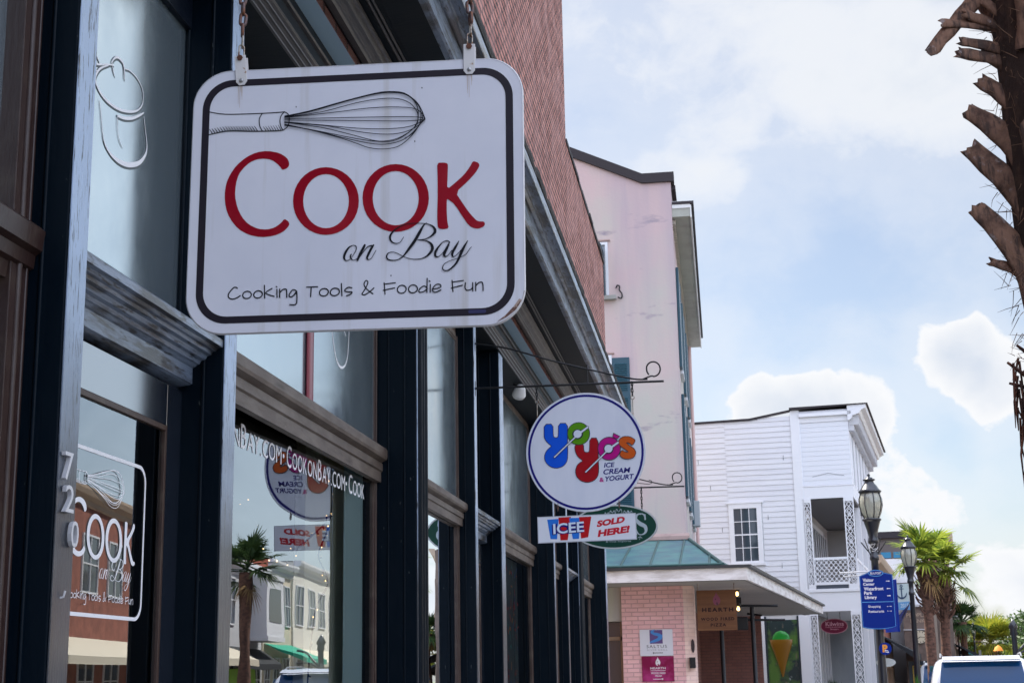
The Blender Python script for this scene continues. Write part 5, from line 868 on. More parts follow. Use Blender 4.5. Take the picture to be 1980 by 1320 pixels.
b=MB(); b.add([(-9,-.06,9.58),(-1.3,-.06,9.61),(.02,-.06,9.82),(.02,-.06,9.88),(-1.3,-.06,9.68),(-9,-.06,9.64),(-9,.1,9.58),(-1.3,.1,9.61),(.02,.1,9.82),(.02,.1,9.88),(-1.3,.1,9.68),(-9,.1,9.64)],[(0,1,4,5),(1,2,3,4),(6,11,10,7),(7,10,9,8),(5,4,10,11),(4,3,9,10),(0,6,7,1),(1,7,8,2)]); b.build('roof_edge',MATS['dark_roof_edge'],WH)
b=MB(); b.box(.0,.29,-.05,.02,3.42,9.84); b.build('corner_board',TRM,WH,bevel=.006)
b=MB(); siding_x(b,.29,1.83,7.40,9.42,0,.155,.008); b.build('porch_siding',mat('porch_board_white',(.70,.71,.75),.6),WH)
b=MB(); b.box(.29,1.83,.001,11,6.98,9.80); b.build('upper_porch_box',MATS['porch_board_white'],WH)
b=MB(); b.box(.29,1.86,-.03,0,9.42,9.60); b.box(.29,1.95,-.12,0,9.60,9.72); b.build('upper_moulding',TRM,WH,bevel=.005)
b=MB(); b.box(.29,1.87,-.03,.0,6.96,7.34); b.box(.29,1.88,-.045,.0,7.34,7.385); b.build('entablature',TRM,WH,bevel=.005)
b=MB(); b.add([(.6,-.012,7.66),(1.1,-.012,7.75),(1.6,-.012,7.65),(1.6,-.012,7.665),(1.1,-.012,7.77),(.6,-.012,7.675)],[(0,1,4,5),(1,2,3,4)]); b.build('repair_line',mat('mid_grey_joint',(.3,.3,.32),.7),WH)  # thin bent grey line across the porch siding
# crown along the street front
b=MB(); b.prof_y([(1.83,9.40),(1.95,9.46),(1.98,9.56),(2.20,9.62),(2.26,9.72),(2.40,9.78),(2.42,9.9),(1.83,9.9)],-.12,11.2); b.build('cornice',TRM,WH)
b=MB(); b.prof_y([(.0,9.86),(2.48,9.902),(2.48,9.93),(.0,9.93)],-.16,11.3); b.build('roof_edge',MATS['dark_roof_edge'],WH)
b=MB()
for i in range(46): y=.05+i*.235; b.box(1.84,2.16,y,y+.10,9.28,9.60); b.box(1.84,2.0,y+.02,y+.08,9.10,9.28)
b.build('bracket_course',mat('bracket_grey_white',(.55,.55,.58),.6),WH)
b=MB(); b.box(.0,1.83,11.01,11.1,0,9.8); b.build('side_return',CLP,WH)
def sash(parent,x0,x1,z0,z1,y,nx=3,nz=4,rail=True):
    w_=bpy.data.objects.new('window',None); COL.objects.link(w_); w_.parent=parent
    b=MB(); b.box(x0,x1,y-.005,y,z0,z1); b.build('pane',FARGLASS,w_)
    b=MB()
    for i in range(1,nx): x=x0+(x1-x0)*i/nx; b.box(x-.011,x+.011,y-.022,y-.006,z0,z1)
    for i in range(1,nz): z=z0+(z1-z0)*i/nz; t=.022 if (rail and i==nz//2) else .011; b.box(x0,x1,y-.024,y-.0055,z-t,z+t)
    b.build('glazing_bar',TRM,w_)
    return w_
w_=sash(WH,-1.98,-1.24,5.08,6.76,-.01)
b=MB(); b.box(-2.14,-1.98,-.05,0,4.98,6.86); b.box(-1.24,-1.08,-.05,0,4.98,6.86); b.box(-2.14,-1.08,-.052,0,6.76,6.92); b.box(-2.2,-1.02,-.075,0,6.92,6.97); b.box(-2.2,-1.02,-.09,0,4.93,5.02); b.box(-1.98,-1.24,-.04,0,5.02,5.08); b.build('frame',TRM,w_,bevel=.004)
# porch: floor band, columns of lattice, balustrade
b=MB(); b.box(.24,1.86,-.02,11,3.42,4.02); b.box(.22,1.92,-.06,11,4.02,4.12); b.build('porch_floor_band',TRM,WH,bevel=.005)
b=MB(); b.box(.52,1.5,-.03,-.018,4.12,4.24); b.build('floor_grille',mat('grille_dark',(.05,.06,.08),.6),WH)
def lattice(x0,x1,z0,z1,y,name='lattice_column',th_=.05):
    o=bpy.data.objects.new(name,None); COL.objects.link(o); o.parent=WH
    b=MB(); e=.035; b.box(x0,x0+e,y-th_,y,z0,z1); b.box(x1-e,x1,y-th_,y,z0,z1); b.box(x0+e,x1-e,y-th_,y,z0,z0+.14); b.box(x0+e,x1-e,y-th_,y,z1-.12,z1); b.build('upright',TRM,o)
    b=MB(); cx=(x0+x1)/2; hw=(x1-x0)/2-e; u0=z0+.14; n=max(2,round((z1-z0-.26)/.46)); p=(z1-z0-.26)/n
    for i in range(n):
        a=u0+i*p
        for s_ in (-1,1):
            for (xa,za,xb,zb_) in ((0,0,s_*hw,.28),(s_*hw,.28,0,.60),(0,.60,s_*.55*hw,.78),(s_*.55*hw,.78,0,1.0),(s_*hw,.52,s_*.6*hw,.74),(s_*hw,1.0,s_*.5*hw,.84),(s_*hw*.0,.16,s_*hw*.5,.28),(s_*hw*.5,.28,0,.46)):
                b.tube([(cx+xa,y-th_*.5,a+za*p),(cx+xb,y-th_*.5,a+zb_*p)],.0125,4)
        b.tube([(cx+.045*math.cos(k*PI/4),y-th_*.5,a+p+.045*math.sin(k*PI/4)) for k in range(8)],.014,4,closed=True)
    b.build('lattice',TRM,o); return o
for x0,x1 in ((.24,.50),(1.52,1.83)):
    lattice(x0,x1,4.12,6.96,0); lattice(x0,x1,.0,3.42,0)
for i in range(1,4):
    for (a,c) in ((4.12,6.96),(0,3.42)):
        b=MB(); y=i*2.9; b.box(1.66,1.83,y,y+.17,a,c); b.build('porch_post',TRM,WH)
b=MB(); b.box(1.74,1.80,.05,8.9,5.0,5.08); b.box(1.74,1.80,.05,8.9,4.25,4.31)
for i in range(60): y=.15+i*.147; b.box(1.755,1.785,y,y+.03,4.31,5.0)
b.build('front_balustrade',TRM,WH)
b=MB(); b.box(.5,1.52,-.045,-.005,5.02,5.10); b.box(.5,1.52,-.045,-.005,4.24,4.33); cols=7
for i in range(cols):
    for j in range(4):
        cx=.5+1.02*(i+.5)/cols; cz=4.33+.69*(j+.5)/4; dx=1.02/cols/2; dz=.69/8
        b.tube([(cx-dx,-.025,cz-dz),(cx,-.025,cz+dz*.2),(cx+dx,-.025,cz-dz)],.013,4); b.tube([(cx-dx,-.025,cz+dz),(cx,-.025,cz-dz*.2),(cx+dx,-.025,cz+dz)],.013,4)
        b.tube([(cx,-.025,cz-dz*.5),(cx,-.025,cz+dz*.5)],.016,4)
b.build('balustrade_lattice',TRM,WH)
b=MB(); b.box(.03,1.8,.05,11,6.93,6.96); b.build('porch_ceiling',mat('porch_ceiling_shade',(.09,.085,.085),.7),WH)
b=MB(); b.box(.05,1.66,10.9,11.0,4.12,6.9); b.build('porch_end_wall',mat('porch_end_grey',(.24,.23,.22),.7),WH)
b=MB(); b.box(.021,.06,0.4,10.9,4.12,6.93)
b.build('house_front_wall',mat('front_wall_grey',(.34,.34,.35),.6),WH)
b=MB()
for i in range(12): y=.7+i*.85; b.box(.06,.085,y,y+.12,4.12,6.6)
b.box(.06,.10,.4,8.7,6.5,6.66); b.build('french_window_frame',mat('grey_white_frame',(.5,.5,.52),.5),WH)
b=MB(); b.box(.061,.068,.8,10.4,4.3,6.5); b.build('french_window_pane',FARGLASS,WH)
b=MB()
for i in range(6): y=.6+i*1.7; b.box(1.831,1.86,y,y+.08,7.45,9.2); b.box(1.831,1.86,y+.8,y+.88,7.45,9.2); b.box(1.831,1.86,y,y+.88,9.1,9.2)
b.build('upper_window_frame',TRM,WH)
b=MB()
for i in range(6): y=.68+i*1.7; b.box(1.831,1.84,y,y+.72,7.5,9.1)
b.build('upper_window_pane',FARGLASS,WH)
# ground floor shopfront facing the camera
b=MB(); b.box(-1.42,-1.18,-.09,0,0,3.32); b.box(-.10,.235,-.09,0,0,3.32); b.build('shop_pilaster',TRM,WH,bevel=.005)
b=MB(); b.box(-1.18,-1.12,-.06,0,0,3.32); b.box(-.16,-.10,-.06,0,0,3.32); b.build('window_jamb',mat('dark_jamb',(.02,.03,.04),.5),WH)
b=MB(); b.box(-1.12,-.16,-.02,-.012,.3,3.2); b.build('shop_window_pane',mat('green_dark_window',(.03,.05,.05),.08,var=[((.9,.9,.9),(.10,.20,.05),.45,.55),((3,3,3),(.35,.42,.42),.62,.68),((6,6,2),(.20,.16,.12),.6,.7)],spec=.8),WH)  # pale patches paint reflections into the pane colour
T=thing('cone_sign','green scoop of ice cream in an amber cone sign shining behind the shop window','window sign',(4.182+E2.x*-.68-D2.x*.08,48+E2.y*-.68-D2.y*.08,2.45),TH)
b=MB(); b.lathe([(0,-.34),(.14,-.30),(.25,-.16),(.285,0),(.25,.16),(.15,.26),(0,.30)],seg=20); o=b.build('scoop',mat('glowing_green',(.02,.22,.03),.2,emit=((.03,.45,.05),.02)),T); o.scale=(1,.25,1); o.location=(0,0,.12)
b=MB(); b.lathe([(.02,-1.0),(.12,-.62),(.24,-.26),(.33,-.02),(.36,.14),(.33,.13),(.28,-.06),(.2,-.2)],seg=20); o=b.build('cone',mat('glowing_amber',(.19,.085,.006),.3,emit=((.35,.18,.01),.01)),T); o.scale=(1,.2,1)
# lower porch side: wall, doors, oval sign
b=MB(); b.box(.03,.10,.2,8.7,0,3.4); b.box(.03,1.8,8.6,8.7,0,3.4); b.build('lower_front_wall',mat('grey_green_shopfront',(.28,.30,.31),.6,var=((.8,.8,.3),(.2,.22,.24),.4,.6)),WH)
b=MB()
for i in range(7): y=.6+i*1.2; b.box(.10,.16,y,y+.14,0,3.3)
b.build('shopfront_frame',mat('grey_white_frame',(0,0,0)),WH)
T=thing('hanging_sign','maroon oval sweet-shop sign with pink lettering under the lattice porch','shop sign',(4.182+E2.x*.93+D2.x*.6,48+E2.y*.93+D2.y*.6,2.98),TH)
e_=ellp(.42,.235,40); b=MB(); b.add([(u,-.02,v) for u,v in e_],[tuple(range(40))]); b.add([(u,.02,v) for u,v in e_],[tuple(range(40))[::-1]]); b.add([(u,y,v) for y in (-.02,.02) for u,v in e_],[(i,(i+1)%40,(i+1)%40+40,i+40) for i in range(40)]); b.build('board',mat('maroon_board',(.13,.008,.03),.4),T)
fo=lambda u,v,h:(u,-.02-h,v); A=Art(fo,.001); A.ring(e_,ellp(.40,.215,40)); A.build('rim',mat('pink_rim',(.42,.16,.2),.4),T)
PKL=mat('pink_letter',(.55,.28,.33),.5); text('Kilwins',fo,(-.26,.01,.30,.14),PKL,T,bold=.01); text('FUDGE & ICE CREAM',fo,(-.26,-.045,.28,-.012),PKL,T); text('Shoppe',fo,(-.13,-.125,.13,-.065),PKL,T)
for x in (-.2,.2): b=MB(); b.tube([(x,0,.2),(x,0,.43)],.01,6); b.build('hanger_rod',IRON,T)
# ---------------------------------------------------------------- street lamps
POSTM=mat('gloss_navy_black_iron',(.008,.010,.018),.28,spec=.7)
LGL=mat('ribbed_lamp_glass',(.50,.49,.40),.12,spec=.8,trans=.35,var=((6,6,2),(.38,.38,.33),.4,.6))
def street_lamp(label,x,y,extra=False):
    t=thing('street_lamp',label,'street lamp',(x,y,0),0,'acorn street lamps along the kerb')
    b=MB(); b.lathe([(.21,0),(.21,.12),(.17,.16),(.165,.5),(.13,.6),(.10,.66),(.075,.9),(.072,1.0),(.066,2.0),(.058,3.35),(.075,3.37),(.075,3.42),(.058,3.44),(.058,3.62),(.085,3.64),(.085,3.68)],seg=20); b.build('pole',POSTM,t)
    b=MB(); b.lathe([(.085,3.68),(.07,3.74),(.095,3.86),(.13,3.97),(.135,4.0),(.155,4.01),(.155,4.035),(.12,4.04),(0,4.04)],seg=20); b.build('collar',POSTM,t)
    b=MB(); b.lathe([(.115,4.04),(.16,4.14),(.188,4.26),(.185,4.36),(.155,4.45),(.12,4.49)],seg=24); b.build('globe',LGL,t)
    b=MB()
    for k in range(8):
        a=k*PI/4+.2; b.tube([(r*math.cos(a),r*math.sin(a),z) for r,z in ((.12,4.04),(.166,4.14),(.196,4.26),(.192,4.36),(.162,4.45),(.13,4.49))],.0085,5)
    b.lathe([(.165,4.452),(.172,4.456),(.172,4.47),(.16,4.475)],seg=24); b.build('cage',POSTM,t)
    b=MB(); b.lathe([(.185,4.475),(.19,4.49),(.155,4.52),(.12,4.58),(.085,4.62),(.07,4.66),(.10,4.675),(.10,4.69),(.06,4.70),(.06,4.715),(.02,4.73),(.02,4.75),(.028,4.765),(.0,4.79)],seg=20); b.build('cap',POSTM,t)
    return t
L1=street_lamp('nearest acorn-globe street lamp, with a blue wayfinding board on its post',4.27,25.0)
L2=street_lamp('second acorn-globe street lamp, in front of the palms with an anchor banner',6.27,37.0)
L3=street_lamp('third acorn-globe street lamp, small and beyond the pair of palms',14.38,85.0)
L4=street_lamp('fourth and farthest acorn-globe street lamp, beside the bushy yellow palm',19.0,109.0)
b=MB(); 
for z in (3.50,): 
    for k in range(5): a=random.uniform(0,6); b.tube([(.065*math.cos(a+q*.8),.065*math.sin(a+q*.8),z+.02*q*random.uniform(.3,1.5)) for q in range(7)],.006,4)
b.build('wire_wrap',mat('white_wire',(.6,.6,.62),.4),L1)
for s_ in (-1,1):
    b=MB(); b.tube([(s_*.03,0,3.42),(s_*.20,0,3.66)],.010,6); b.tube([(s_*.05,.05,3.42),(s_*.13,.10,3.72)],.008,6); b.build('banner_arm',IRON,L1)
b=MB(); b.tube([(-.06,0,3.18),(-.58,.02,3.17)],.012,6); b.tube([(-.06,0,2.62+.50),(-.52,.02,2.62+.49)],.010,6); b.build('banner_rod',mat('white_enamel',(0,0,0)),L1)
b=MB(); b.tube([(-.07,.06,2.95),(-.13,.1,3.0),(-.14,.1,2.8),(-.10,.08,2.68),(-.07,.07,2.7)],.03,6); b.box(-.15,-.08,.05,.16,2.72,3.02); b.build('cable_box',mat('white_enamel',(0,0,0)),L1,bevel=.01)
def banner(lamp,dx,dz,s_=1):
    t=thing('banner','small pale banner with a navy anchor hanging from the second street lamp' if s_==1 else 'tiny blue and white banner on the third street lamp','banner',tuple(Vector(lamp.location)+Vector((dx,0,dz))),-.1)
    b=MB(); vs=[]; 
    for i in range(9):
        for j in range(6): vs.append((.335*j/5,.012*math.sin(j*1.3+i*.5),-.62*i/8))
    b.add(vs,[(i*6+j,i*6+j+1,(i+1)*6+j+1,(i+1)*6+j) for i in range(8) for j in range(5)],True); b.build('cloth',mat('banner_pale_aqua',(.42,.50,.50),.7),t)
    fb=lambda u,v,h:(u,-.016-h,v)
    NV=mat('banner_navy',(.01,.035,.09),.6); A=Art(fb,.003); A.ribbon([(.165,-.07,.022),(.165,-.33,.03)],1,smooth=False); A.ribbon([(.05,-.22,.012),(.08,-.30,.03),(.165,-.345,.04),(.25,-.30,.03),(.28,-.22,.012)],5); A.ring([(.165+.035*math.cos(a*PI/8),-.05+.035*math.sin(a*PI/8)) for a in range(16)],[(.165+.018*math.cos(a*PI/8),-.05+.018*math.sin(a*PI/8)) for a in range(16)])
    A.ribbon([(.12,-.12,.018),(.21,-.12,.018)],1,smooth=False); A.build('anchor_print',NV,t)
    A=Art(fb,.003); A.poly([(.0,-.44),(.335,-.42),(.335,-.62),(.06,-.62)]); A.build('blue_band',mat('banner_blue',(.10,.25,.45),.6),t)
    text('2015',fb,(.12,-.56,.30,-.47),mat('banner_letter',(.55,.62,.65),.6),t,h=.005)
    b=MB(); b.tube([(-.02,0,.01),(.40,0,.02)],.012,6); b.build('rod',IRON,t)
    return t
banner(L2,-.40,3.62); banner(L3,-.62,3.3,2)
# flag
t=thing('flag','small furled navy flag with stars drooping below the anchor banner','flag',(5.85,36.6,3.05)); b=MB(); vs=[]
for i in range(8):
    for j in range(5): vs.append((.30*i/7,.02*math.sin(i*1.4+j),-.02-.30*(1-i/8)*j/4-.30*(1-i/7)+.1))
b.add(vs,[(i*5+j,i*5+j+1,(i+1)*5+j+1,(i+1)*5+j) for i in range(7) for j in range(4)],True); b.build('cloth',mat('flag_navy',(.01,.015,.10),.7),t); b=MB(); b.tube([(-.05,0,-.5),(.34,0,.14)],.012,6); b.build('staff',IRON,t)
# wayfinding board
BL=mat('wayfinding_blue',(.001,.018,.20),.35,spec=.15); BLL=mat('light_blue_rule',(.08,.30,.62),.4); WT=mat('white_letter',(0,0,0))
T=thing('wayfinding_sign','royal blue wayfinding board with white place names and arrows on the nearest lamp post','sign',(4.258,24.88,2.70))
pts=[(-.265,-.42),(-.20,-.44),(-.10,-.452),(.0,-.458),(.10,-.452),(.20,-.44),(.265,-.42),(.265,.415),(.14,.45),(-.14,.45),(-.265,.40)]
b=MB(); n=len(pts); b.add([(u,-.015,v) for u,v in pts]+[(u,.015,v) for u,v in pts],[tuple(range(n)),tuple(range(n,2*n))[::-1]]+[(i,(i+1)%n,(i+1)%n+n,i+n) for i in range(n)]); b.build('board',BL,T)
fb=lambda u,v,h:(u,-.015-h,v); IN=mat('light_blue_rule',(0,0,0))
A=Art(fb,.001); P=[(u*.975,v*.98,.007) for u,v in pts]; A.ribbon(P+[P[0]],1,smooth=False); A.ribbon([(-.245,-.02,.010),(.245,-.02,.010)],1,smooth=False); A.build('rule',IN,T)
e_=ellp(.125,.058,32); b=MB(); b.add([(u,-.022,v+.44) for u,v in e_]+[(u,-.0,v+.44) for u,v in e_],[tuple(range(32)),tuple(range(32,64))[::-1]]+[(i,(i+1)%32,(i+1)%32+32,i+32) for i in range(32)]); b.build('crest_oval',BL,T)
A=Art(lambda u,v,h:(u,-.023-h,v+.44),.001); A.ring(ellp(.120,.053,32),ellp(.108,.043,32)); A.build('crest_rim',IN,T)
text('BEAUFORT',lambda u,v,h:(u,-.025-h,v),(-.088,.422,.088,.458),WT,T,bold=.01)
for s_,bx in (('Visitor',(-.215,.305,-.04,.360)),('Center',(-.212,.245,-.03,.292)),('Waterfront',(-.205,.165,.105,.222)),('Park',(-.205,.098,-.075,.152)),('Library',(-.200,.015,-.01,.082)),('Shopping',(-.155,-.120,.04,-.072)),('Restaurants',(-.155,-.190,.09,-.148))): text(s_,fb,bx,WT,T,bold=.028 if bx[3]>0 else .012)
for v,s_,l in ((.31,1,.055),(.19,-1,.055),(.075,1,.055)): arrow(fb,.185-s_*l*.55,.185+s_*l*.55,v,WT,T,wd=.010,hd=.014)
for v in (-.095,-.17): arrow(fb,.16,.215,v,WT,T,wd=.006,hd=.010); arrow(fb,.18,.14,v,WT,T,wd=.006,hd=.010)
b=MB(); b.box(-.05,.05,.015,.09,-.3,-.25); b.box(-.05,.05,.015,.09,.25,.3); b.build('bracket',IRON,T)
T=thing('wayfinding_sign','second blue wayfinding board seen edge-on behind the first, facing down the street','sign',(4.50,25.2,2.62),-1.25); b=MB(); b.box(-.25,.25,-.015,.015,-.42,.42); b.build('board',BL,T,bevel=.005)
T=thing('parking_sign','round navy parking sign with an orange letter P below the blue board','sign',(4.325,24.86,1.935))
c_=cir(.098,32); b=MB(); b.add([(u,-.01,v) for u,v in c_]+[(u,.01,v) for u,v in c_],[tuple(range(32)),tuple(range(32,64))[::-1]]+[(i,(i+1)%32,(i+1)%32+32,i+32) for i in range(32)]); b.build('disc',BL,T)
fb=lambda u,v,h:(u,-.01-h,v); text('P',fb,(-.045,-.055,.035,.065),mat('sign_orange',(.70,.27,.02),.5),T,bold=.05); arrow(fb,.0,.055,-.055,WT,T,wd=.010,hd=.016,h=.003); arrow(fb,.04,-.015,-.030,WT,T,wd=.010,hd=.016,h=.003)
T=thing('round_sign','pale oval sign panel behind the lamp post, below the orange P','sign',(4.36,25.25,1.72)); e_=ellp(.155,.07,32); b=MB(); b.add([(u,-.01,v) for u,v in e_]+[(u,.01,v) for u,v in e_],[tuple(range(32)),tuple(range(32,64))[::-1]]+[(i,(i+1)%32,(i+1)%32+32,i+32) for i in range(32)]); b.build('panel',mat('pale_grey_panel',(.45,.48,.48),.5),T)
# ---------------------------------------------------------------- palms
def fan_leaf(mb,org,dirv,pet,rad,n=22,droop=.35,rnd=random):
    d=Vector(dirv).normalized(); side=d.cross(Vector((0,0,1))); side=side.normalized() if side.length>.05 else Vector((1,0,0)); nrm=side.cross(d).normalized()
    base=Vector(org)+d*pet; base.z-=pet*pet*.08
    for i in range(n):
        a=(-1+2*i/(n-1))*1.9+rnd.uniform(-.05,.05); l=rad*(1-.25*abs(a)/1.9)*rnd.uniform(.8,1.08)
        v=d*math.cos(a)+side*math.sin(a)+nrm*(.25*abs(a)*.3); v.normalize()
        w_=.030*rad+.012; sd=v.cross(nrm).normalized()*w_
        p1=base+v*l*.5+Vector((0,0,-droop*.10*l)); p2=base+v*l+Vector((0,0,-droop*l*rnd.uniform(.6,1.4)))
        mb.add([base,p1-sd,p1+sd,p2-sd*.08,p2+sd*.08],[(0,1,2),(1,3,4,2)])
def palm(label,x,y,zt,cz=None,rad=.95,nf=34,tr=.17,lm=None,lean=(0,0),seed=1,boots=True,group='cabbage palms along the street',dry=True):
    rnd=random.Random(seed); t=thing('palm_tree',label,'palm tree',(x,y,0),0,group)
    b=MB(); P=[];Rr=[]
    for i in range(14): f=i/13; P.append((lean[0]*f*f,lean[1]*f*f,zt*f)); Rr.append(tr*(1.15-.2*f)+(.06*max(0,f-.72)/.28)+rnd.uniform(-.01,.01))
    b.tube(P,Rr,12)
    if boots:
        for i in range(90):
            f=rnd.uniform(.68,1.0); a=rnd.uniform(0,2*PI); c=Vector((lean[0]*f*f,lean[1]*f*f,zt*f)); o=Vector((math.cos(a),math.sin(a),0)); r_=tr+.02
            b.tube([c+o*r_*.8,c+o*(r_+.10)+Vector((0,0,.10)),c+o*(r_+.17)+Vector((0,0,.24))],[.05,.035,.028],5,flat=.4)
    b.build('trunk',mat('palm_bark',(.17,.085,.060),.9,var=((9,9,14),(.05,.026,.02),.42,.66),bump=((22,22,26),1,.02)),t)
    m=MB(); dr=MB(); top=Vector((lean[0],lean[1],zt))
    for i in range(nf):
        a=rnd.uniform(0,2*PI); el=rnd.uniform(-.55,1.35); d=(math.cos(a)*math.cos(el),math.sin(a)*math.cos(el),math.sin(el)); pet=rad*rnd.uniform(.45,.85)
        o=top+Vector((0,0,rnd.uniform(-.1,.25)));
        fan_leaf(m,o,d,pet,rad*rnd.uniform(.65,.9),droop=.16+.25*(el<.0),rnd=rnd)
        e=Vector(o)+Vector(d)*pet; e.z-=pet*pet*.08; m.tube([o,e],.018,4)
    m.build('crown',lm or PALMG,t)
    if dry:
        for i in range(2):
            a=rnd.uniform(0,2*PI); fan_leaf(dr,top+Vector((0,0,-.2)),(math.cos(a)*.5,math.sin(a)*.5,-.8),.3,rad*.6,14,.5,rnd)
        dr.build('dead_fronds',mat('dead_frond',(.25,.15,.06),.9),t)
    return t
PALMG=leaf_mat('palm_green',(.045,.095,.015),(.30,.35,.045),.5,.4)
PALMY=leaf_mat('palm_yellow_green',(.12,.17,.02),(.32,.30,.03),.45)
PALMD=leaf_mat('palm_dark',(.02,.05,.018),(.06,.10,.03),.35)
palm('taller left palm of the pair beyond the second street lamp',7.28,42.0,4.45,rad=.86,nf=22,seed=3,tr=.135)
palm('right palm of the pair, leaning, beyond the second street lamp',7.75,42.9,4.2,rad=.80,nf=20,seed=8,lean=(.16,0),tr=.13)
palm('smaller dark green palm by the third street lamp',13.9,80,3.95,rad=1.0,nf=36,lm=PALMD,seed=11,boots=False)
palm('short bushy yellow-green palm at the far end of the street',20.6,112,3.35,rad=1.75,nf=60,lm=PALMY,seed=14,boots=False,tr=.3)
palm('small distant dark palm behind the fourth street lamp',22.3,128,4.6,rad=1.1,nf=30,lm=PALMD,seed=15,boots=False)
# nearest palm: old leaf bases like broken stubs
NP=thing('palm_tree','close dark palm trunk bristling with broken leaf stubs at the right edge','palm tree',(3.50,7.05,0),0,'cabbage palms along the street')
BK=mat('close_palm_bark',(.27,.15,.10),.85,var=[((9,9,9),(.07,.036,.026),.45,.68),((30,30,4),(.08,.05,.04),.5,.62),((16,16,16),(.33,.28,.27),.60,.68)],bump=((40,40,12),1,.014))
rnd=random.Random(5); b=MB(); P=[];Rr=[]
for i in range(20): f=i/19; P.append((.03*math.sin(f*3),0,5.2*f)); Rr.append(.175+.015*rnd.random()+(.085 if f>.66 else 0))
b.tube(P,Rr,16); b.build('trunk',mat('dark_gap_bark',(.04,.022,.016),.9,var=((14,14,9),(.10,.055,.035),.5,.7),bump=((26,26,14),1,.02)),NP)
def boot(mb,p0,p1,p2,w0,w1,fl=.42):
    """an old palm leaf base: broad at its foot, narrowing and curving out, snapped off ragged at the end"""
    pts=[Vector(p) for p in cr([p0,p1,p2],5)]; n=len(pts); seg=10; up=None; vs=[]
    for i,p in enumerate(pts):
        d=(pts[min(i+1,n-1)]-pts[max(i-1,0)]).normalized()
        if up is None: up=Vector((0,-1,.3))
        x=d.cross(up).normalized(); y=x.cross(d).normalized(); up=y; f=i/(n-1); w_=w0*(1-f)**1.3+w1*(1-(1-f)**1.3)
        for k in range(seg):
            a=2*PI*k/seg; j_=rnd.uniform(-.006,.006); e=Vector()
            if i==n-1: e=d*rnd.uniform(-.022,.016)
            vs.append(p+x*(math.cos(a)*w_+j_*.6)+y*(math.sin(a)*w_*fl+j_*.4)+e)
    mb.add(vs,[(i*seg+k,i*seg+(k+1)%seg,(i+1)*seg+(k+1)%seg,(i+1)*seg+k) for i in range(n-1) for k in range(seg)],True)
    c=sum((Vector(v) for v in vs[-seg:]),Vector())/seg-(pts[-1]-pts[-2]).normalized()*.012; mb.add(vs[-seg:]+[c],[(k,(k+1)%seg,seg) for k in range(seg)])
b=MB()   # stubs seen against the sky: foot on the trunk, then out and up
for (tx,tz,fx,fz,w_) in ((3.095,4.265,3.40,3.92,.040),(3.085,4.075,3.42,3.60,.043),(3.085,3.775,3.36,3.30,.040),(3.165,4.42,3.42,4.12,.034),(3.13,3.497,3.33,3.40,.020),(3.18,4.58,3.45,4.35,.040)):
    ox,oz=-3.50,0; boot(b,(fx+ox+.03,-.06,fz-.22),(tx*.42+fx*.58+ox+.045,-.05,tz*.45+fz*.55-.05),(tx+ox,.0,tz),w_*3.0,w_*1.15,.42)
for (tx,tz,fx,fz,w_) in ((3.05,4.54,3.45,4.46,.030),(2.985,4.70,3.45,4.66,.022),(3.06,4.60,3.45,4.52,.026),(2.925,4.54,3.28,4.95,.030),(3.10,4.745,3.40,4.62,.024),(3.20,4.80,3.42,4.62,.022)):
    boot(b,(fx-3.50,.02,fz),((tx+fx)/2-3.50,-.04,(tz+fz)/2+.004),(tx-3.50,-.08,tz),w_*1.9,w_*1.05)
for i in range(120):
    z=rnd.uniform(3.35,5.1); a=rnd.uniform(0,2*PI); o=Vector((math.cos(a),math.sin(a),0)); c=Vector((0,0,z))
    if o.x<-.55 and z<4.9: z*=1; o=Vector((abs(o.x),o.y,0)).normalized()
    boot(b,c+o*.20,c+o*.27+Vector((0,0,.16)),c+o*rnd.uniform(.33,.40)+Vector((0,0,rnd.uniform(.27,.38))),.11,.045)
b.build('leaf_stubs',BK,NP)
b=MB()
for i in range(420):
    z=rnd.uniform(3.0,4.95); an=rnd.uniform(PI*.5,PI*1.5); r0=rnd.uniform(.20,.30); p=Vector((r0*math.cos(an),r0*math.sin(an),z)); l=rnd.uniform(.03,.13); d=Vector((math.cos(an)*rnd.uniform(0,.8),math.sin(an)*.5,rnd.uniform(-1,.6))).normalized()*l
    b.tube([p,p+d*.5+Vector((rnd.uniform(-.01,.01),0,0)),p+d],[.0022,.0016,.0006],3)
b.build('bark_fibres',mat('russet_fibre_fine',(.22,.12,.07),.9),NP)
b=MB(); 
for i in range(130):
    z=rnd.uniform(2.55,3.0); a=rnd.uniform(PI*.65,PI*1.45); r_=rnd.uniform(.19,.31); p=Vector((r_*math.cos(a),r_*math.sin(a)*.8,z+.05)); q=p+Vector((rnd.uniform(-.04,.03),rnd.uniform(-.03,.03),-rnd.uniform(.10,.34))); b.tube([p,(p+q)/2+Vector((rnd.uniform(-.02,.02),0,0)),q],[.006,.005,.002],4)
for (p0,p1) in (((-.33,0,3.0),(-.17,0,2.88)),((-.33,0,2.90),(-.17,0,2.87)),((-.27,0,2.80),(-.17,0,2.72)),((-.28,0,3.08),(-.17,0,3.0))): b.tube([p0,((p0[0]+p1[0])/2,0,(p0[2]+p1[2])/2-.01),p1],[.006,.011,.016],6)
b.build('hanging_fibre',mat('russet_fibre',(.15,.05,.025),.9,var=((20,20,20),(.05,.025,.02),.4,.6)),NP)
m=MB()
for i in range(30):
    a=rnd.uniform(0,2*PI); el=rnd.uniform(.35,1.4); d=(math.cos(a)*math.cos(el),math.sin(a)*math.cos(el),math.sin(el)); o=Vector((0,0,5.3)); pet=rnd.uniform(.7,1.1); fan_leaf(m,o,d,pet,.9,26,.12,rnd); m.tube([o,o+Vector(d)*pet],.014,4)
m.build('crown',PALMG,NP)
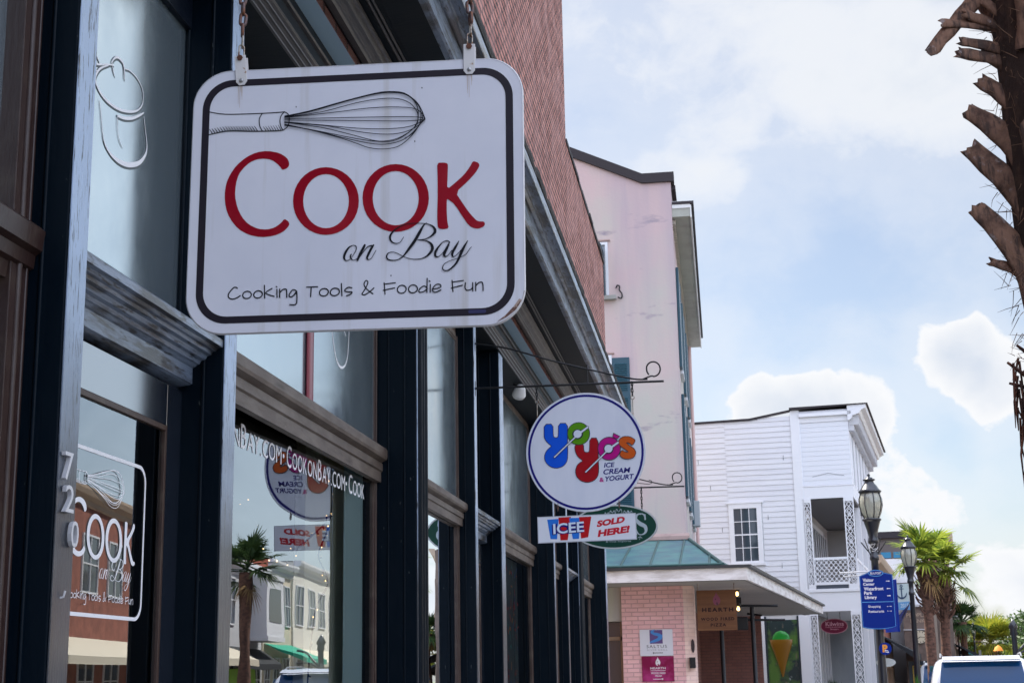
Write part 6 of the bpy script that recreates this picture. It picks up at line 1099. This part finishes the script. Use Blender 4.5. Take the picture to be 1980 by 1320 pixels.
# ---------------------------------------------------------------- broadleaf trees and plants
def tree(label,x,y,h,r,seed,lm,group='broadleaf trees at the far end of the street',n=2600,sz=.16,zb=None):
    rnd=random.Random(seed); t=thing('tree',label,'tree',(x,y,0),0,group); b=MB(); b.tube([(0,0,0),(.1,0,h*.3),(.0,.1,h*.55)],[r*.09,r*.07,r*.04],8)
    cl=[]
    for i in range(16):
        a=rnd.uniform(0,2*PI); q=rnd.uniform(.2,.8)*r; z=h*rnd.uniform(.42,.92)*(1-.18*(q/r)); c=Vector((q*math.cos(a),q*math.sin(a),z)); cl.append((c,r*rnd.uniform(.26,.42))); b.tube([(0,0,h*.35),(c.x*.5,c.y*.5,(h*.35+z)/2),tuple(c)],[r*.04,r*.025,r*.008],5)
    b.build('trunk',mat('tree_bark',(.07,.055,.045),.9,bump=((12,12,12),1,.02)),t); m=MB()
    for i in range(n):
        c,cr_=cl[rnd.randrange(len(cl))]; v=Vector((rnd.gauss(0,1),rnd.gauss(0,1),rnd.gauss(0,1))).normalized()*cr_*(rnd.random()**.4); v.z*=.75; p=c+v
        u=Vector((rnd.gauss(0,1),rnd.gauss(0,1),rnd.gauss(0,1))).normalized()*sz*rnd.uniform(.6,1.3); w_=u.orthogonal().normalized()*sz*.45
        m.add([p-u,p-w_*.9,p+u,p+w_],[(0,1,2,3)])
    m.build('crown',lm,t); return t
LG=leaf_mat('leaf_mid_green',(.025,.06,.015),(.08,.13,.03),.3); LD=leaf_mat('leaf_dark_green',(.012,.035,.012),(.04,.075,.02),.3); LY=leaf_mat('leaf_light_green',(.08,.13,.02),(.20,.24,.04),.35)
for i,(x,y,h,r,lm,lb) in enumerate(((26.5,128,6.6,4.2,LG,'large rounded mid-green tree at the end of the street, rightmost'),(22.6,140,5.6,2.6,LG,'mid-green tree just left of the largest far tree'),(20.0,150,5.0,2.8,LD,'dark green tree low behind the fourth street lamp'),(25.2,118,4.2,2.6,LY,'light green low tree in front of the largest far tree'),(24.0,150,6.4,3.4,LD,'dark tall tree filling the gap behind the far trees'),(18.5,165,5.2,3.0,LG,'distant soft green tree behind the blue awning'))): tree(lb,x,y,h,r,20+i,lm,n=3600,sz=.22)
def shrub(label,x,y,z,h,r,seed,lm,kind='fern'):
    rnd=random.Random(seed); t=thing('potted_plant',label,'plant',(x,y,z)); b=MB(); b.lathe([(0,0),(r*.35,0),(r*.45,.35),(r*.40,.36),(0,.33)],seg=16); b.build('pot',mat('terracotta_dark',(.12,.06,.04),.8),t); m=MB()
    for i in range(260):
        a=rnd.uniform(0,2*PI); el=rnd.uniform(.2,1.5); l=rnd.uniform(.5,1)*h; d=Vector((math.cos(a)*math.cos(el)*r/h*1.3,math.sin(a)*math.cos(el)*r/h*1.3,math.sin(el))); o=Vector((0,0,.34)); sd=d.cross(Vector((0,0,1))); sd=(sd.normalized() if sd.length>.01 else Vector((1,0,0)))*.03
        m.add([o,o+d*l*.6-sd,o+d*l*.6+sd,o+d*l-Vector((0,0,.1*l))],[(0,1,3,2)])
    m.build('foliage',lm,t); return t
shrub('dark green fern in a pot under the maroon oval sign',4.9,46.6,0,1.25,.55,1,LD); shrub('bright green spiky plant below the pale oval sign panel',5.55,31.0,0,1.35,.30,2,leaf_mat('bright_leaf',(.03,.14,.02),(.10,.26,.04),.35))
# ---------------------------------------------------------------- vehicles
def car(label,name,x,y,rz,W=1.86,L=4.7,H=1.78,paint=(.6,.6,.62),rails=True,hood=.95,cat='car'):
    t=thing(name,label,cat,(x,y,-.146),rz,'vehicles along the street'); PM=mat('paint_'+label.split()[0]+'_'+label.split()[1],paint,.25,coat=.8,metal=.1)
    # cross-sections from rear (0) to front (L): (y, sill, belt z, half width, roof z, roof half width)
    S=[(0,.55,.95,.78*W/2,None,0),(.08,.42,1.02,.93*W/2,1.10,.80*W/2),(.35,.30,1.06,.985*W/2,H-.12,.74*W/2),(.62,.28,1.07,W/2,H-.03,.76*W/2),(1.6,.28,1.06,W/2,H,.76*W/2),(2.5,.28,1.05,W/2,H-.03,.74*W/2),(3.05,.28,1.04,W/2,H-.20,.64*W/2),(3.75,.28,1.03,.99*W/2,1.10,.78*W/2),(L-.25,.32,.92,.93*W/2,.95,.80*W/2),(L,.45,.75,.80*W/2,.78,.7*W/2)]
    b=MB(); rings=[]
    for (yy,s,bz,hw,rz_,rw) in S:
        if rz_ is None: rz_,rw=bz+.02,.7*W/2
        h=[(hw*.93,s),(hw,s+.12),(hw*1.0,(s+bz)/2),(hw*.985,bz-.05),(hw*.955,bz)]
        top=[(rw+(hw*.955-rw)*.28,bz+(rz_-bz)*.74),(rw+.01,rz_-(rz_-bz)*.10),(rw*.90,rz_-.012),(rw*.45,rz_+.01),(0,rz_+.018)]
        half=h+top; ring=[(a,yy,z) for a,z in half]+[(-a,yy,z) for a,z in half[-2::-1]]; rings.append(ring)
    n=len(rings[0]); vs=[v for r_ in rings for v in r_]; fs=[(i*n+k,i*n+k+1,(i+1)*n+k+1,(i+1)*n+k) for i in range(len(rings)-1) for k in range(n-1)]+[(i*n+n-1,i*n,(i+1)*n,(i+1)*n+n-1) for i in range(len(rings)-1)]+[tuple(range(n)),tuple(range((len(rings)-1)*n,len(rings)*n))[::-1]]
    b.add(vs,fs,True); o=b.build('body',PM,t); sb=o.modifiers.new('s','SUBSURF'); sb.levels=1; sb.render_levels=2
    G=mat('car_glass',(.001,.05,.16),.03,spec=.4); hr=H
    # rear window follows the tailgate, sides follow the tumblehome
    b=MB(); rwx=.74*W/2; a=[]; 
    for i in range(7):
        f=i/6; zz=1.10+(hr-.095-1.10)*f; yy=.045+.235*f-.02*math.sin(f*PI); hwid=(.80*W/2)+(rwx*.93-.80*W/2)*f; a.append([(x_*hwid*.93,yy-.012*(1-x_*x_),zz) for x_ in (-1,-.6,-.2,.2,.6,1)])
    b.add([v for r_ in a for v in r_],[(i*6+k,i*6+k+1,(i+1)*6+k+1,(i+1)*6+k) for i in range(6) for k in range(5)],True); b.build('rear_window',G,t)
    for s_ in (-1,1):
        b=MB(); xw=lambda z: s_*(.955*W/2+(.79*W/2-.955*W/2)*((z-1.06)/(hr-1.06))+.018)
        for (y0,y1,y2,y3) in ((.55,1.35,1.35,.72),(1.45,2.25,2.25,1.45),(2.35,3.45,2.95,2.35)): b.quad((xw(1.10),y0,1.10),(xw(1.10),y1,1.10),(xw(hr-.17),y2,hr-.17),(xw(hr-.17),y3,hr-.17))
        b.build('side_window',G,t)
        b=MB(); b.box(s_*.78*W/2-.08,s_*.78*W/2+.10*1,-.012+.03,.10,.95,1.22); b.build('tail_light',mat('tail_light_red',(.35,.01,.01),.15,coat=.8),t,bevel=.02)
        if rails:
            b=MB(); b.tube(cr([(s_*.66*W/2,.75,hr-.01),(s_*.66*W/2,.95,hr+.03),(s_*.67*W/2,1.6,hr+.045),(s_*.66*W/2,2.6,hr+.02),(s_*.66*W/2,2.75,hr-.03)],4),.014,6); b.build('roof_rail',mat('satin_silver',(.5,.5,.52),.3,metal=.8),t)
        b=MB(); b.box(s_*W/2,s_*(W/2+.20),3.0,3.12,1.02,1.18); b.build('mirror',PM,t,bevel=.03)
        for yy in (.85,L-.95):
            b=MB(); b.lathe([(.0,-.11),(.34,-.11),(.36,-.06),(.36,.06),(.34,.11),(0,.11)],seg=20); o=b.build('wheel',mat('tyre',(.02,.02,.02),.8),t); o.rotation_euler=(0,PI/2,0); o.location=(s_*(W/2-.10),yy,.36)
            b=MB(); b.lathe([(0,.09),(.2,.095),(.22,.112)],seg=16); q=b.build('rim',mat('satin_silver',(0,0,0)),o)
            if s_<0: q.rotation_euler=(PI,0,0)
    b=MB(); b.prof_x([(.16,hr-.085),(.10,hr-.07),(.14,hr-.05),(.40,hr-.005),(.40,hr-.04)],-.62*W/2,.62*W/2); b.build('roof_spoiler',PM,t,bevel=.01)
    b=MB(); b.prof_x([(.60,hr+.0),(.70,hr+.09),(.76,hr+.09),(.86,hr+.0)],-.02,.02); b.build('antenna_fin',IRON,t,bevel=.008)
    b=MB(); b.box(-.26,.26,-.02,.03,.72,.85); b.build('number_plate',mat('plate_white',(.6,.6,.6),.5),t)
    b=MB(); b.prof_x([(L-1.05,1.13),(L-1.62,hr-.25),(L-1.60,hr-.24),(L-1.02,1.14)],-.7*W/2,.7*W/2); b.build('windscreen',G,t)
    return t
car('silver white SUV with roof rails and blue rear glass','suv',5.92,25.6,TH,paint=(.62,.64,.70),W=1.98,H=1.955)
car('dark maroon car cut off by the lower right corner','parked_car',5.62,15.4,TH,paint=(.10,.075,.085),W=1.85,H=1.72,rails=False)
car('white van far down the road at the right edge','parked_van',10.1,39.5,TH,paint=(.7,.7,.72),W=1.9,H=2.02,rails=False,cat='van')
car('pale car parked beyond the silver SUV','parked_car',8.4,48.0,TH,paint=(.6,.62,.64),W=1.85,H=1.95,rails=True)
# black iron arm post at the right
T=thing('iron_post','black iron post with curved side arms near the right edge','post',(7.28,30.0,-.15)); b=MB(); b.lathe([(.12,0),(.12,.15),(.07,.25),(.055,.9),(.05,2.35),(.07,2.38),(.06,2.46),(.09,2.52),(.05,2.60),(.02,2.66),(0,2.67)],seg=14); b.build('pole',POSTM,T)
b=MB(); b.tube(cr([(0,0,2.0),(.12,0,2.12),(.32,0,2.30),(.55,0,2.36)],5),.028,6); b.tube(cr([(0,0,1.95),(.2,0,2.08),(.55,0,2.10)],5),.022,6); b.build('side_arm',POSTM,T)
# ---------------------------------------------------------------- buildings down the street
def facade(label,x0,x1,y0,y1,h,wall,cat='building',win=None,floors=2,cornice=None,awn=None,parapet=.0,name='shop_building',roofm=None,side_win=True,front=+1,loc=(4.182,48),winc=None,frame=None,ncol=None,base=None):
    """box building in the bent-street frame; street front on its +x (front=1) or -x side"""
    t=thing(name,label,cat,(loc[0],loc[1],-.15),TH); h=h+.15
    b=MB(); b.box(x0,x1,y0,y1,0,h); b.build('wall',wall,t)
    fx=x1 if front>0 else x0; s_=front
    if cornice:
        b=MB(); P=[(0,h-.55),(s_*.08,h-.5),(s_*.10,h-.36),(s_*.28,h-.22),(s_*.34,h-.05),(s_*.34,h+.06),(0,h+.06)]; b.prof_y([(fx+a*1.0+s_*.002,z) for a,z in P],y0-.05,y1+.05); b.build('cornice',cornice,t)
    n=ncol or max(1,int((y1-y0)/2.0)); fr_=frame or WG
    for f in range(floors):
        zb=.9+f*(h-1.0)/floors+(0 if f==0 else .35); zt=zb+(1.9 if f==0 else min(1.9,(h-1.0)/floors-1.0))
        for i in range(n):
            a=y0+(y1-y0)*(i+.22)/n; c=y0+(y1-y0)*(i+.78)/n
            if f==0 and base: a=y0+(y1-y0)*(i+.08)/n; c=y0+(y1-y0)*(i+.92)/n; 
            w_=bpy.data.objects.new('window',None); COL.objects.link(w_); w_.parent=t
            b=MB(); b.box(min(fx,fx+s_*.02),max(fx,fx+s_*.02),a,c,zb,zt); b.build('pane',FARGLASS,w_)
            b=MB(); e=.07
            for (p,q,r_,u) in ((a-e,a,zb-e,zt+e),(c,c+e,zb-e,zt+e),(a,c,zt,zt+e),(a,c,zb-e,zb),((a+c)/2-.03,(a+c)/2+.03,zb,zt),(a,(a+c)/2-.03,(zb+zt)/2-.025,(zb+zt)/2+.025),((a+c)/2+.03,c,(zb+zt)/2-.025,(zb+zt)/2+.025)): b.box(min(fx,fx+s_*.06),max(fx,fx+s_*.06),p,q,r_,u)
            b.build('frame',fr_,w_)
    if awn:
        col,az,ad=awn; b=MB(); b.add([(fx+s_*.01,y0+.2,az),(fx+s_*.01,y1-.2,az),(fx+s_*ad,y1-.2,az-.7),(fx+s_*ad,y0+.2,az-.7),(fx+s_*ad,y0+.2,az-.95),(fx+s_*ad,y1-.2,az-.95)],[(0,1,2,3),(3,2,5,4),(0,3,4)]); b.build('awning',col,t)
    b=MB(); b.box(x0+.1,x1-.1,y0+.1,y1-.1,h+.0,h+.05); b.build('roof',roofm or MATS['dark_roof_edge'],t)
    return t
BRD=mat('far_brick_brown',(.17,.10,.08),.85,var=((2,2,2),(.24,.15,.12),.4,.6)); BRR=mat('far_brick_red',(.28,.10,.07),.85,var=((2,2,2),(.20,.07,.05),.4,.6)); STN=mat('brown_stone',(.20,.15,.125),.85,var=((1.5,1.5,1.5),(.13,.095,.08),.4,.6)); CRM=mat('cream_stucco',(.62,.55,.42),.85,var=((1,1,1),(.55,.50,.40),.4,.6)); WCL=mat('white_boarding',(.66,.67,.70),.7,bump=((.5,.5,40),.6,.01)); OFFW=mat('off_white_stucco',(.66,.64,.58),.8)
DAW=mat('black_awning_cloth',(.015,.017,.022),.8); TAN=mat('tan_trim',(.40,.30,.22),.7); MOD=mat('modern_brown_panel',(.13,.105,.10),.7)
facade('dull red brick shops with a buff cornice, next beyond the clapboard house',-8,1.7,11.5,22,5.9,BRR,cornice=TAN,awn=(DAW,3.1,1.3),frame=TAN,ncol=4)
t=facade('grey-brown modern building with blue windows rising behind the brick shops',-6,2.3,30.2,40,8.4,MOD,floors=2,ncol=3)
b=MB(); b.box(-.9,2.35,29.95,30.18,8.3,8.62); b.build('roof_edge',MATS['dark_roof_edge'],t)
for i in range(3): b=MB(); b.box(.5+i*.62,1.0+i*.62,30.17,30.19,7.0,7.6); b.build('window_pane',mat('bright_blue_glass',(.02,.20,.36),.1),t)
t=facade('small white boarded building standing above the clock building',-2,3.25,22.3,29.8,6.55,WCL,floors=2,ncol=2)
CLK=facade('brown stone bank front with a round clock and carved name',-2,2.35,16.8+6.9,23.7+6.9,4.0,STN,floors=1,ncol=2)
bpy.data.objects.remove(CLK) if False else None
# clock block set forward, facing up the street
T=thing('bank_building','brown stone bank corner with a carved name and a large round clock face','building',(4.182,48,-.15),TH)
b=MB(); b.box(2.36,3.62,20.0,29.6,0,4.42); b.build('wall',STN,T)
b=MB(); b.box(2.30,3.70,19.9,29.7,4.42,4.52); b.box(2.33,3.66,19.95,20,3.42,3.47); b.build('cornice',mat('pale_stone_cap',(.50,.50,.50),.7),T)
fk=lambda u,v,h:(u,19.998-h,v)
text('PEOPLES',fk,(2.50,3.98,3.45,4.16),TAN,T,bold=.02,h=.01); text('BANK',fk,(2.66,3.74,3.28,3.90),TAN,T,bold=.02,h=.01)
b=MB(); c_=cir(.30,28); b.add([(3.02+u,19.94,3.13+v) for u,v in c_]+[(3.02+u,19.999,3.13+v) for u,v in c_],[tuple(range(28))]+[(i,(i+1)%28,(i+1)%28+28,i+28) for i in range(28)]); ck=b.build('clock_face',mat('clock_cream',(.62,.55,.40),.6),T)
A=Art(lambda u,v,h:(3.02+u,19.94-h,3.13+v),.004)
A.ring(cir(.30,28),cir(.275,28))
for k in range(12): a=k*PI/6; A.ribbon([(.20*math.cos(a),.20*math.sin(a),.025),(.25*math.cos(a),.25*math.sin(a),.025)],1,smooth=False)
A.ribbon([(0,0,.03),(-.10,-.06,.03)],1,smooth=False); A.ribbon([(0,0,.02),(.18,-.03,.02)],1,smooth=False); A.build('clock_hands',IRON,ck)
b=MB(); b.box(2.44,3.55,19.97,19.999,.3,2.1); b.build('shop_window',FARGLASS,T)
A=Art(lambda u,v,h:(u,19.965-h,v),.01); A.ribbon([(2.62,.9,.05),(2.62,1.9,.05),(3.3,1.9,.05),(3.3,.9,.05)],1,smooth=False); A.build('gold_line',mat('gold_paint',(.5,.35,.05),.5),T)
facade('tall brown ornate masonry building with arched windows behind the palms',-3,4.35,31,44,8.3,STN,floors=2,cornice=TAN,awn=(DAW,3.0,1.4),ncol=4,frame=TAN)
facade('low pinkish shop row with dark awnings beyond the ornate building',-3,4.4,44.6,75,4.8,BRD,floors=1,cornice=TAN,awn=(DAW,2.9,1.3),ncol=9,frame=TAN)
facade('low shop with a bright turquoise awning at the far end of the street',-3,4.6,76,104,3.6,OFFW,floors=1,awn=(mat('turquoise_awning',(.02,.30,.42),.7),3.2,1.6),ncol=6)
facade('far reddish brick block closing the street behind the trees',-3,6,106,140,4.4,BRR,floors=1,ncol=6)
T=thing('umbrella','orange umbrella at the far end of the street','umbrella',(20.4,108,0)); b=MB(); b.lathe([(.34,2.75),(.22,3.0),(0,3.15)],seg=12); b.build('canopy',mat('orange_cloth',(.75,.25,.02),.7),T); b=MB(); b.tube([(0,0,0),(0,0,3.1)],.03,6); b.build('pole',IRON,T)
# side street sign by the cars, little roofs
T=thing('street_sign','small teal street sign on a post left of the silver SUV','sign',(5.57,28.5,0)); b=MB(); b.tube([(0,0,0),(0,0,1.66)],.02,8); b.build('post',IRON,T); b=MB(); b.box(-.11,.11,-.03,-.026,1.55,1.66); b.build('panel',mat('teal_panel',(.02,.12,.12),.5),T)
# ---------------------------------------------------------------- the opposite side of the street (seen in the window glass)
OL=(16.2,25)
def opp(label,y0,y1,h,wall,**k): return facade(label,0,9,y0,y1,h,wall,front=-1,loc=OL,**k)
GRN=mat('emerald_awning',(.01,.30,.19),.7); TANA=mat('cream_awning',(.55,.50,.40),.8); LIM=mat('lime_shopfront',(.25,.50,.04),.6)
opp('cream stucco shop with pale awning, across the street, nearest',-22,-8,6.5,OFFW,cornice=WG,awn=(TANA,3.2,1.5))
opp('white house with a grey cornice across the street, opposite the pink pier',-7.5,16,6.6,WCL,cornice=WG,ncol=6,awn=(TANA,3.2,1.6))
opp('red brick building across the street, mirrored in the shop door',16.5,33.5,8.2,BRR,cornice=TAN,ncol=5,awn=(TANA,3.3,1.8))
t=opp('pale lilac-white two-storey building across the street with a red roof and bay window',34,42,6.7,mat('lilac_white_wall',(.50,.50,.52),.8),cornice=WG,ncol=3,awn=(DAW,3.2,1.0))
b=MB(); b.box(-.2,4,34.5,41.9,6.9,7.35); b.build('red_roof',mat('red_roof_tiles',(.30,.07,.04),.8),t)
b=MB(); b.box(-1.1,-.01,38,41.4,3.7,6.2); b.build('bay',WCL,t); b=MB(); b.box(-1.12,-1.101,38.6,40.8,4.3,5.8); b.build('bay_window_pane',FARGLASS,t); b=MB(); b.box(-1.15,.0,37.95,41.45,3.5,3.7); b.box(-1.15,0,37.95,41.45,6.2,6.4); b.build('bay_moulding',WG,t)
b=MB(); b.box(-.12,-.01,35,40,.2,2.3); b.build('lime_shopfront',LIM,t)
opp('cream building across the street with an emerald green awning',42.3,48.5,7.2,CRM,cornice=WG,ncol=3,awn=(GRN,3.5,1.9))
opp('white stucco building across the street with curved cornice',49,72,7.6,OFFW,cornice=WG,ncol=7,awn=(TANA,3.4,1.5))
opp('long low cream terrace across the street, farthest',72.5,170,7.4,CRM,cornice=WG,ncol=12)
for i,(x,y,lb) in enumerate(((12.6,24,'palm across the street in front of the red brick building'),(13.3,41.0,'palm across the street beside the lilac-white building'),(14.0,30,'palm across the street near the white house'))): palm(lb,x,y,4.7,rad=.95,nf=28,seed=40+i,boots=False,lm=PALMD)
for i,(y,c) in enumerate(((33,(.02,.02,.025)),(58,(.35,.02,.02)),(66,(.5,.5,.52)))):
    p=bend(11.9,y); car(['black car parked across the street','red car parked across the street','grey car parked across the street'][i],'parked_car',p[0],p[1],TH,paint=c,H=1.55,rails=False)
tree('leafy green tree across the street by the white stucco building',26.5,90,6.0,2.2,77,LG,group='broadleaf trees across the street',n=1600)

# ---------------------------------------------------------------- unseen trees and block added behind the viewer to darken reflections
tree('unseen large live oak added behind the viewer to darken reflections in the posts',5.2,-9.5,9.5,5.2,91,LD,group='unseen trees added behind the viewer',n=5200,sz=.22)
tree('second unseen live oak, added farther back behind the viewer',5.0,-19,10,5.5,92,LD,group='unseen trees added behind the viewer',n=4200,sz=.26)
t=facade('unseen dark brick block added behind the viewer to darken reflections',0,24,0,9,8,BRD,front=-1,loc=(-8,-42),ncol=4); t.rotation_euler=(0,0,0)
